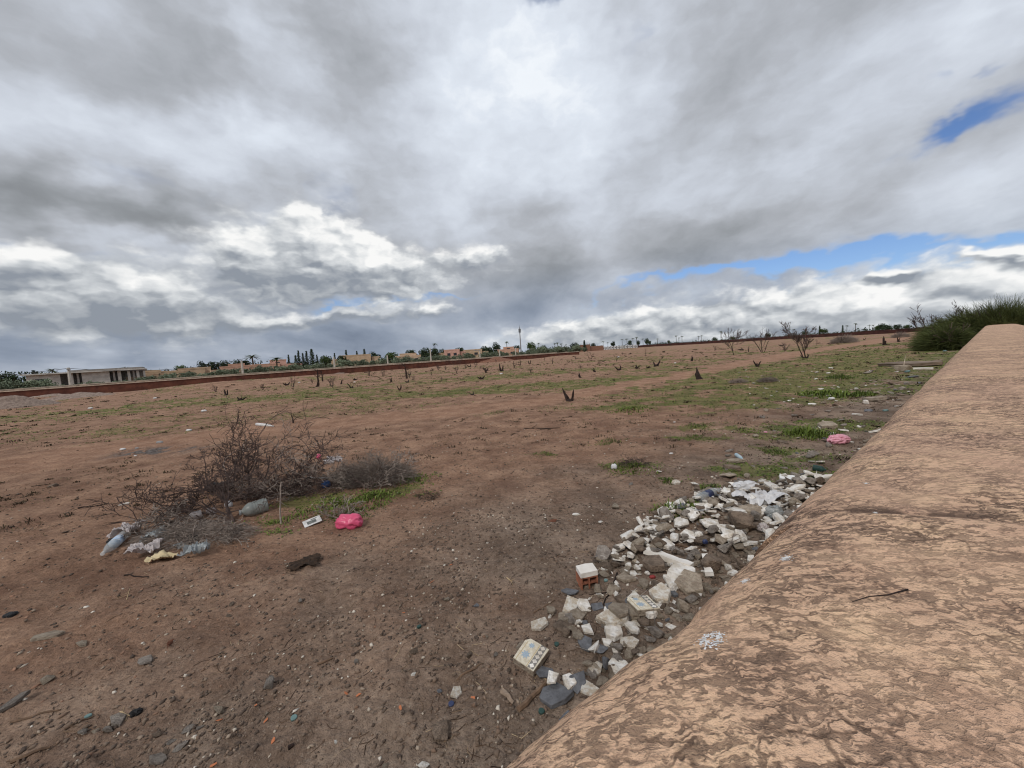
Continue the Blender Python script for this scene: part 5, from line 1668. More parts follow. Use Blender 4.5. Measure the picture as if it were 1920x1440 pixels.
SL, ST = 'slab', 'stone'
for i, a in enumerate([
    (1069, 1139, 46, SL, M_RELIEF, 'stained white tile at the left end of the middle rubble row'), (1238, 1120, 52, SL, M_RELIEF, 'large stained white tile right of the middle of the rubble'),
    (1153, 1166, 50, SL, M_RELIEF, 'white slab carrying a flat brown stone'), (1205, 1173, 30, SL, M_RELIEF, 'square white tile below the patterned tile'), (1178, 1208, 32, SL, M_RELIEF, 'square stained tile near the wall edge'),
    (1149, 1192, 34, SL, M_PLASTER, 'clean white pentagonal slab in the near rubble'), (1140, 1212, 34, SL, M_PLASTER, 'narrow white triangular slab in the near rubble'), (1011, 1176, 30, SL, M_RELIEF, 'upright white tile piece at the left rim of the rubble'),
    (1058, 1176, 46, ST, M_BROWNSTONE, 'long grey-brown block at the left of the rubble'), (1120, 1140, 28, SL, M_SLATE, 'pointed blue-grey slate in the middle of the rubble'), (1070, 1112, 26, SL, M_SLATE, 'small blue-grey slate below the hollow brick'),
    (1149, 1110, 36, ST, M_TANSTONE, 'pointed tan stone right of the hollow brick'), (1174, 1086, 34, SL, M_TANSTONE, 'flat tan stone behind the pointed tan stone'), (1294, 1100, 50, SL, M_TANSTONE, 'broad tan slab close to the wall'),
    (1337, 1074, 52, ST, M_BROWNSTONE, 'dark grey block pressed to the wall edge'), (1352, 1050, 44, ST, M_BROWNSTONE, 'brown boulder with a pale chipped top by the wall'),
    (1021, 1263, 32, SL, M_SLATE, 'slate just below the lone patterned tile'), (1041, 1310, 56, SL, M_SLATE, 'largest slate in the near rubble'), (1035, 1290, 32, SL, M_PLASTER, 'white triangular chip lying on the largest slate'),
    (1082, 1283, 42, SL, M_SLATE, 'slate tilted behind the white chip in the near rubble'), (1068, 1283, 32, SL, M_PLASTER, 'white chip between two slates'), (1105, 1296, 42, SL, M_RELIEF, 'nearest stained white tile at the wall edge'),
    (1120, 1257, 26, SL, M_RELIEF, 'small stained tile at the wall edge'), (1158, 1254, 34, SL, M_PLASTER, 'white plaster chip half hidden by the wall'), (1139, 1229, 38, ST, M_BROWNSTONE, 'dark brown block near the wall edge'),
    (1067, 1362, 46, ST, M_SLATE, 'big dark round stone at the foot of the wall, nearest of all'), (1097, 1210, 30, SL, M_SLATE, 'flat grey disc of stone on the bare soil'), (978, 1213, 26, SL, M_TANSTONE, 'small tan stone left of the lone patterned tile'),
    (1152, 953, 22, ST, M_TANSTONE, 'lone cube of tan brick on bare soil'), (1247, 974, 42, ST, M_GREYSTONE, 'grey boulder at the upper left of the rubble'), (1384, 994, 58, ST, M_BROWNSTONE, 'long brown rock in the white part of the rubble'),
    (1309, 1004, 38, ST, M_GREYSTONE, 'grey rock among the white chips'), (1377, 1012, 36, ST, M_PLASTER, 'white rounded lump of plaster near the wall'), (1263, 949, 26, SL, M_PLASTER, 'thin white tile beside the green weed clump'), (1303, 961, 30, SL, M_PLASTER, 'long thin white tile right of the green weed clump'),
    (1249, 1026, 30, SL, M_PLASTER, 'white triangular piece above the twig bundle'), (1337, 950, 38, ST, M_TANSTONE, 'reddish brown stone beside the plastic bottle'), (1362, 957, 26, SL, M_PLASTER, 'white square chip in the upper rubble'), (1382, 965, 30, SL, M_PLASTER, 'white angular chip before the long brown rock'),
    (1208, 1002, 22, ST, M_TANSTONE, 'reddish small stone at the left rim of the upper rubble'), (1404, 960, 36, SL, M_TANSTONE, 'greenish tan splinter below the plastic sheet'), (1225, 1060, 40, SL, M_BROWNSTONE, 'flat brown stone left of the long plaster strip'), (1340, 985, 34, SL, M_PLASTER, 'white plate in the middle of the white chips'),
    (1140, 1145, 26, ST, M_PLASTER, 'small white knob between slate and patterned tile'), (1178, 1150, 34, SL, M_TANSTONE, 'tan plate left of the patterned tile'), (1060, 1158, 34, SL, M_TANSTONE, 'tan plate below the stained white tile'), (1085, 1158, 34, SL, M_TANSTONE, 'second tan plate below the stained white tile'),
    (1220, 1150, 32, SL, M_PLASTER, 'white shard right of the patterned tile'), (1103, 1182, 26, SL, M_PLASTER, 'small white pebble-shaped chip on the soil'), (1031, 1150, 26, ST, M_TANSTONE, 'small tan block at the left rim'),
    (1280, 1080, 44, SL, M_PLASTER, 'white plate under the broad tan slab'), (1260, 1094, 40, SL, M_PLASTER, 'white thin plate left of the broad tan slab'), (1160, 1163, 36, SL, M_TANSTONE, 'flat brown stone resting on the white slab'),
]):
    px, py, w, kind, mat, lab = a
    lift = .045 if ('resting on' in lab or 'lying on' in lab) else 0.0
    key(px, py, w, kind, mat, lab, i, (1, .8, .9) if kind == ST else (1, .9, .55 if mat is M_SLATE else 1), .16, lift=lift)
# the long strip of white plaster and polystyrene
def strip(px0, py0, px1, py1, w, t, mat, name, label, cat):
    a, b = ground(px0, py0, .03), ground(px1, py1, .035)
    d = b - a
    L = d.length
    n = 7
    rg2 = random.Random(int(px0))
    poly = [(-L / 2 + L * i / n, -w / 2 * rg2.uniform(.6, 1.1)) for i in range(n + 1)] + [(L / 2 - L * i / n, w / 2 * rg2.uniform(.6, 1.1)) for i in range(n + 1)]
    o = MB().prism(poly, -t / 2, t / 2).build(name, mat, None, loc=(a + b) / 2, rot=(rg2.uniform(-.2, .2), 0, math.atan2(d.y, d.x)))
    tag(o, label, cat)
strip(1212, 1040, 1297, 1070, .085, .035, M_PLASTER, 'plaster_strip', 'long white strip of plaster lying across the rubble', 'plaster')
strip(1432, 912, 1472, 938, .13, .06, simple('dirty_foam', lin(214, 210, 204), lin(180, 174, 166), 12), 'foam_slab', 'tilted grey-white foam slab at the top of the rubble', 'foam')
strip(1462, 905, 1490, 906, .10, .08, M_WHITE, 'foam_block', 'clean white block at the far end of the rubble', 'foam')
strip(1322, 1050, 1330, 1085, .05, .03, M_PLASTER, 'plaster_strip', 'short white plaster strip beside the dark grey block', 'plaster')

# the mass of smaller rubble, each piece by itself
AREA = [(1010, 1175), (1060, 1120), (1090, 1060), (1170, 1030), (1200, 990), (1250, 955), (1330, 925), (1420, 905), (1530, 895), (1580, 905), (1530, 980), (1480, 1030), (1390, 1120), (1300, 1210), (1200, 1300), (1120, 1340), (1110, 1250), (1090, 1200)]
APOLY = [ground(*q) for q in AREA]
def inside(x, y, poly):
    c = False
    j = len(poly) - 1
    for i in range(len(poly)):
        a, b = poly[i], poly[j]
        if (a.y > y) != (b.y > y) and x < (b.x - a.x) * (y - a.y) / (b.y - a.y) + a.x:
            c = not c
        j = i
    return c
pw_ = ground(1310, 965)          # the whitest part
_mats = [M_PLASTER, M_TANSTONE, M_BROWNSTONE, M_GREYSTONE, M_SLATE]
_kind = {'white_plaster': ('plaster_chip', 'white plaster chip', 'chip'), 'tan_stone': ('tan_stone', 'tan stone', 'stone'), 'brown_stone': ('brown_stone', 'brown stone', 'stone'), 'grey_stone': ('grey_stone', 'grey stone', 'stone'), 'blue_grey_slate': ('slate_piece', 'blue-grey slate piece', 'slate')}
_marks = [(996, 1238, 'beside the lone patterned tile'), (1205, 1141, 'beside the middle patterned tile'), (1101, 1090, 'beside the hollow brick'), (1250, 1056, 'beside the long plaster strip'), (1337, 1074, 'around the dark grey block by the wall'), (1384, 994, 'around the long brown rock'), (1310, 965, 'in the whitest part of the rubble'),
          (1425, 940, 'around the crumpled plastic sheet'), (1041, 1306, 'around the largest slate'), (1178, 1208, 'around the square tiles near the wall'), (1247, 974, 'around the upper grey boulder'), (1258, 1022, 'around the twig bundle'), (1069, 1139, 'around the stained white tile'), (1238, 1117, 'around the large stained tile'), (1500, 900, 'at the far tip of the rubble'), (1294, 1098, 'around the broad tan slab'), (1453, 970, 'around the clear bag by the wall')]
_marks = [(ground(a_, b_), t_) for a_, b_, t_ in _marks]
xs = [q.x for q in APOLY]; ys = [q.y for q in APOLY]
cnt = 0; tries = 0
y_low, y_up = ground(1100, 1075).y, ground(1200, 1050).y
rest = []
while cnt < 900 and tries < 30000:
    tries += 1
    x, y = rg.uniform(min(xs), max(xs)), rg.uniform(min(ys), max(ys))
    if not inside(x, y, APOLY):
        continue
    if rg.random() > (1.0 if y > y_low else .40):
        continue
    dw = math.hypot((x - pw_.x) / .75, (y - pw_.y) / .55)
    upper = y > y_up
    size = rg.choice((.03, .04, .05, .06, .07, .085, .10, .12, .14, .16)) * (1.0 if upper else .70)
    if any(math.hypot(x - a, y - b) < r * .5 + size * .10 for a, b, r in PLACED if r > .06):
        continue
    if size > .08:
        PLACED.append((x, y, size * .5))
    wts = [6, 1.5, 1, 1.5, .2] if dw < 1 else ([4.2, 3.0, 1.6, 2.0, .2] if upper else [2.6, 3.2, 1.6, .8, .6])
    mat = rg.choices(_mats, wts)[0]
    slab = rg.random() < (.65 if mat is not M_GREYSTONE else .25)
    me = rg.choice(_slabs if slab else _stones)
    z = float(hgt(x, y)) + (rg.uniform(0, .05) if upper else 0)
    nm, what, cat = _kind[mat.name]
    if size < .042 * (1.0 if upper else .75):
        rest.append((me, size, x, y, z, mat)); cnt += 1
        continue
    near = min(_marks, key=lambda m: (m[0].x - x) ** 2 + (m[0].y - y) ** 2)[1]
    lab = ('small ' if size < .075 else ('palm-sized ' if size < .115 else 'large ')) + ('flat ' if slab else 'blocky ') + what + ' ' + near
    drop(nm, me, mat, 0, 0, size, rr(.4), lab, cat, 'pieces: ' + lab, (1, rg.uniform(.6, .95), rg.uniform(.7, 1)), .2, 0, Vector((x, y, z)))
    cnt += 1
# tan and brown stones packed along the foot of the wall
for i in range(150):
    t = rg.random()
    px, py = 1150 + 300 * t - rg.uniform(-15, 75), 1290 - 285 * t - rg.uniform(-10, 30)
    p = ground(px, py)
    if any(math.hypot(p.x - a, p.y - b) < r * .45 for a, b, r in PLACED if r > .06):
        continue
    size = rg.uniform(.035, .085)
    mat = rg.choices(_mats, [1.2, 4, 3, 1.5, .3])[0]
    slab = rg.random() < .6
    nm, what, cat = _kind[mat.name]
    near = min(_marks, key=lambda m: (m[0].x - p.x) ** 2 + (m[0].y - p.y) ** 2)[1]
    lab = ('little ' if size < .06 else 'middling ') + ('flat ' if slab else 'blocky ') + what + ' near wall ' + near
    drop(nm, rg.choice(_slabs if slab else _stones), mat, 0, 0, size, rr(.35), lab, cat, 'pieces: ' + lab, (1, rg.uniform(.6, .95), rg.uniform(.7, 1)), .2, 0, p)
# crumbs too small to tell apart
for mat in _mats:
    V, F = [], []
    for me, size, x, y, z, m in rest:
        if m is mat:
            M4 = Matrix.Translation((x, y, z + size * .12)) @ Euler(rr(.5)).to_matrix().to_4x4() @ Matrix.Scale(size, 4)
            k0 = len(V)
            V += [tuple(M4 @ v.co) for v in me.vertices]
            F += [tuple(i + k0 for i in p_.vertices) for p_ in me.polygons]
    if V:
        tag(obj('rubble_crumbs', mesh_py('rubble_crumbs', V, F), mat), 'crumbs of ' + _kind[mat.name][1] + ' between the rubble', 'rubble', kind='stuff')
# scattered stones further along the foot of the wall
for i in range(170):
    s0 = rg.uniform(3.6, 16); w0 = WALL_EDGE + .55 + abs(rg.gauss(0, .9)) + (s0 - 3.6) * .03
    x, y = wall_xy(s0, w0)
    size = rg.uniform(.04, .13) * (1 + .05 * s0)
    mat = rg.choices(_mats, [1.6, 3, 3, 2, .7])[0]
    slab = rg.random() < .5
    _zone = 'at the wall, nearer than the pink bag' if s0 < 6.2 else ('between pale pink bag and large slab' if s0 < 11 else 'at the wall, beyond the large slab')
    _lb = 'loose ' + ('flat ' if slab else 'blocky ') + _kind[mat.name][1] + ' ' + _zone
    drop('loose_stone', rg.choice(_slabs if slab else _stones), mat, 0, 0, size, rr(.3), _lb, 'stone', 'loose: ' + _lb, (1, rg.uniform(.6, .95), rg.uniform(.5, .9)), .25, 0, Vector((x, y, float(hgt(x, y)))))
key(1712, 686, 76, SL, M_BROWNSTONE, 'large flat brown slab lying near the far wall', 1, (1, 1.2, .35), .04, 'stone_slab', cat='slab')
key(1690, 697, 30, ST, M_TANSTONE, 'rounded tan stone beside the large flat slab', 2)
key(1710, 708, 22, ST, M_SLATE, 'dark flat stone below the large flat slab', 3, (1, .8, .4))
key(1630, 700, 22, ST, M_GREYSTONE, 'grey stone on the green patch left of the large slab', 4, (1, .8, .6))
key(1552, 803, 26, SL, M_TANSTONE, 'upright tan tile piece behind the pale pink bag', 5)
key(1583, 808, 14, SL, M_PLASTER, 'small upright white chip behind the pale pink bag', 6)
key(1560, 816, 14, SL, M_PLASTER, 'white tag-like chip touching the pale pink bag', 7)
key(1641, 752, 30, SL, M_TANSTONE, 'long tan stone by the wall above the pink bag', 8, (1, .5, .6))
key(1628, 771, 20, ST, M_SLATE, 'dark stone above the pale pink bag', 9, (1, .7, .5))
key(1378, 867, 26, SL, M_TANSTONE, 'tan stone under the small blue bottle', 10, (1, .7, .8))
key(1372, 880, 22, SL, M_BROWNSTONE, 'brown flat stone below the small blue bottle', 11)
key(1365, 893, 34, SL, M_TANSTONE, 'flat pale stone between small bottle and rubble', 12, (1, .8, .5))
key(1503, 888, 14, ST, M_TANSTONE, 'single tan stone left of the crushed green can', 13)
key(1268, 907, 14, SL, M_RELIEF, 'little cream chip right of a green tuft', 14)
key(1236, 885, 10, SL, M_PLASTER, 'tiny white chip right of the dead weed', 15)
strip(1712, 693, 1750, 692, .10, .05, M_PLASTER, 'pipe_piece', 'pale broken pipe lying before the large flat slab', 'pipe')

# foreground stones on the open soil
for i, (px, py, w, kind, mat, lab, sq) in enumerate([
    (278, 1240, 34, ST, M_GREYSTONE, 'grey angular stone on open soil below the brushwood pile', (1, .8, .6)), (318, 1207, 22, ST, M_REDBRICK, 'reddish stone shard right above the grey angular stone', (1, .6, .6)), (92, 1194, 46, SL, M_TANSTONE, 'long flat pale stone near the left edge', (1, .4, .6)),
    (154, 1208, 24, SL, M_TANSTONE, 'small pale triangular stone near the left edge', (1, .5, .8)), (87, 1277, 26, ST, M_TANSTONE, 'round tan stone near the left edge', (1, .9, .7)), (25, 1319, 36, SL, M_GREYSTONE, 'flat grey stone at the left edge', (1, .5, .8)),
    (222, 1352, 34, SL, M_GREYSTONE, 'flat grey stone touching the dark lid', (1, .7, .8)), (203, 1371, 26, ST, M_GREYSTONE, 'oblong grey stone in the lower left stone row', (1, .6, .6)), (155, 1375, 22, ST, M_GREYSTONE, 'pale rounded pebble at the left of the lower left stone row', (1, .9, .7)), (182, 1372, 20, ST, M_TANSTONE, 'flat pebble in the lower left stone row', (1, .6, .5)),
    (357, 1365, 32, ST, M_GREYSTONE, 'grey stone lower left of the middle', (1, .7, .6)), (376, 1366, 16, ST, M_GREYSTONE, 'small wedge beside the grey stone lower left', (1, .7, .6)), (412, 1333, 30, ST, M_TANSTONE, 'pair of joined tan pebbles lower left of the middle', (1, .5, .6)), (322, 1391, 18, ST, M_GREYSTONE, 'small grey stone at the lower left', (1, .8, .7)),
    (338, 1402, 28, ST, M_GREYSTONE, 'mottled grey stone at the lower left', (1, .8, .7)), (292, 1382, 20, ST, M_BROWNSTONE, 'brown pebble at the lower left', (1, .7, .6)), (292, 1430, 42, ST, M_GREYSTONE, 'large grey stone at the lower left edge of the picture', (1, .6, .6)), (310, 1414, 18, ST, M_BROWNSTONE, 'brown stone above the large grey one at the lower edge', (1, .8, .7)),
    (435, 1134, 16, ST, M_BROWNSTONE, 'small brown stone right of the litter', (1, .7, .7)), (429, 1155, 14, ST, M_BROWNSTONE, 'flat brown pebble right of the litter', (1, .6, .5)), (507, 1284, 46, ST, M_GREYSTONE, 'grey cone-shaped lump of concrete', (1, .45, .5)), (829, 1374, 50, ST, M_BROWNSTONE, 'big rough brown rock at the lower middle', (1, .95, .85)),
    (856, 1300, 22, SL, M_RELIEF, 'white tile chip above the blue cap', (1, .9, 1)), (563, 1127, 14, ST, M_GREYSTONE, 'grey pebble below the brown rag', (1, .7, .6)), (838, 1126, 20, ST, M_TANSTONE, 'pale oblong pebble in the upper gravel', (1, .5, .6)), (894, 1137, 14, ST, M_SLATE, 'dark round pebble in the gravel', (1, .9, .7)),
    (790, 1161, 14, ST, M_TANSTONE, 'tan pebble above the green cap', (1, .7, .7)), (776, 1223, 18, ST, M_BROWNSTONE, 'round brown pebble in the middle gravel', (1, .9, .8)), (669, 1241, 14, ST, M_GREYSTONE, 'whitish crumbled pebble in the gravel', (1, .8, .8)), (776, 1264, 12, ST, M_PLASTER, 'white pebble in the gravel', (1, .8, .8)),
    (824, 1297, 16, ST, M_SLATE, 'dark triangular stone left of the white tile chip', (1, .6, .8)), (880, 1232, 20, ST, M_BROWNSTONE, 'dark oblong pebble left of the lone patterned tile', (1, .5, .6)), (929, 1228, 12, ST, M_GREYSTONE, 'grey pebble left of the lone patterned tile', (1, .8, .7)), (913, 1195, 10, ST, M_TANSTONE, 'oval pale pebble in the gravel', (1, .7, .7)),
    (954, 1258, 12, ST, M_BROWNSTONE, 'brown pebble beside the lone patterned tile', (1, .9, .8)), (630, 1392, 11, ST, M_PLASTER, 'white pebble at the lower middle', (1, .9, .8)), (500, 1340, 10, ST, M_TANSTONE, 'tan pebble near the lower middle', (1, .9, .8)), (723, 1438, 16, ST, M_TANSTONE, 'tan stone cut by the lower picture edge', (1, .8, .8)), (795, 1438, 24, ST, M_PLASTER, 'white stone cut by the lower picture edge', (1, .7, .6)),
    (100, 911, 20, ST, M_BROWNSTONE, 'flat dark stone far left of the pile', (1, .6, .5)), (123, 999, 16, ST, M_BROWNSTONE, 'brown stone left of the pile', (1, .7, .5)), (232, 946, 14, SL, M_PLASTER, 'white chip left of the pile', (1, .5, .8)),
    (1080, 965, 14, SL, M_PLASTER, 'flat white chip on grey soil left of the tan brick', (1, .8, .5)), (1035, 977, 16, SL, M_REDBRICK, 'faint reddish chip on grey soil', (1, .6, .4)), (1126, 979, 10, SL, M_PLASTER, 'tiny white chip left of the rubble', (1, .8, .6)),
]):
    key(px, py, w, kind, mat, lab, i * 3 + 1, sq, .12, lift=0, sink=.3)

# ================================================================ LITTER
def plastic(name, col, alpha, rough=.25):
    def f(n, b):
        n.put(b.inputs['Base Color'], n.mix(n.noise(coord(n), 30, 3, .6), col, tuple(x * .8 for x in col[:3]) + (1,)))
        b.inputs['Alpha'].default_value = alpha
    return material(name, f, rough, .5)
M_CLEAR = plastic('clear_plastic', lin(190, 196, 198), .42)
M_DULLCLEAR = plastic('dull_plastic', lin(150, 156, 152), .62, .35)
M_BAGWHITE = plastic('white_film', lin(222, 222, 224), .86, .4)
M_BAGPALE = plastic('pale_film', lin(206, 196, 194), .66, .35)
M_BAGGREY = plastic('grey_film', lin(168, 174, 176), .55, .35)
M_PINKBAG = plastic('pink_film', lin(228, 92, 130), .90, .35)
M_PALEPINK = plastic('pale_pink_film', lin(226, 160, 176), .95, .4)
M_BLUE = simple('blue_plastic', lin(40, 76, 126), lin(30, 56, 96), 20, .4, spec=.4)
M_DKBLUE = simple('navy_plastic', lin(50, 60, 96), lin(40, 48, 76), 20, .4, spec=.4)
M_TEAL = simple('teal_plastic', lin(112, 138, 136), lin(86, 110, 108), 20, .5)
M_GREENP = simple('green_plastic', lin(50, 78, 72), lin(36, 58, 54), 20, .5)
M_BLACK = simple('black_plastic', lin(34, 33, 34), lin(22, 22, 24), 20, .5)
M_ORANGE = simple('orange_shell', lin(196, 124, 86), lin(160, 96, 66), 30, .8)
M_PAPER = simple('cream_paper', lin(206, 190, 154), lin(176, 156, 122), 12, .9)
M_CLOTH = simple('white_cloth', lin(216, 214, 212), lin(180, 177, 174), 18, .9)
M_RAG = simple('brown_rag', lin(72, 56, 44), lin(46, 36, 30), 26, .95, 0, .01)
M_WOOD = simple('weathered_wood', lin(118, 96, 78), lin(80, 64, 52), 18, .95, .12)
M_PALETWIG = simple('straw', lin(196, 172, 138), lin(160, 136, 104), 20, .9)

def bag(px, py, w, h, seed, mat, name, label, cat='bag', squash=.7, rz=0.0, lift=0.0, at_point=None, rough=.30, lobes=2, smooth=False):
    """a crumpled film bag: lobed body with sharp creases"""
    p = at_point or ground(px, py)
    W = metres(p, w); H = metres(p, h)
    bm = bmesh.new()
    bmesh.ops.create_icosphere(bm, subdivisions=4 if w > 16 else 3, radius=.5)
    co = np.array([v.co[:] for v in bm.verts])
    rg2 = np.random.default_rng(seed)
    th = np.arctan2(co[:, 1], co[:, 0])
    f1 = 1 - np.abs(2 * fbm(co[:, 0] * 4 + seed, co[:, 1] * 4 + co[:, 2] * 5, 3, seed) - 1)
    f2 = fbm(co[:, 0] * 9 + co[:, 2] * 4, co[:, 1] * 9 + seed, 3, seed + 9) - .5
    f3 = 1 - np.abs(2 * fbm(co[:, 0] * 11 + seed, co[:, 1] * 11 + co[:, 2] * 9, 2, seed + 5) - 1)
    k = 1 + (f1 - .6) * rough * 1.5 + f2 * rough * .5 + (f3 - .6) * rough * .55
    if lobes == 2:
        k = k * (1 - .24 * np.exp(-((co[:, 0] + .06) / .10) ** 2)) * (1 - .35 * np.clip(co[:, 0] + .1, 0, 1))
    co = co * k[:, None]
    co[:, 0] *= W; co[:, 1] *= W * squash; co[:, 2] *= H
    co[:, 2] = np.maximum(co[:, 2], -H * .36)
    co[:, 2] -= co[:, 2].min()
    for v, c in zip(bm.verts, co):
        v.co = c
    o = obj(name, mesh_bm(name, bm, smooth or w <= 16), mat, None, loc=(p.x, p.y, p.z - .004 + lift), rot=(0, 0, rz))
    return tag(o, label, cat)

def sheet(px, py, w, d, seed, mat, name, label, cat, hump=.05, rz=0.0, n=22, at_point=None, ragged=.25):
    """a crumpled sheet lying on the ground"""
    p = at_point or ground(px, py)
    W = metres(p, w)
    u = np.linspace(-.5, .5, n)
    X, Y = np.meshgrid(u, u, indexing='ij')
    e = 1 + ragged * (fbm(np.arctan2(Y, X) * 2, X * 0 + seed, 3, seed) - .5) * 2
    Z = hump * (1 - np.abs(2 * fbm(X * 2.6 + seed, Y * 2.6, 4, seed) - 1)) ** 2 * .8 + (1 - np.abs(2 * fbm(X * 8, Y * 8 + seed, 2, seed + 4) - 1)) * hump * .22 + .004
    x, y = X * W * e, Y * d * e
    gz_ = np.array([hgt(p.x + math.cos(rz) * a - math.sin(rz) * b, p.y + math.sin(rz) * a + math.cos(rz) * b) for a, b in zip(x.ravel(), y.ravel())]).reshape(n, n) - p.z if at_point is None else 0
    V = np.stack([x, y, Z + gz_], -1).reshape(-1, 3)
    V = np.concatenate([V, V - [0, 0, .0015]])
    idx = np.arange(n * n).reshape(n, n)
    F = np.stack([idx[:-1, :-1], idx[1:, :-1], idx[1:, 1:], idx[:-1, 1:]], -1).reshape(-1, 4)
    F = np.concatenate([F, F[:, ::-1] + n * n])
    o = obj(name, mesh_np(name, V, F, False), mat, None, loc=p, rot=(0, 0, rz))
    return tag(o, label, cat)

def bottle(pa, pb, dia, name, label, mat, cap=M_BLUE, label_mat=None, ribs=5, neck=True):
    """lying bottle: base at pa, cap at pb"""
    a, b = Vector(pa), Vector(pb)
    d = b - a; L = d.length; r = dia / 2
    root = tag(empty(name, a), label, 'bottle')
    root.rotation_euler = d.to_track_quat('X', 'Z').to_euler()
    prof = [(.02, 0), (r * .8, .004), (r * .98, L * .04)]
    for i in range(ribs):
        z = L * (.08 + .5 * i / ribs)
        prof += [(r, z), (r * .93, z + L * .025), (r, z + L * .05)]
    prof += [(r, L * .64), (r * .86, L * .74), (r * .5, L * .86), (r * .30, L * .91), (r * .28, L * .945)]
    MB().lathe(prof, 18, 'x').build('body', mat, root, True)
    MB().lathe([(r * .36, L * .946), (r * .36, L), (r * .2, L * 1.002)], 12, 'x').build('cap', cap, root)
    if label_mat:
        MB().lathe([(r * 1.012, L * .30), (r * 1.012, L * .52)], 18, 'x').build('label_band', label_mat, root, True)
    return root

# --- around the brushwood pile
g_ = lambda x, y, z: ground(x, y, z)
bottle(g_(238, 1008, .045), g_(193, 1046, .035), .085, 'water_bottle', 'clear water bottle with blue printed band at the front left of the pile', M_CLEAR, M_CLOTH, simple('label_blue', lin(150, 176, 206), lin(210, 216, 222), 24, .5))
bottle(g_(503, 957, .075), g_(450, 972, .06), .15, 'large_bottle', 'large dull empty plastic bottle lying by the green weeds', M_DULLCLEAR, M_BAGGREY, None, 6)
bottle(g_(380, 972, .05), g_(352, 979, .05), .09, 'white_bottle', 'dirty white bottle under the thorny branches', M_BAGPALE, M_CLOTH)
bottle(g_(481, 798, .04), g_(513, 801, .03), .085, 'white_bottle', 'white bottle lying behind the brushwood pile', M_CLOTH, M_CLOTH)
bag(658, 988, 54, 30, 3, M_PINKBAG, 'pink_bag', 'bright pink plastic bag right of the brushwood pile', rz=-.15, squash=.55, rough=.30, smooth=True)
bag(600, 874, 9, 11, 4, M_PINKBAG, 'pink_scrap', 'little pink scrap caught in the brushwood', lift=.12)
bag(613, 916, 17, 16, 5, M_BLUE, 'blue_bag', 'crumpled blue bag in the brushwood', lift=.02)
sheet(627, 885, 28, 0.30, 6, M_BAGPALE, 'pale_bag', 'pale film bag caught in the twigs behind the white stick', 'bag', .11, .2, 30, ragged=.45, at_point=ground(627, 885, .12))
bag(214, 1021, 20, 16, 7, M_BLACK, 'black_bag', 'black bag scrap behind the water bottle')
bag(362, 1017, 22, 18, 8, M_BLACK, 'black_bag', 'black bag scrap under the bleached twigs')
bag(415, 920, 50, 20, 9, M_BLACK, 'black_bag', 'dark bag heaped under the back of the brushwood', squash=.5)
sheet(240, 1004, 36, 0.20, 10, M_BAGPALE, 'pale_bag', 'pale crumpled bag under the twigs left', 'bag', .11, .2, 30, ragged=.45)
sheet(270, 1042, 46, 0.18, 11, M_BAGPALE, 'pale_bag', 'pinkish pale bag at the front of the litter', 'bag', .11, .2, 30, ragged=.45)
sheet(292, 1016, 32, 0.18, 12, M_BAGGREY, 'grey_bag', 'grey translucent bag in the bleached twigs', 'bag', .11, .2, 30, ragged=.45)
sheet(372, 1042, 34, 0.16, 13, M_BAGGREY, 'grey_bag', 'grey translucent bag at the right of the litter', 'bag', .11, .2, 30, ragged=.45)
bag(398, 963, 20, 14, 14, M_BAGPALE, 'pale_bag', 'small pale scrap beside the thorny stems')
bag(430, 950, 14, 14, 15, M_BAGWHITE, 'white_scrap', 'white scrap in the shade of the thorny branch')
sheet(306, 1049, 44, .14, 3, M_PAPER, 'cream_paper', 'folded cream paper at the front of the litter', 'paper', .05, .2)
sheet(340, 1027, 18, .08, 4, M_BAGGREY, 'grey_scrap', 'small grey scrap right of the cream paper', 'scrap', .04)
# printed card
p = ground(586, 983)
card = tag(empty('printed_card', p + Vector((0, 0, .03)), R(38)), 'white printed card lying left of the pink bag', 'card')
card.rotation_euler = (R(14), R(-8), R(38))
cw, ch = metres(p, 30), .11
MB().box(-cw / 2, cw / 2, -ch / 2, ch / 2, 0, .002).build('card_sheet', M_CLOTH, card)
M_PRINT = simple('grey_print', lin(120, 122, 118), lin(84, 86, 84), 60, .8)
MB().box(-cw * .30, cw * .22, -ch * .28, ch * .16, .0022, .003).build('print', M_PRINT, card)
MB().box(-cw * .05, cw * .30, ch * .22, ch * .34, .0022, .003).build('print', M_PRINT, card)
# white stick lying on the twigs
a, b = at(581, 895, 4.75), at(652, 898, 4.95)
st_ = tag(empty('white_stick', a), 'thin white plastic stick lying across the brushwood', 'stick')
d_ = b - a; st_.rotation_euler = d_.to_track_quat('X', 'Z').to_euler(); L_ = d_.length
MB().tube([(0, 0, 0), (L_, 0, 0)], .011, 8).build('shaft', M_WHITE, st_)
for t in (.22, .74, .93):
    MB().tube([(L_ * t, 0, 0), (L_ * t + .008, 0, 0)], .0125, 8).build('joint', M_BLACK, st_)
sheet(574, 1058, 54, .16, 5, M_RAG, 'brown_rag', 'dark brown rag on bare soil below the pile', 'rag', .035, .35, ragged=.5)
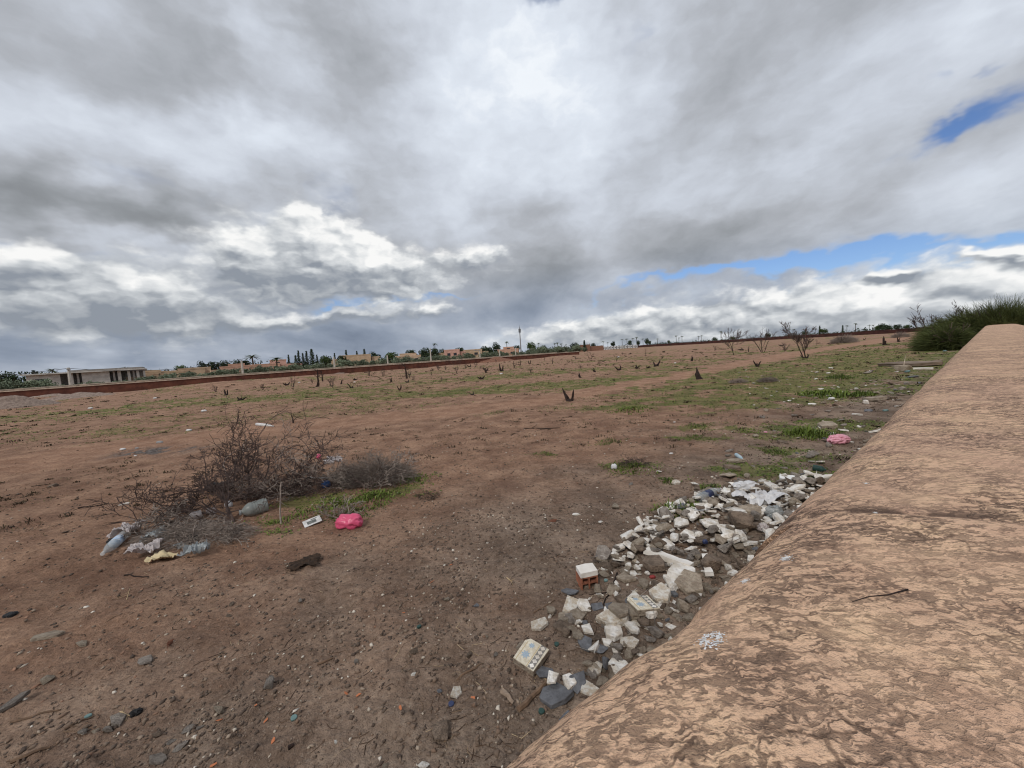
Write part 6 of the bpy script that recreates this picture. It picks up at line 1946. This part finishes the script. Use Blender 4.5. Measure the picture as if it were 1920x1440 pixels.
# burnt patch scraps
for i, (px, py, w, m, lab) in enumerate(((231, 845, 12, M_CLOTH, 'white scrap at the left of the ash patch'), (257, 841, 8, M_BAGGREY, 'grey scrap in the ash patch'), (300, 831, 14, M_BAGGREY, 'grey flake at the top of the ash patch'), (254, 855, 6, M_CLOTH, 'tiny white scrap below the ash patch'), (355, 808, 12, M_CLOTH, 'white scrap on the soil above the ash patch'), (383, 772, 12, M_CLOTH, 'white scrap on the green strip'), (940, 702, 7, M_WHITE, 'small white bag before the curved forked stump'), (665, 717, 5, M_WHITE, 'tiny white bag on the far field'), (561, 717, 5, M_WHITE, 'tiny white bag by the bare saplings'), (170, 767, 10, M_CLOTH, 'white scrap on the green strip at the left'), (290, 738, 8, M_CLOTH, 'white scrap on the rise'), (1266, 681, 5, M_WHITE, 'white scrap beyond the track'), (1160, 670, 5, M_WHITE, 'white scrap near the white fence'), (1265, 792, 6, M_CLOTH, 'round white scrap in the middle field'), (1436, 811, 8, M_PALEPINK, 'pale pink scrap on soil'), (1259, 851, 9, M_CLOTH, 'white scrap right of the middle'), (1560, 749, 14, M_CLOTH, 'white scrap on the green patch by the wall'), (1669, 687, 5, M_WHITE, 'white scrap by the large flat slab'), (1772, 659, 8, M_TEAL, 'pale blue scrap near the far wall'), (1661, 771, 12, M_TEAL, 'pale green scrap at the wall foot'), (1702, 698, 12, M_TEAL, 'pale turquoise scrap at the broken pipe'))):
    bag(px, py, w * .8, w * .4, 40 + i, m, 'scrap', lab, 'scrap', .7)
# --- litter near the wall
bag(1572, 831, 36, 18, 20, M_PALEPINK, 'pink_bag', 'pale pink bag lying close to the wall', squash=.6, lobes=1)
bag(1400, 921, 48, 24, 21, M_BAGWHITE, 'white_bag', 'white knotted plastic bag at the top of the rubble', squash=.5)
bag(1453, 975, 34, 26, 22, M_BAGGREY, 'clear_bag', 'clear plastic bag against the wall edge', squash=.5, lift=.03)
bag(1432, 1000, 20, 16, 24, M_BAGPALE, 'torn_film', 'torn film scraps at the wall edge', lift=.03)
sheet(1425, 944, 66, .20, 23, M_BAGWHITE, 'plastic_sheet', 'crumpled white plastic sheet over the upper rubble', 'sheet', .10, .3, 34, ragged=.6)
bottle(g_(1310, 942, .04), g_(1352, 928, .06), .085, 'water_bottle', 'clear water bottle with blue band in the upper rubble', M_CLEAR, M_BAGPALE, M_DKBLUE)
bottle(g_(1380, 859, .05), g_(1393, 867, .04), .05, 'small_bottle', 'small pale blue bottle on a tan stone', simple('pale_blue_plastic', lin(130, 164, 182), lin(170, 184, 190), 12, .4), M_CLOTH)
bottle(g_(1524, 882, .035), g_(1549, 886, .03), .07, 'green_bottle', 'crushed dark green bottle at the wall edge', M_GREENP, M_GREENP)
bag(1152, 879, 12, 12, 30, M_BAGWHITE, 'white_scrap', 'white crumpled scrap by the dead weed')
bag(1178, 1026, 12, 9, 31, M_DKBLUE, 'blue_scrap', 'blue scrap at the left rim of the rubble')
bag(1323, 1028, 10, 10, 32, M_DKBLUE, 'blue_scrap', 'dark blue scrap in the rubble near the twigs', lift=.04)
bag(1224, 1083, 12, 7, 33, simple('red_film', lin(150, 60, 58), lin(110, 44, 44), 20, .5), 'red_scrap', 'dull red scrap in the rubble')
bag(257, 1338, 20, 12, 34, M_BLACK, 'black_disc', 'black oval lid on the soil at the lower left', 'lid', .7, .4)
bag(21, 1154, 22, 8, 35, M_BLACK, 'dark_scrap', 'dark scrap of cloth at the left edge', 'scrap')
# bottle caps
_cap = MB().lathe([(.014, 0), (.0155, .002), (.0155, .011), (.013, .013)], 14).mesh('bottle_cap')
for px, py, m, lab in ((846, 1321, M_DKBLUE, 'dark blue bottle cap at the lower middle'), (551, 1347, M_TEAL, 'pale teal bottle cap on the soil lower left of the middle'), (786, 1176, M_GREENP, 'dark green bottle cap in the gravel'), (165, 1344, M_TEAL, 'teal cap at the lower left'), (1015, 1335, M_GREENP, 'green round cap near the foot of the wall'), (1044, 1209, M_GREENP, 'grey-green disc between the patterned tile and the grey disc'), (1136, 1089, M_TEAL, 'pale green bit right of the hollow brick')):
    p = ground(px, py)
    o = obj('bottle_cap', with_mat(_cap, m), None, None, loc=(p.x, p.y, p.z - .002), rot=(random.uniform(-.2, .2), random.uniform(-.2, .2), 0), scale=(.85,) * 3)
    tag(o, lab, 'cap')
# orange peel chips
for i, (px, py) in enumerate(((757, 1150), (649, 1302), (672, 1305), (888, 1310), (751, 1330), (513, 1390), (498, 1354), (400, 1437), (846, 1060), (480, 1324), (412, 1352), (810, 1092))):
    p = ground(px, py)
    o = obj('orange_chip', with_mat(_slabs[i % 18], M_ORANGE), None, None, loc=(p.x, p.y, p.z + .006), rot=(rg.uniform(-.5, .5), rg.uniform(-.5, .5), rg.uniform(0, 6)), scale=(.03, .018, .012))
    tag(o, 'small orange chip on the gravelly soil', 'chip', 'orange chips on the soil')
# sticks
def stick(px0, py0, px1, py1, r, mat, label, forks=0, name='stick', seed=0):
    a, b = ground(px0, py0, r * .8), ground(px1, py1, r * .8)
    rg2 = random.Random(int(px0 * 7 + py0))
    n = 5
    pts = []
    for i in range(n + 1):
        q = a.lerp(b, i / n)
        j = (b - a).length * .03
        q = q + Vector((rg2.uniform(-j, j), rg2.uniform(-j, j), 0))
        q.z = float(hgt(q.x, q.y)) + r * .7
        pts.append(q)
    mb = MB().tube(pts, [r * (1 - .4 * i / n) for i in range(n + 1)], 6)
    for k in range(forks):
        q = pts[rg2.randint(1, n - 1)]
        d = Vector((rg2.uniform(-1, 1), rg2.uniform(-1, 1), .15)).normalized()
        e = q + d * (b - a).length * .35
        e.z = float(hgt(e.x, e.y)) + r
        mb.tube([q, e], [r * .6, r * .3], 5)
    tag(mb.build(name, mat), label, 'stick')
stick(972, 1332, 1030, 1276, .013, M_WOOD, 'weathered stick below the lone patterned tile')
stick(942, 1298, 962, 1322, .013, M_BROWNSTONE, 'dark wood stub left of the weathered stick')
stick(855, 1279, 907, 1246, .006, M_WOOD, 'thin curved stick in the gravel', 1)
stick(596, 1247, 624, 1235, .007, M_WOOD, 'short split stick in the middle gravel')
stick(254 - 20, 1079, 278, 1083, .006, M_CHAR, 'dark straight stick below the litter')
stick(236, 1125, 244, 1104, .003, M_PALETWIG, 'forked straw twig below the litter', 2, 'twig')
stick(20, 1357, 112, 1333, .006, M_WOOD, 'long thin stick at the lower left edge', 1)
stick(20, 1432, 92, 1404, .009, M_WOOD, 'forked grey stick in the lower left corner', 2)
stick(120, 1374, 175, 1345, .005, M_WOOD, 'thin twig left of the teal cap', 1)
stick(226, 1334, 250, 1345, .003, M_PALETWIG, 'pale forked twig before the black lid', 2, 'twig')
stick(983, 804, 1050, 803, .010, M_CHAR, 'dark branch lying on bare soil in the middle field', 2)
stick(146, 955, 196, 945, .008, M_CHAR, 'dark stick left of the brushwood pile')
stick(1018, 1268, 1036, 1290, .0025, M_PALETWIG, 'pale curled twig beside the lone patterned tile', 2, 'twig')
stick(60, 912, 100, 908, .006, M_CHAR, 'thin dark stick far left', 0)
stick(540, 1405, 552, 1398, .009, M_CHAR, 'short dark wood piece at the lower middle')
stick(1195, 1010, 1330, 1034, .009, M_WOOD, 'long twig of the bundle across the rubble', 3)
stick(1185, 1003, 1300, 1040, .007, M_WOOD, 'second twig of the bundle across the rubble', 2)
stick(1160, 1075, 1130, 1140, .006, M_CHAR, 'dark twig beside the hollow brick', 1)
stick(1000, 1150, 1040, 1125, .004, M_WOOD, 'thin twig left of the rubble', 0)
stick(950, 1083, 962, 1096, .004, M_PALETWIG, 'whitish dry leaf stalk on the grey soil', 3, 'twig')
# twig on the wall
_tp = [on_wall(x_, y_)[0] + Vector((0, 0, .0022)) for x_, y_ in ((1598, 1131), (1630, 1121), (1665, 1118), (1702, 1108))]
tag(MB().tube(_tp, [.0004, .0007, .0009, .0013], 6).build('twig', M_CHAR), 'small dark twig lying on the wall top', 'twig')

# ================================================================ GROUND COVER (uncountable: one object each)
def toned(name, stops, rough=.93, spec=.2, scale=None):
    """colour from a per-piece tone"""
    def f(n, b):
        a = n.new('ShaderNodeAttribute', attribute_name='tone')
        c = n.ramp(S(n, a.outputs['Fac']), stops)
        if scale:
            c = n.mix(n.step(n.noise(coord(n), scale, 3, .6), .35, .7) * .5, c, n.mix(1.0, c, (.62, .6, .58, 1), 'MULTIPLY'))
        n.put(b.inputs['Base Color'], c)
    return material(name, f, rough, spec)

def with_tone(me, tone):
    a_ = me.attributes.new('tone', 'FLOAT', 'POINT')
    a_.data.foreach_set('value', tone.astype(np.float32))
    return me

def scatter(rg, n, r0, r1, a0=-62, a1=62, power=1.0):
    """points spread evenly over the picture rather than over the ground"""
    a = np.radians(rg.uniform(a0, a1, n))
    r = np.exp(rg.uniform(np.log(r0), np.log(r1), n) ** 1.0)
    return r * np.sin(a), r * np.cos(a), r

_OCT = np.array([(1, 0, 0), (0, 1, 0), (-1, 0, 0), (0, -1, 0), (.55, .5, .75), (-.5, .45, .8), (0.05, -.55, .75), (0, 0, -.7)], float)
_OCTF = np.array([(0, 1, 4), (1, 5, 4), (1, 2, 5), (2, 3, 5), (3, 6, 5), (3, 0, 6), (0, 4, 6), (4, 5, 6), (1, 0, 7), (2, 1, 7), (3, 2, 7), (0, 3, 7)])
def lumps(name, x, y, size, flat, sink, rg, mat, tone, label, cat):
    n = len(x)
    z = hgt(x, y)
    jit = _OCT[None] * rg.uniform(.7, 1.3, (n, 8, 1)) + rg.normal(0, .10, (n, 8, 3))
    a = rg.uniform(0, 6.28, n); c, s = np.cos(a)[:, None], np.sin(a)[:, None]
    sx = size * rg.uniform(.8, 1.4, n); sy = size * rg.uniform(.55, 1.0, n); sz = size * flat * rg.uniform(.7, 1.3, n)
    px, py = jit[:, :, 0] * sx[:, None], jit[:, :, 1] * sy[:, None]
    V = np.stack([x[:, None] + px * c - py * s, y[:, None] + px * s + py * c, z[:, None] + (jit[:, :, 2] + sink) * sz[:, None]], -1)
    F = (np.arange(n) * 8)[:, None, None] + _OCTF[None]
    me = with_tone(mesh_np(name, V.reshape(-1, 3), F.reshape(-1, 3)), np.repeat(tone, 8))
    return tag(obj(name, me, mat), label, cat, kind='stuff')

rgn = np.random.default_rng(404)
def off_wall(x, y, margin=.05):
    s, w = wall_coords(x, y)
    return w > WALL_EDGE + .18 + margin

M_GRAVEL = toned('gravel_bits', [(0, lin(84, 72, 64)), (.35, lin(128, 112, 98)), (.6, lin(120, 96, 80)), (.85, lin(168, 154, 138)), (1, lin(214, 206, 194))])
x, y, r = scatter(rgn, 60000, .8, 9.0)
g = grey(x, y)
keep = off_wall(x, y) & (rgn.uniform(0, 1, len(x)) < .12 + .55 * g * sstep(.35, .65, fbm(x / .5, y / .5, 3, 7)) + .10 * sstep(.5, .7, fbm(x / .8, y / .8, 3, 8)))
x, y, r = x[keep], y[keep], r[keep]
size = .0035 + .008 * rgn.uniform(0, 1, len(x)) ** 2.5 + .0010 * r
lumps('gravel', x, y, size, .7, .15, rgn, M_GRAVEL, rgn.uniform(0, 1, len(x)) ** 2.6, 'fine gravel strewn over the soil near the wall', 'gravel')

M_CLOD = toned('soil_clods', [(0, lin(104, 90, 79)), (.3, lin(120, 102, 88)), (.6, lin(138, 106, 87)), (1, lin(160, 126, 104))])
x, y, r = scatter(rgn, 60000, .8, 26.0)
g = grey(x, y)
keep = off_wall(x, y) & (rgn.uniform(0, 1, len(x)) < .10 + .5 * sstep(.45, .7, fbm(x / 1.1, y / 1.1, 4, 17)))
x, y, r = x[keep], y[keep], r[keep]
size = (.0025 + .010 * rgn.uniform(0, 1, len(x)) ** 3) * (1 + r * .14)
lumps('soil_clods', x, y, size, .45, -.05, rgn, M_CLOD, np.clip(rgn.uniform(.2, 1, len(x)) * (1 - .75 * grey(x, y)), 0, 1), 'crumbs and clods of reddish soil over the field', 'soil')

def sticks_stuff(name, n, r0, r1, lmin, lmax, wd, mat, label, cat, dens=None):
    x, y, r = scatter(rgn, n, r0, r1)
    keep = off_wall(x, y)
    if dens is not None:
        keep &= rgn.uniform(0, 1, n) < dens(x, y)
    x, y, r = x[keep], y[keep], r[keep]
    n = len(x)
    a = rgn.uniform(0, 6.28, n); L = rgn.uniform(lmin, lmax, n) ** 1.0 * (.7 + .06 * r); w = wd * (.7 + .12 * r) * rgn.uniform(.6, 1.4, n)
    V = []
    bend = rgn.normal(0, .25, n)
    for i, t in enumerate((-.5, 0., .5)):
        cx = x + np.cos(a) * L * t - np.sin(a) * bend * L * (t == 0) * .5; cy = y + np.sin(a) * L * t + np.cos(a) * bend * L * (t == 0) * .5
        z = hgt(cx, cy) + w * .4
        for k in range(3):
            an = 2.094 * k + .5
            V.append(np.stack([cx - np.sin(a) * w * math.cos(an), cy + np.cos(a) * w * math.cos(an), z + w * math.sin(an)], -1))
    V = np.stack(V, 1)
    F = []
    for i in range(2):
        for k in range(3):
            F.append((i * 3 + k, i * 3 + (k + 1) % 3, i * 3 + 3 + (k + 1) % 3, i * 3 + 3 + k))
    F = (np.arange(n) * 9)[:, None, None] + np.array(F)[None]
    me = with_tone(mesh_np(name, V.reshape(-1, 3), F.reshape(-1, 4)), np.repeat(rgn.uniform(0, 1, n), 9))
    tag(obj(name, me, mat), label, cat, kind='stuff')
M_DEBRIS = toned('plant_debris', [(0, lin(52, 40, 34)), (.5, lin(92, 72, 58)), (.8, lin(134, 112, 90)), (1, lin(186, 164, 134))])
sticks_stuff('twig_debris', 3600, .9, 14, .02, .11, .0016, M_DEBRIS, 'scattered bits of dead twig over the soil', 'debris', lambda x, y: .35 + .65 * sstep(.45, .65, fbm(x / 1.3, y / 1.3, 3, 27)))

# ---------------------------------------------------------------- weeds
def blades(name, x, y, h, wd, lean, rg, mat, tone, label, cat, parent=None, z=None, leafy=False, kind='stuff', origin=None):
    n = len(x)
    z = hgt(x, y) if z is None else z
    a = rg.uniform(0, 6.28, n); l = rg.uniform(.2, 1.0, n) * lean
    dx, dy = np.cos(a) * l * h, np.sin(a) * l * h
    sx, sy = -np.sin(a) * wd, np.cos(a) * wd
    B = np.stack([x, y, z - .003], -1)
    mid = B + np.stack([dx * .4, dy * .4, h * .62], -1)
    tip = B + np.stack([dx, dy, h * (1 - .35 * l)], -1)
    sd = np.stack([sx, sy, sx * 0], -1)
    k = 1.0 if leafy else .55
    V = np.stack([B + sd * .35, B - sd * .35, mid - sd * k, tip, mid + sd * k], 1)
    if origin is not None:
        V = V - np.array(origin)
    F = (np.arange(n) * 5)[:, None] + np.array([[0, 1, 2, 4]]); T = (np.arange(n) * 5)[:, None] + np.array([[4, 2, 3, 3]])
    me = bpy.data.meshes.new(name)
    q = np.concatenate([F, ]).astype(np.int32); t = ((np.arange(n) * 5)[:, None] + np.array([[4, 2, 3]])).astype(np.int32)
    V32 = V.reshape(-1, 3).astype(np.float32)
    me.vertices.add(len(V32)); me.vertices.foreach_set('co', V32.ravel())
    loops = np.concatenate([q.ravel(), t.ravel()])
    me.loops.add(len(loops)); me.loops.foreach_set('vertex_index', loops)
    me.polygons.add(2 * n)
    me.polygons.foreach_set('loop_start', np.concatenate([np.arange(n) * 4, 4 * n + np.arange(n) * 3]).astype(np.int32))
    me.update(calc_edges=True)
    with_tone(me, np.repeat(tone, 5))
    o = obj(name, me, mat, parent)
    if kind:
        tag(o, label, cat, kind=kind)
    return o
M_WEED = toned('weed_leaves', [(0, lin(54, 66, 28)), (.4, lin(84, 100, 40)), (.75, lin(108, 124, 52)), (1, lin(134, 134, 78))], .7, .25)
M_DRYGRASS = toned('dry_weeds', [(0, lin(58, 48, 40)), (.4, lin(82, 70, 54)), (.8, lin(108, 96, 72)), (1, lin(98, 98, 64))], .9, .1)
x, y, r = scatter(rgn, 330000, 2.2, 60)
v = veg(x, y)
cl = sstep(.42, .60, fbm(x / .22, y / .22, 3, 131))
keep = off_wall(x, y) & (rgn.uniform(0, 1, len(x)) < np.clip(v * 1.6 - .12, 0, 1) * (.22 + .78 * cl))
x, y, r = x[keep], y[keep], r[keep]
h = rgn.uniform(.006, .026, len(x)) * (.8 + .035 * r)
blades('weeds', x, y, h, .0035 + .0011 * r, 2.2, rgn, M_WEED, np.clip(rgn.normal(.45, .22, len(x)) + .25 * (fbm(x / 2, y / 2, 3, 141) - .5), 0, 1), 'low green weeds growing in patches over the field', 'weeds', leafy=True)
x, y, r = scatter(rgn, 190000, 4, 90)
cl = sstep(.55, .70, fbm(x / .5, y / .5, 4, 151))
keep = off_wall(x, y) & (rgn.uniform(0, 1, len(x)) < cl * .9 * sstep(4, 9, r) * sstep(.8, 1.4, track_dist(x, y)))
x, y, r = x[keep], y[keep], r[keep]
blades('dry_weeds', x, y, rgn.uniform(.008, .034, len(x)) * (.7 + .03 * r), .002 + .0007 * r, 2.0, rgn, M_DRYGRASS, rgn.uniform(0, 1, len(x)), 'brown dry weeds scattered over the field', 'weeds')

# dead tussocks, dark against the soil
x, y, r = scatter(rgn, 1500, 6, 85)
keep = off_wall(x, y, .4) & (track_dist(x, y) > 1.1)
x, y, r = x[keep], y[keep], r[keep]
m = 16
R_ = (.03 + .05 * rgn.uniform(0, 1, len(x)) ** 2) * (.7 + .035 * r)
xx = np.repeat(x, m) + rgn.normal(0, 1, len(x) * m) * np.repeat(R_, m) * .7; yy = np.repeat(y, m) + rgn.normal(0, 1, len(x) * m) * np.repeat(R_, m) * .5
blades('dead_tussocks', xx, yy, np.repeat(R_, m) * rgn.uniform(.3, 1.0, len(xx)), np.repeat(.003 + .0010 * r, m), 1.2, rgn, M_DRYGRASS, rgn.uniform(0, .45, len(xx)), 'small dark dead tussocks dotted over the field', 'tussocks')

# single green clumps that stand out
def clump(px, py, w, h, n, label, seed, dark=False):
    p = ground(px, py)
    W = metres(p, w); H = metres(p, h)
    rg = np.random.default_rng(seed)
    root = tag(empty('green_weed', p), label, 'weed')
    a = rg.uniform(0, 6.28, n); q = np.sqrt(rg.uniform(0, 1, n))
    lob = .55 + .9 * vnoise(np.cos(a) * 1.7 + seed, np.sin(a) * 1.7, seed)
    xx, yy = p.x + np.cos(a) * q * W * .6 * lob + rg.normal(0, W * .05, n), p.y + np.sin(a) * q * W * .55 * lob + rg.normal(0, W * .05, n)
    hh = H * rg.uniform(.2, .8, n) * (1.1 - .8 * q) * (.5 + vnoise(xx / W * 5, yy / W * 5, seed + 1))
    blades('leaves', xx, yy, hh, max(.004, W * .012), .9, rg, M_WEED, np.clip(rg.normal(.25 if dark else .5, .2, n), 0, 1), None, None, root, None, True, None, origin=p)
for i, (px, py, w, h, n, lab, dk) in enumerate(((1283, 958, 78, 30, 700, 'bright green leafy clump at the upper left of the rubble', 0), (1180, 880, 80, 14, 500, 'green ring of weeds round the dark dead weed', 0), (1140, 829, 40, 10, 240, 'small green tuft left of the middle right', 1), (1020, 853, 32, 9, 160, 'small dark green tuft on bare soil in the middle', 1),
        (1252, 903, 26, 14, 220, 'dark green tuft below the tiny white chip', 1), (1332, 914, 34, 16, 260, 'dark green tuft above the plastic bottle', 1), (1310, 799, 40, 10, 260, 'flat dark tuft on the right middle soil', 1), (1306, 820, 34, 10, 220, 'second flat dark tuft on the right middle soil', 1), (1400, 808, 46, 10, 300, 'long green tuft on the right soil', 0),
        (1455, 850, 40, 12, 300, 'dark green tuft left of the pale pink bag', 1), (1518, 818, 70, 34, 900, 'bright green patch of leaves left of the pale pink bag', 0), (1615, 742, 36, 18, 400, 'dark upright weed on the green patch by the wall', 1), (1180, 768, 70, 10, 420, 'green tuft strip on the right of the middle', 0), (1575, 710, 40, 18, 300, 'dark shrubby weed behind the pale rubble strip', 1),
        (1555, 742, 90, 20, 700, 'broad green weed patch before the dark upright weed', 0), (770, 900, 60, 16, 500, 'bright green weeds at the right foot of the brushwood pile', 0), (700, 935, 90, 16, 700, 'green weeds under the front of the brushwood pile', 0), (605, 955, 100, 14, 700, 'green weeds right of the large bottle', 0), (520, 980, 60, 10, 400, 'green weeds beside the large bottle', 0), (660, 965, 90, 12, 400, 'greyish weeds above the pink bag', 1))):
    clump(px, py, w, h, n, lab, 700 + i, dk)
# pale stones strewn over the green patch by the wall
for i in range(90):
    px, py = rg.uniform(1380, 1720), rg.gauss(728, 22)
    if py < 690 or py > 775:
        continue
    p = ground(px, py)
    if not bool(off_wall(p.x, p.y, .2)):
        continue
    sz = metres(p, rg.uniform(4, 10))
    drop('stone', rg.choice(_stones), rg.choice([M_PLASTER, M_TANSTONE, M_GREYSTONE, M_PLASTER]), 0, 0, sz, rr(.2), 'pale stone strewn over the green patch by the wall', 'stone', 'pale stones on the green patch', (1, .8, .5), .25, 0, p)

# ---------------------------------------------------------------- look-alikes: say which one
_same = {}
for o in COL.objects:
    if o.parent is None and o.get('label') and not o.get('kind'):
        _same.setdefault(o['label'], []).append(o)
def _nth(k):
    w_ = ['first', 'second', 'third', 'fourth', 'fifth', 'sixth', 'seventh', 'eighth', 'ninth', 'tenth']
    return w_[k] if k < 10 else '%d%s' % (k + 1, 'th' if (k + 1) % 10 not in (1, 2, 3) or 10 < k + 1 < 14 else ('st', 'nd', 'rd')[(k + 1) % 10 - 1])
for lab, os_ in _same.items():
    if 1 < len(os_) <= 30 and len(lab.split()) <= 13:
        os_.sort(key=lambda o: math.atan2(o.location.x, o.location.y))
        for k, o in enumerate(os_):
            o['label'] = lab + ', ' + _nth(k) + (' from the left' if len(lab.split()) < 13 else ' from left')
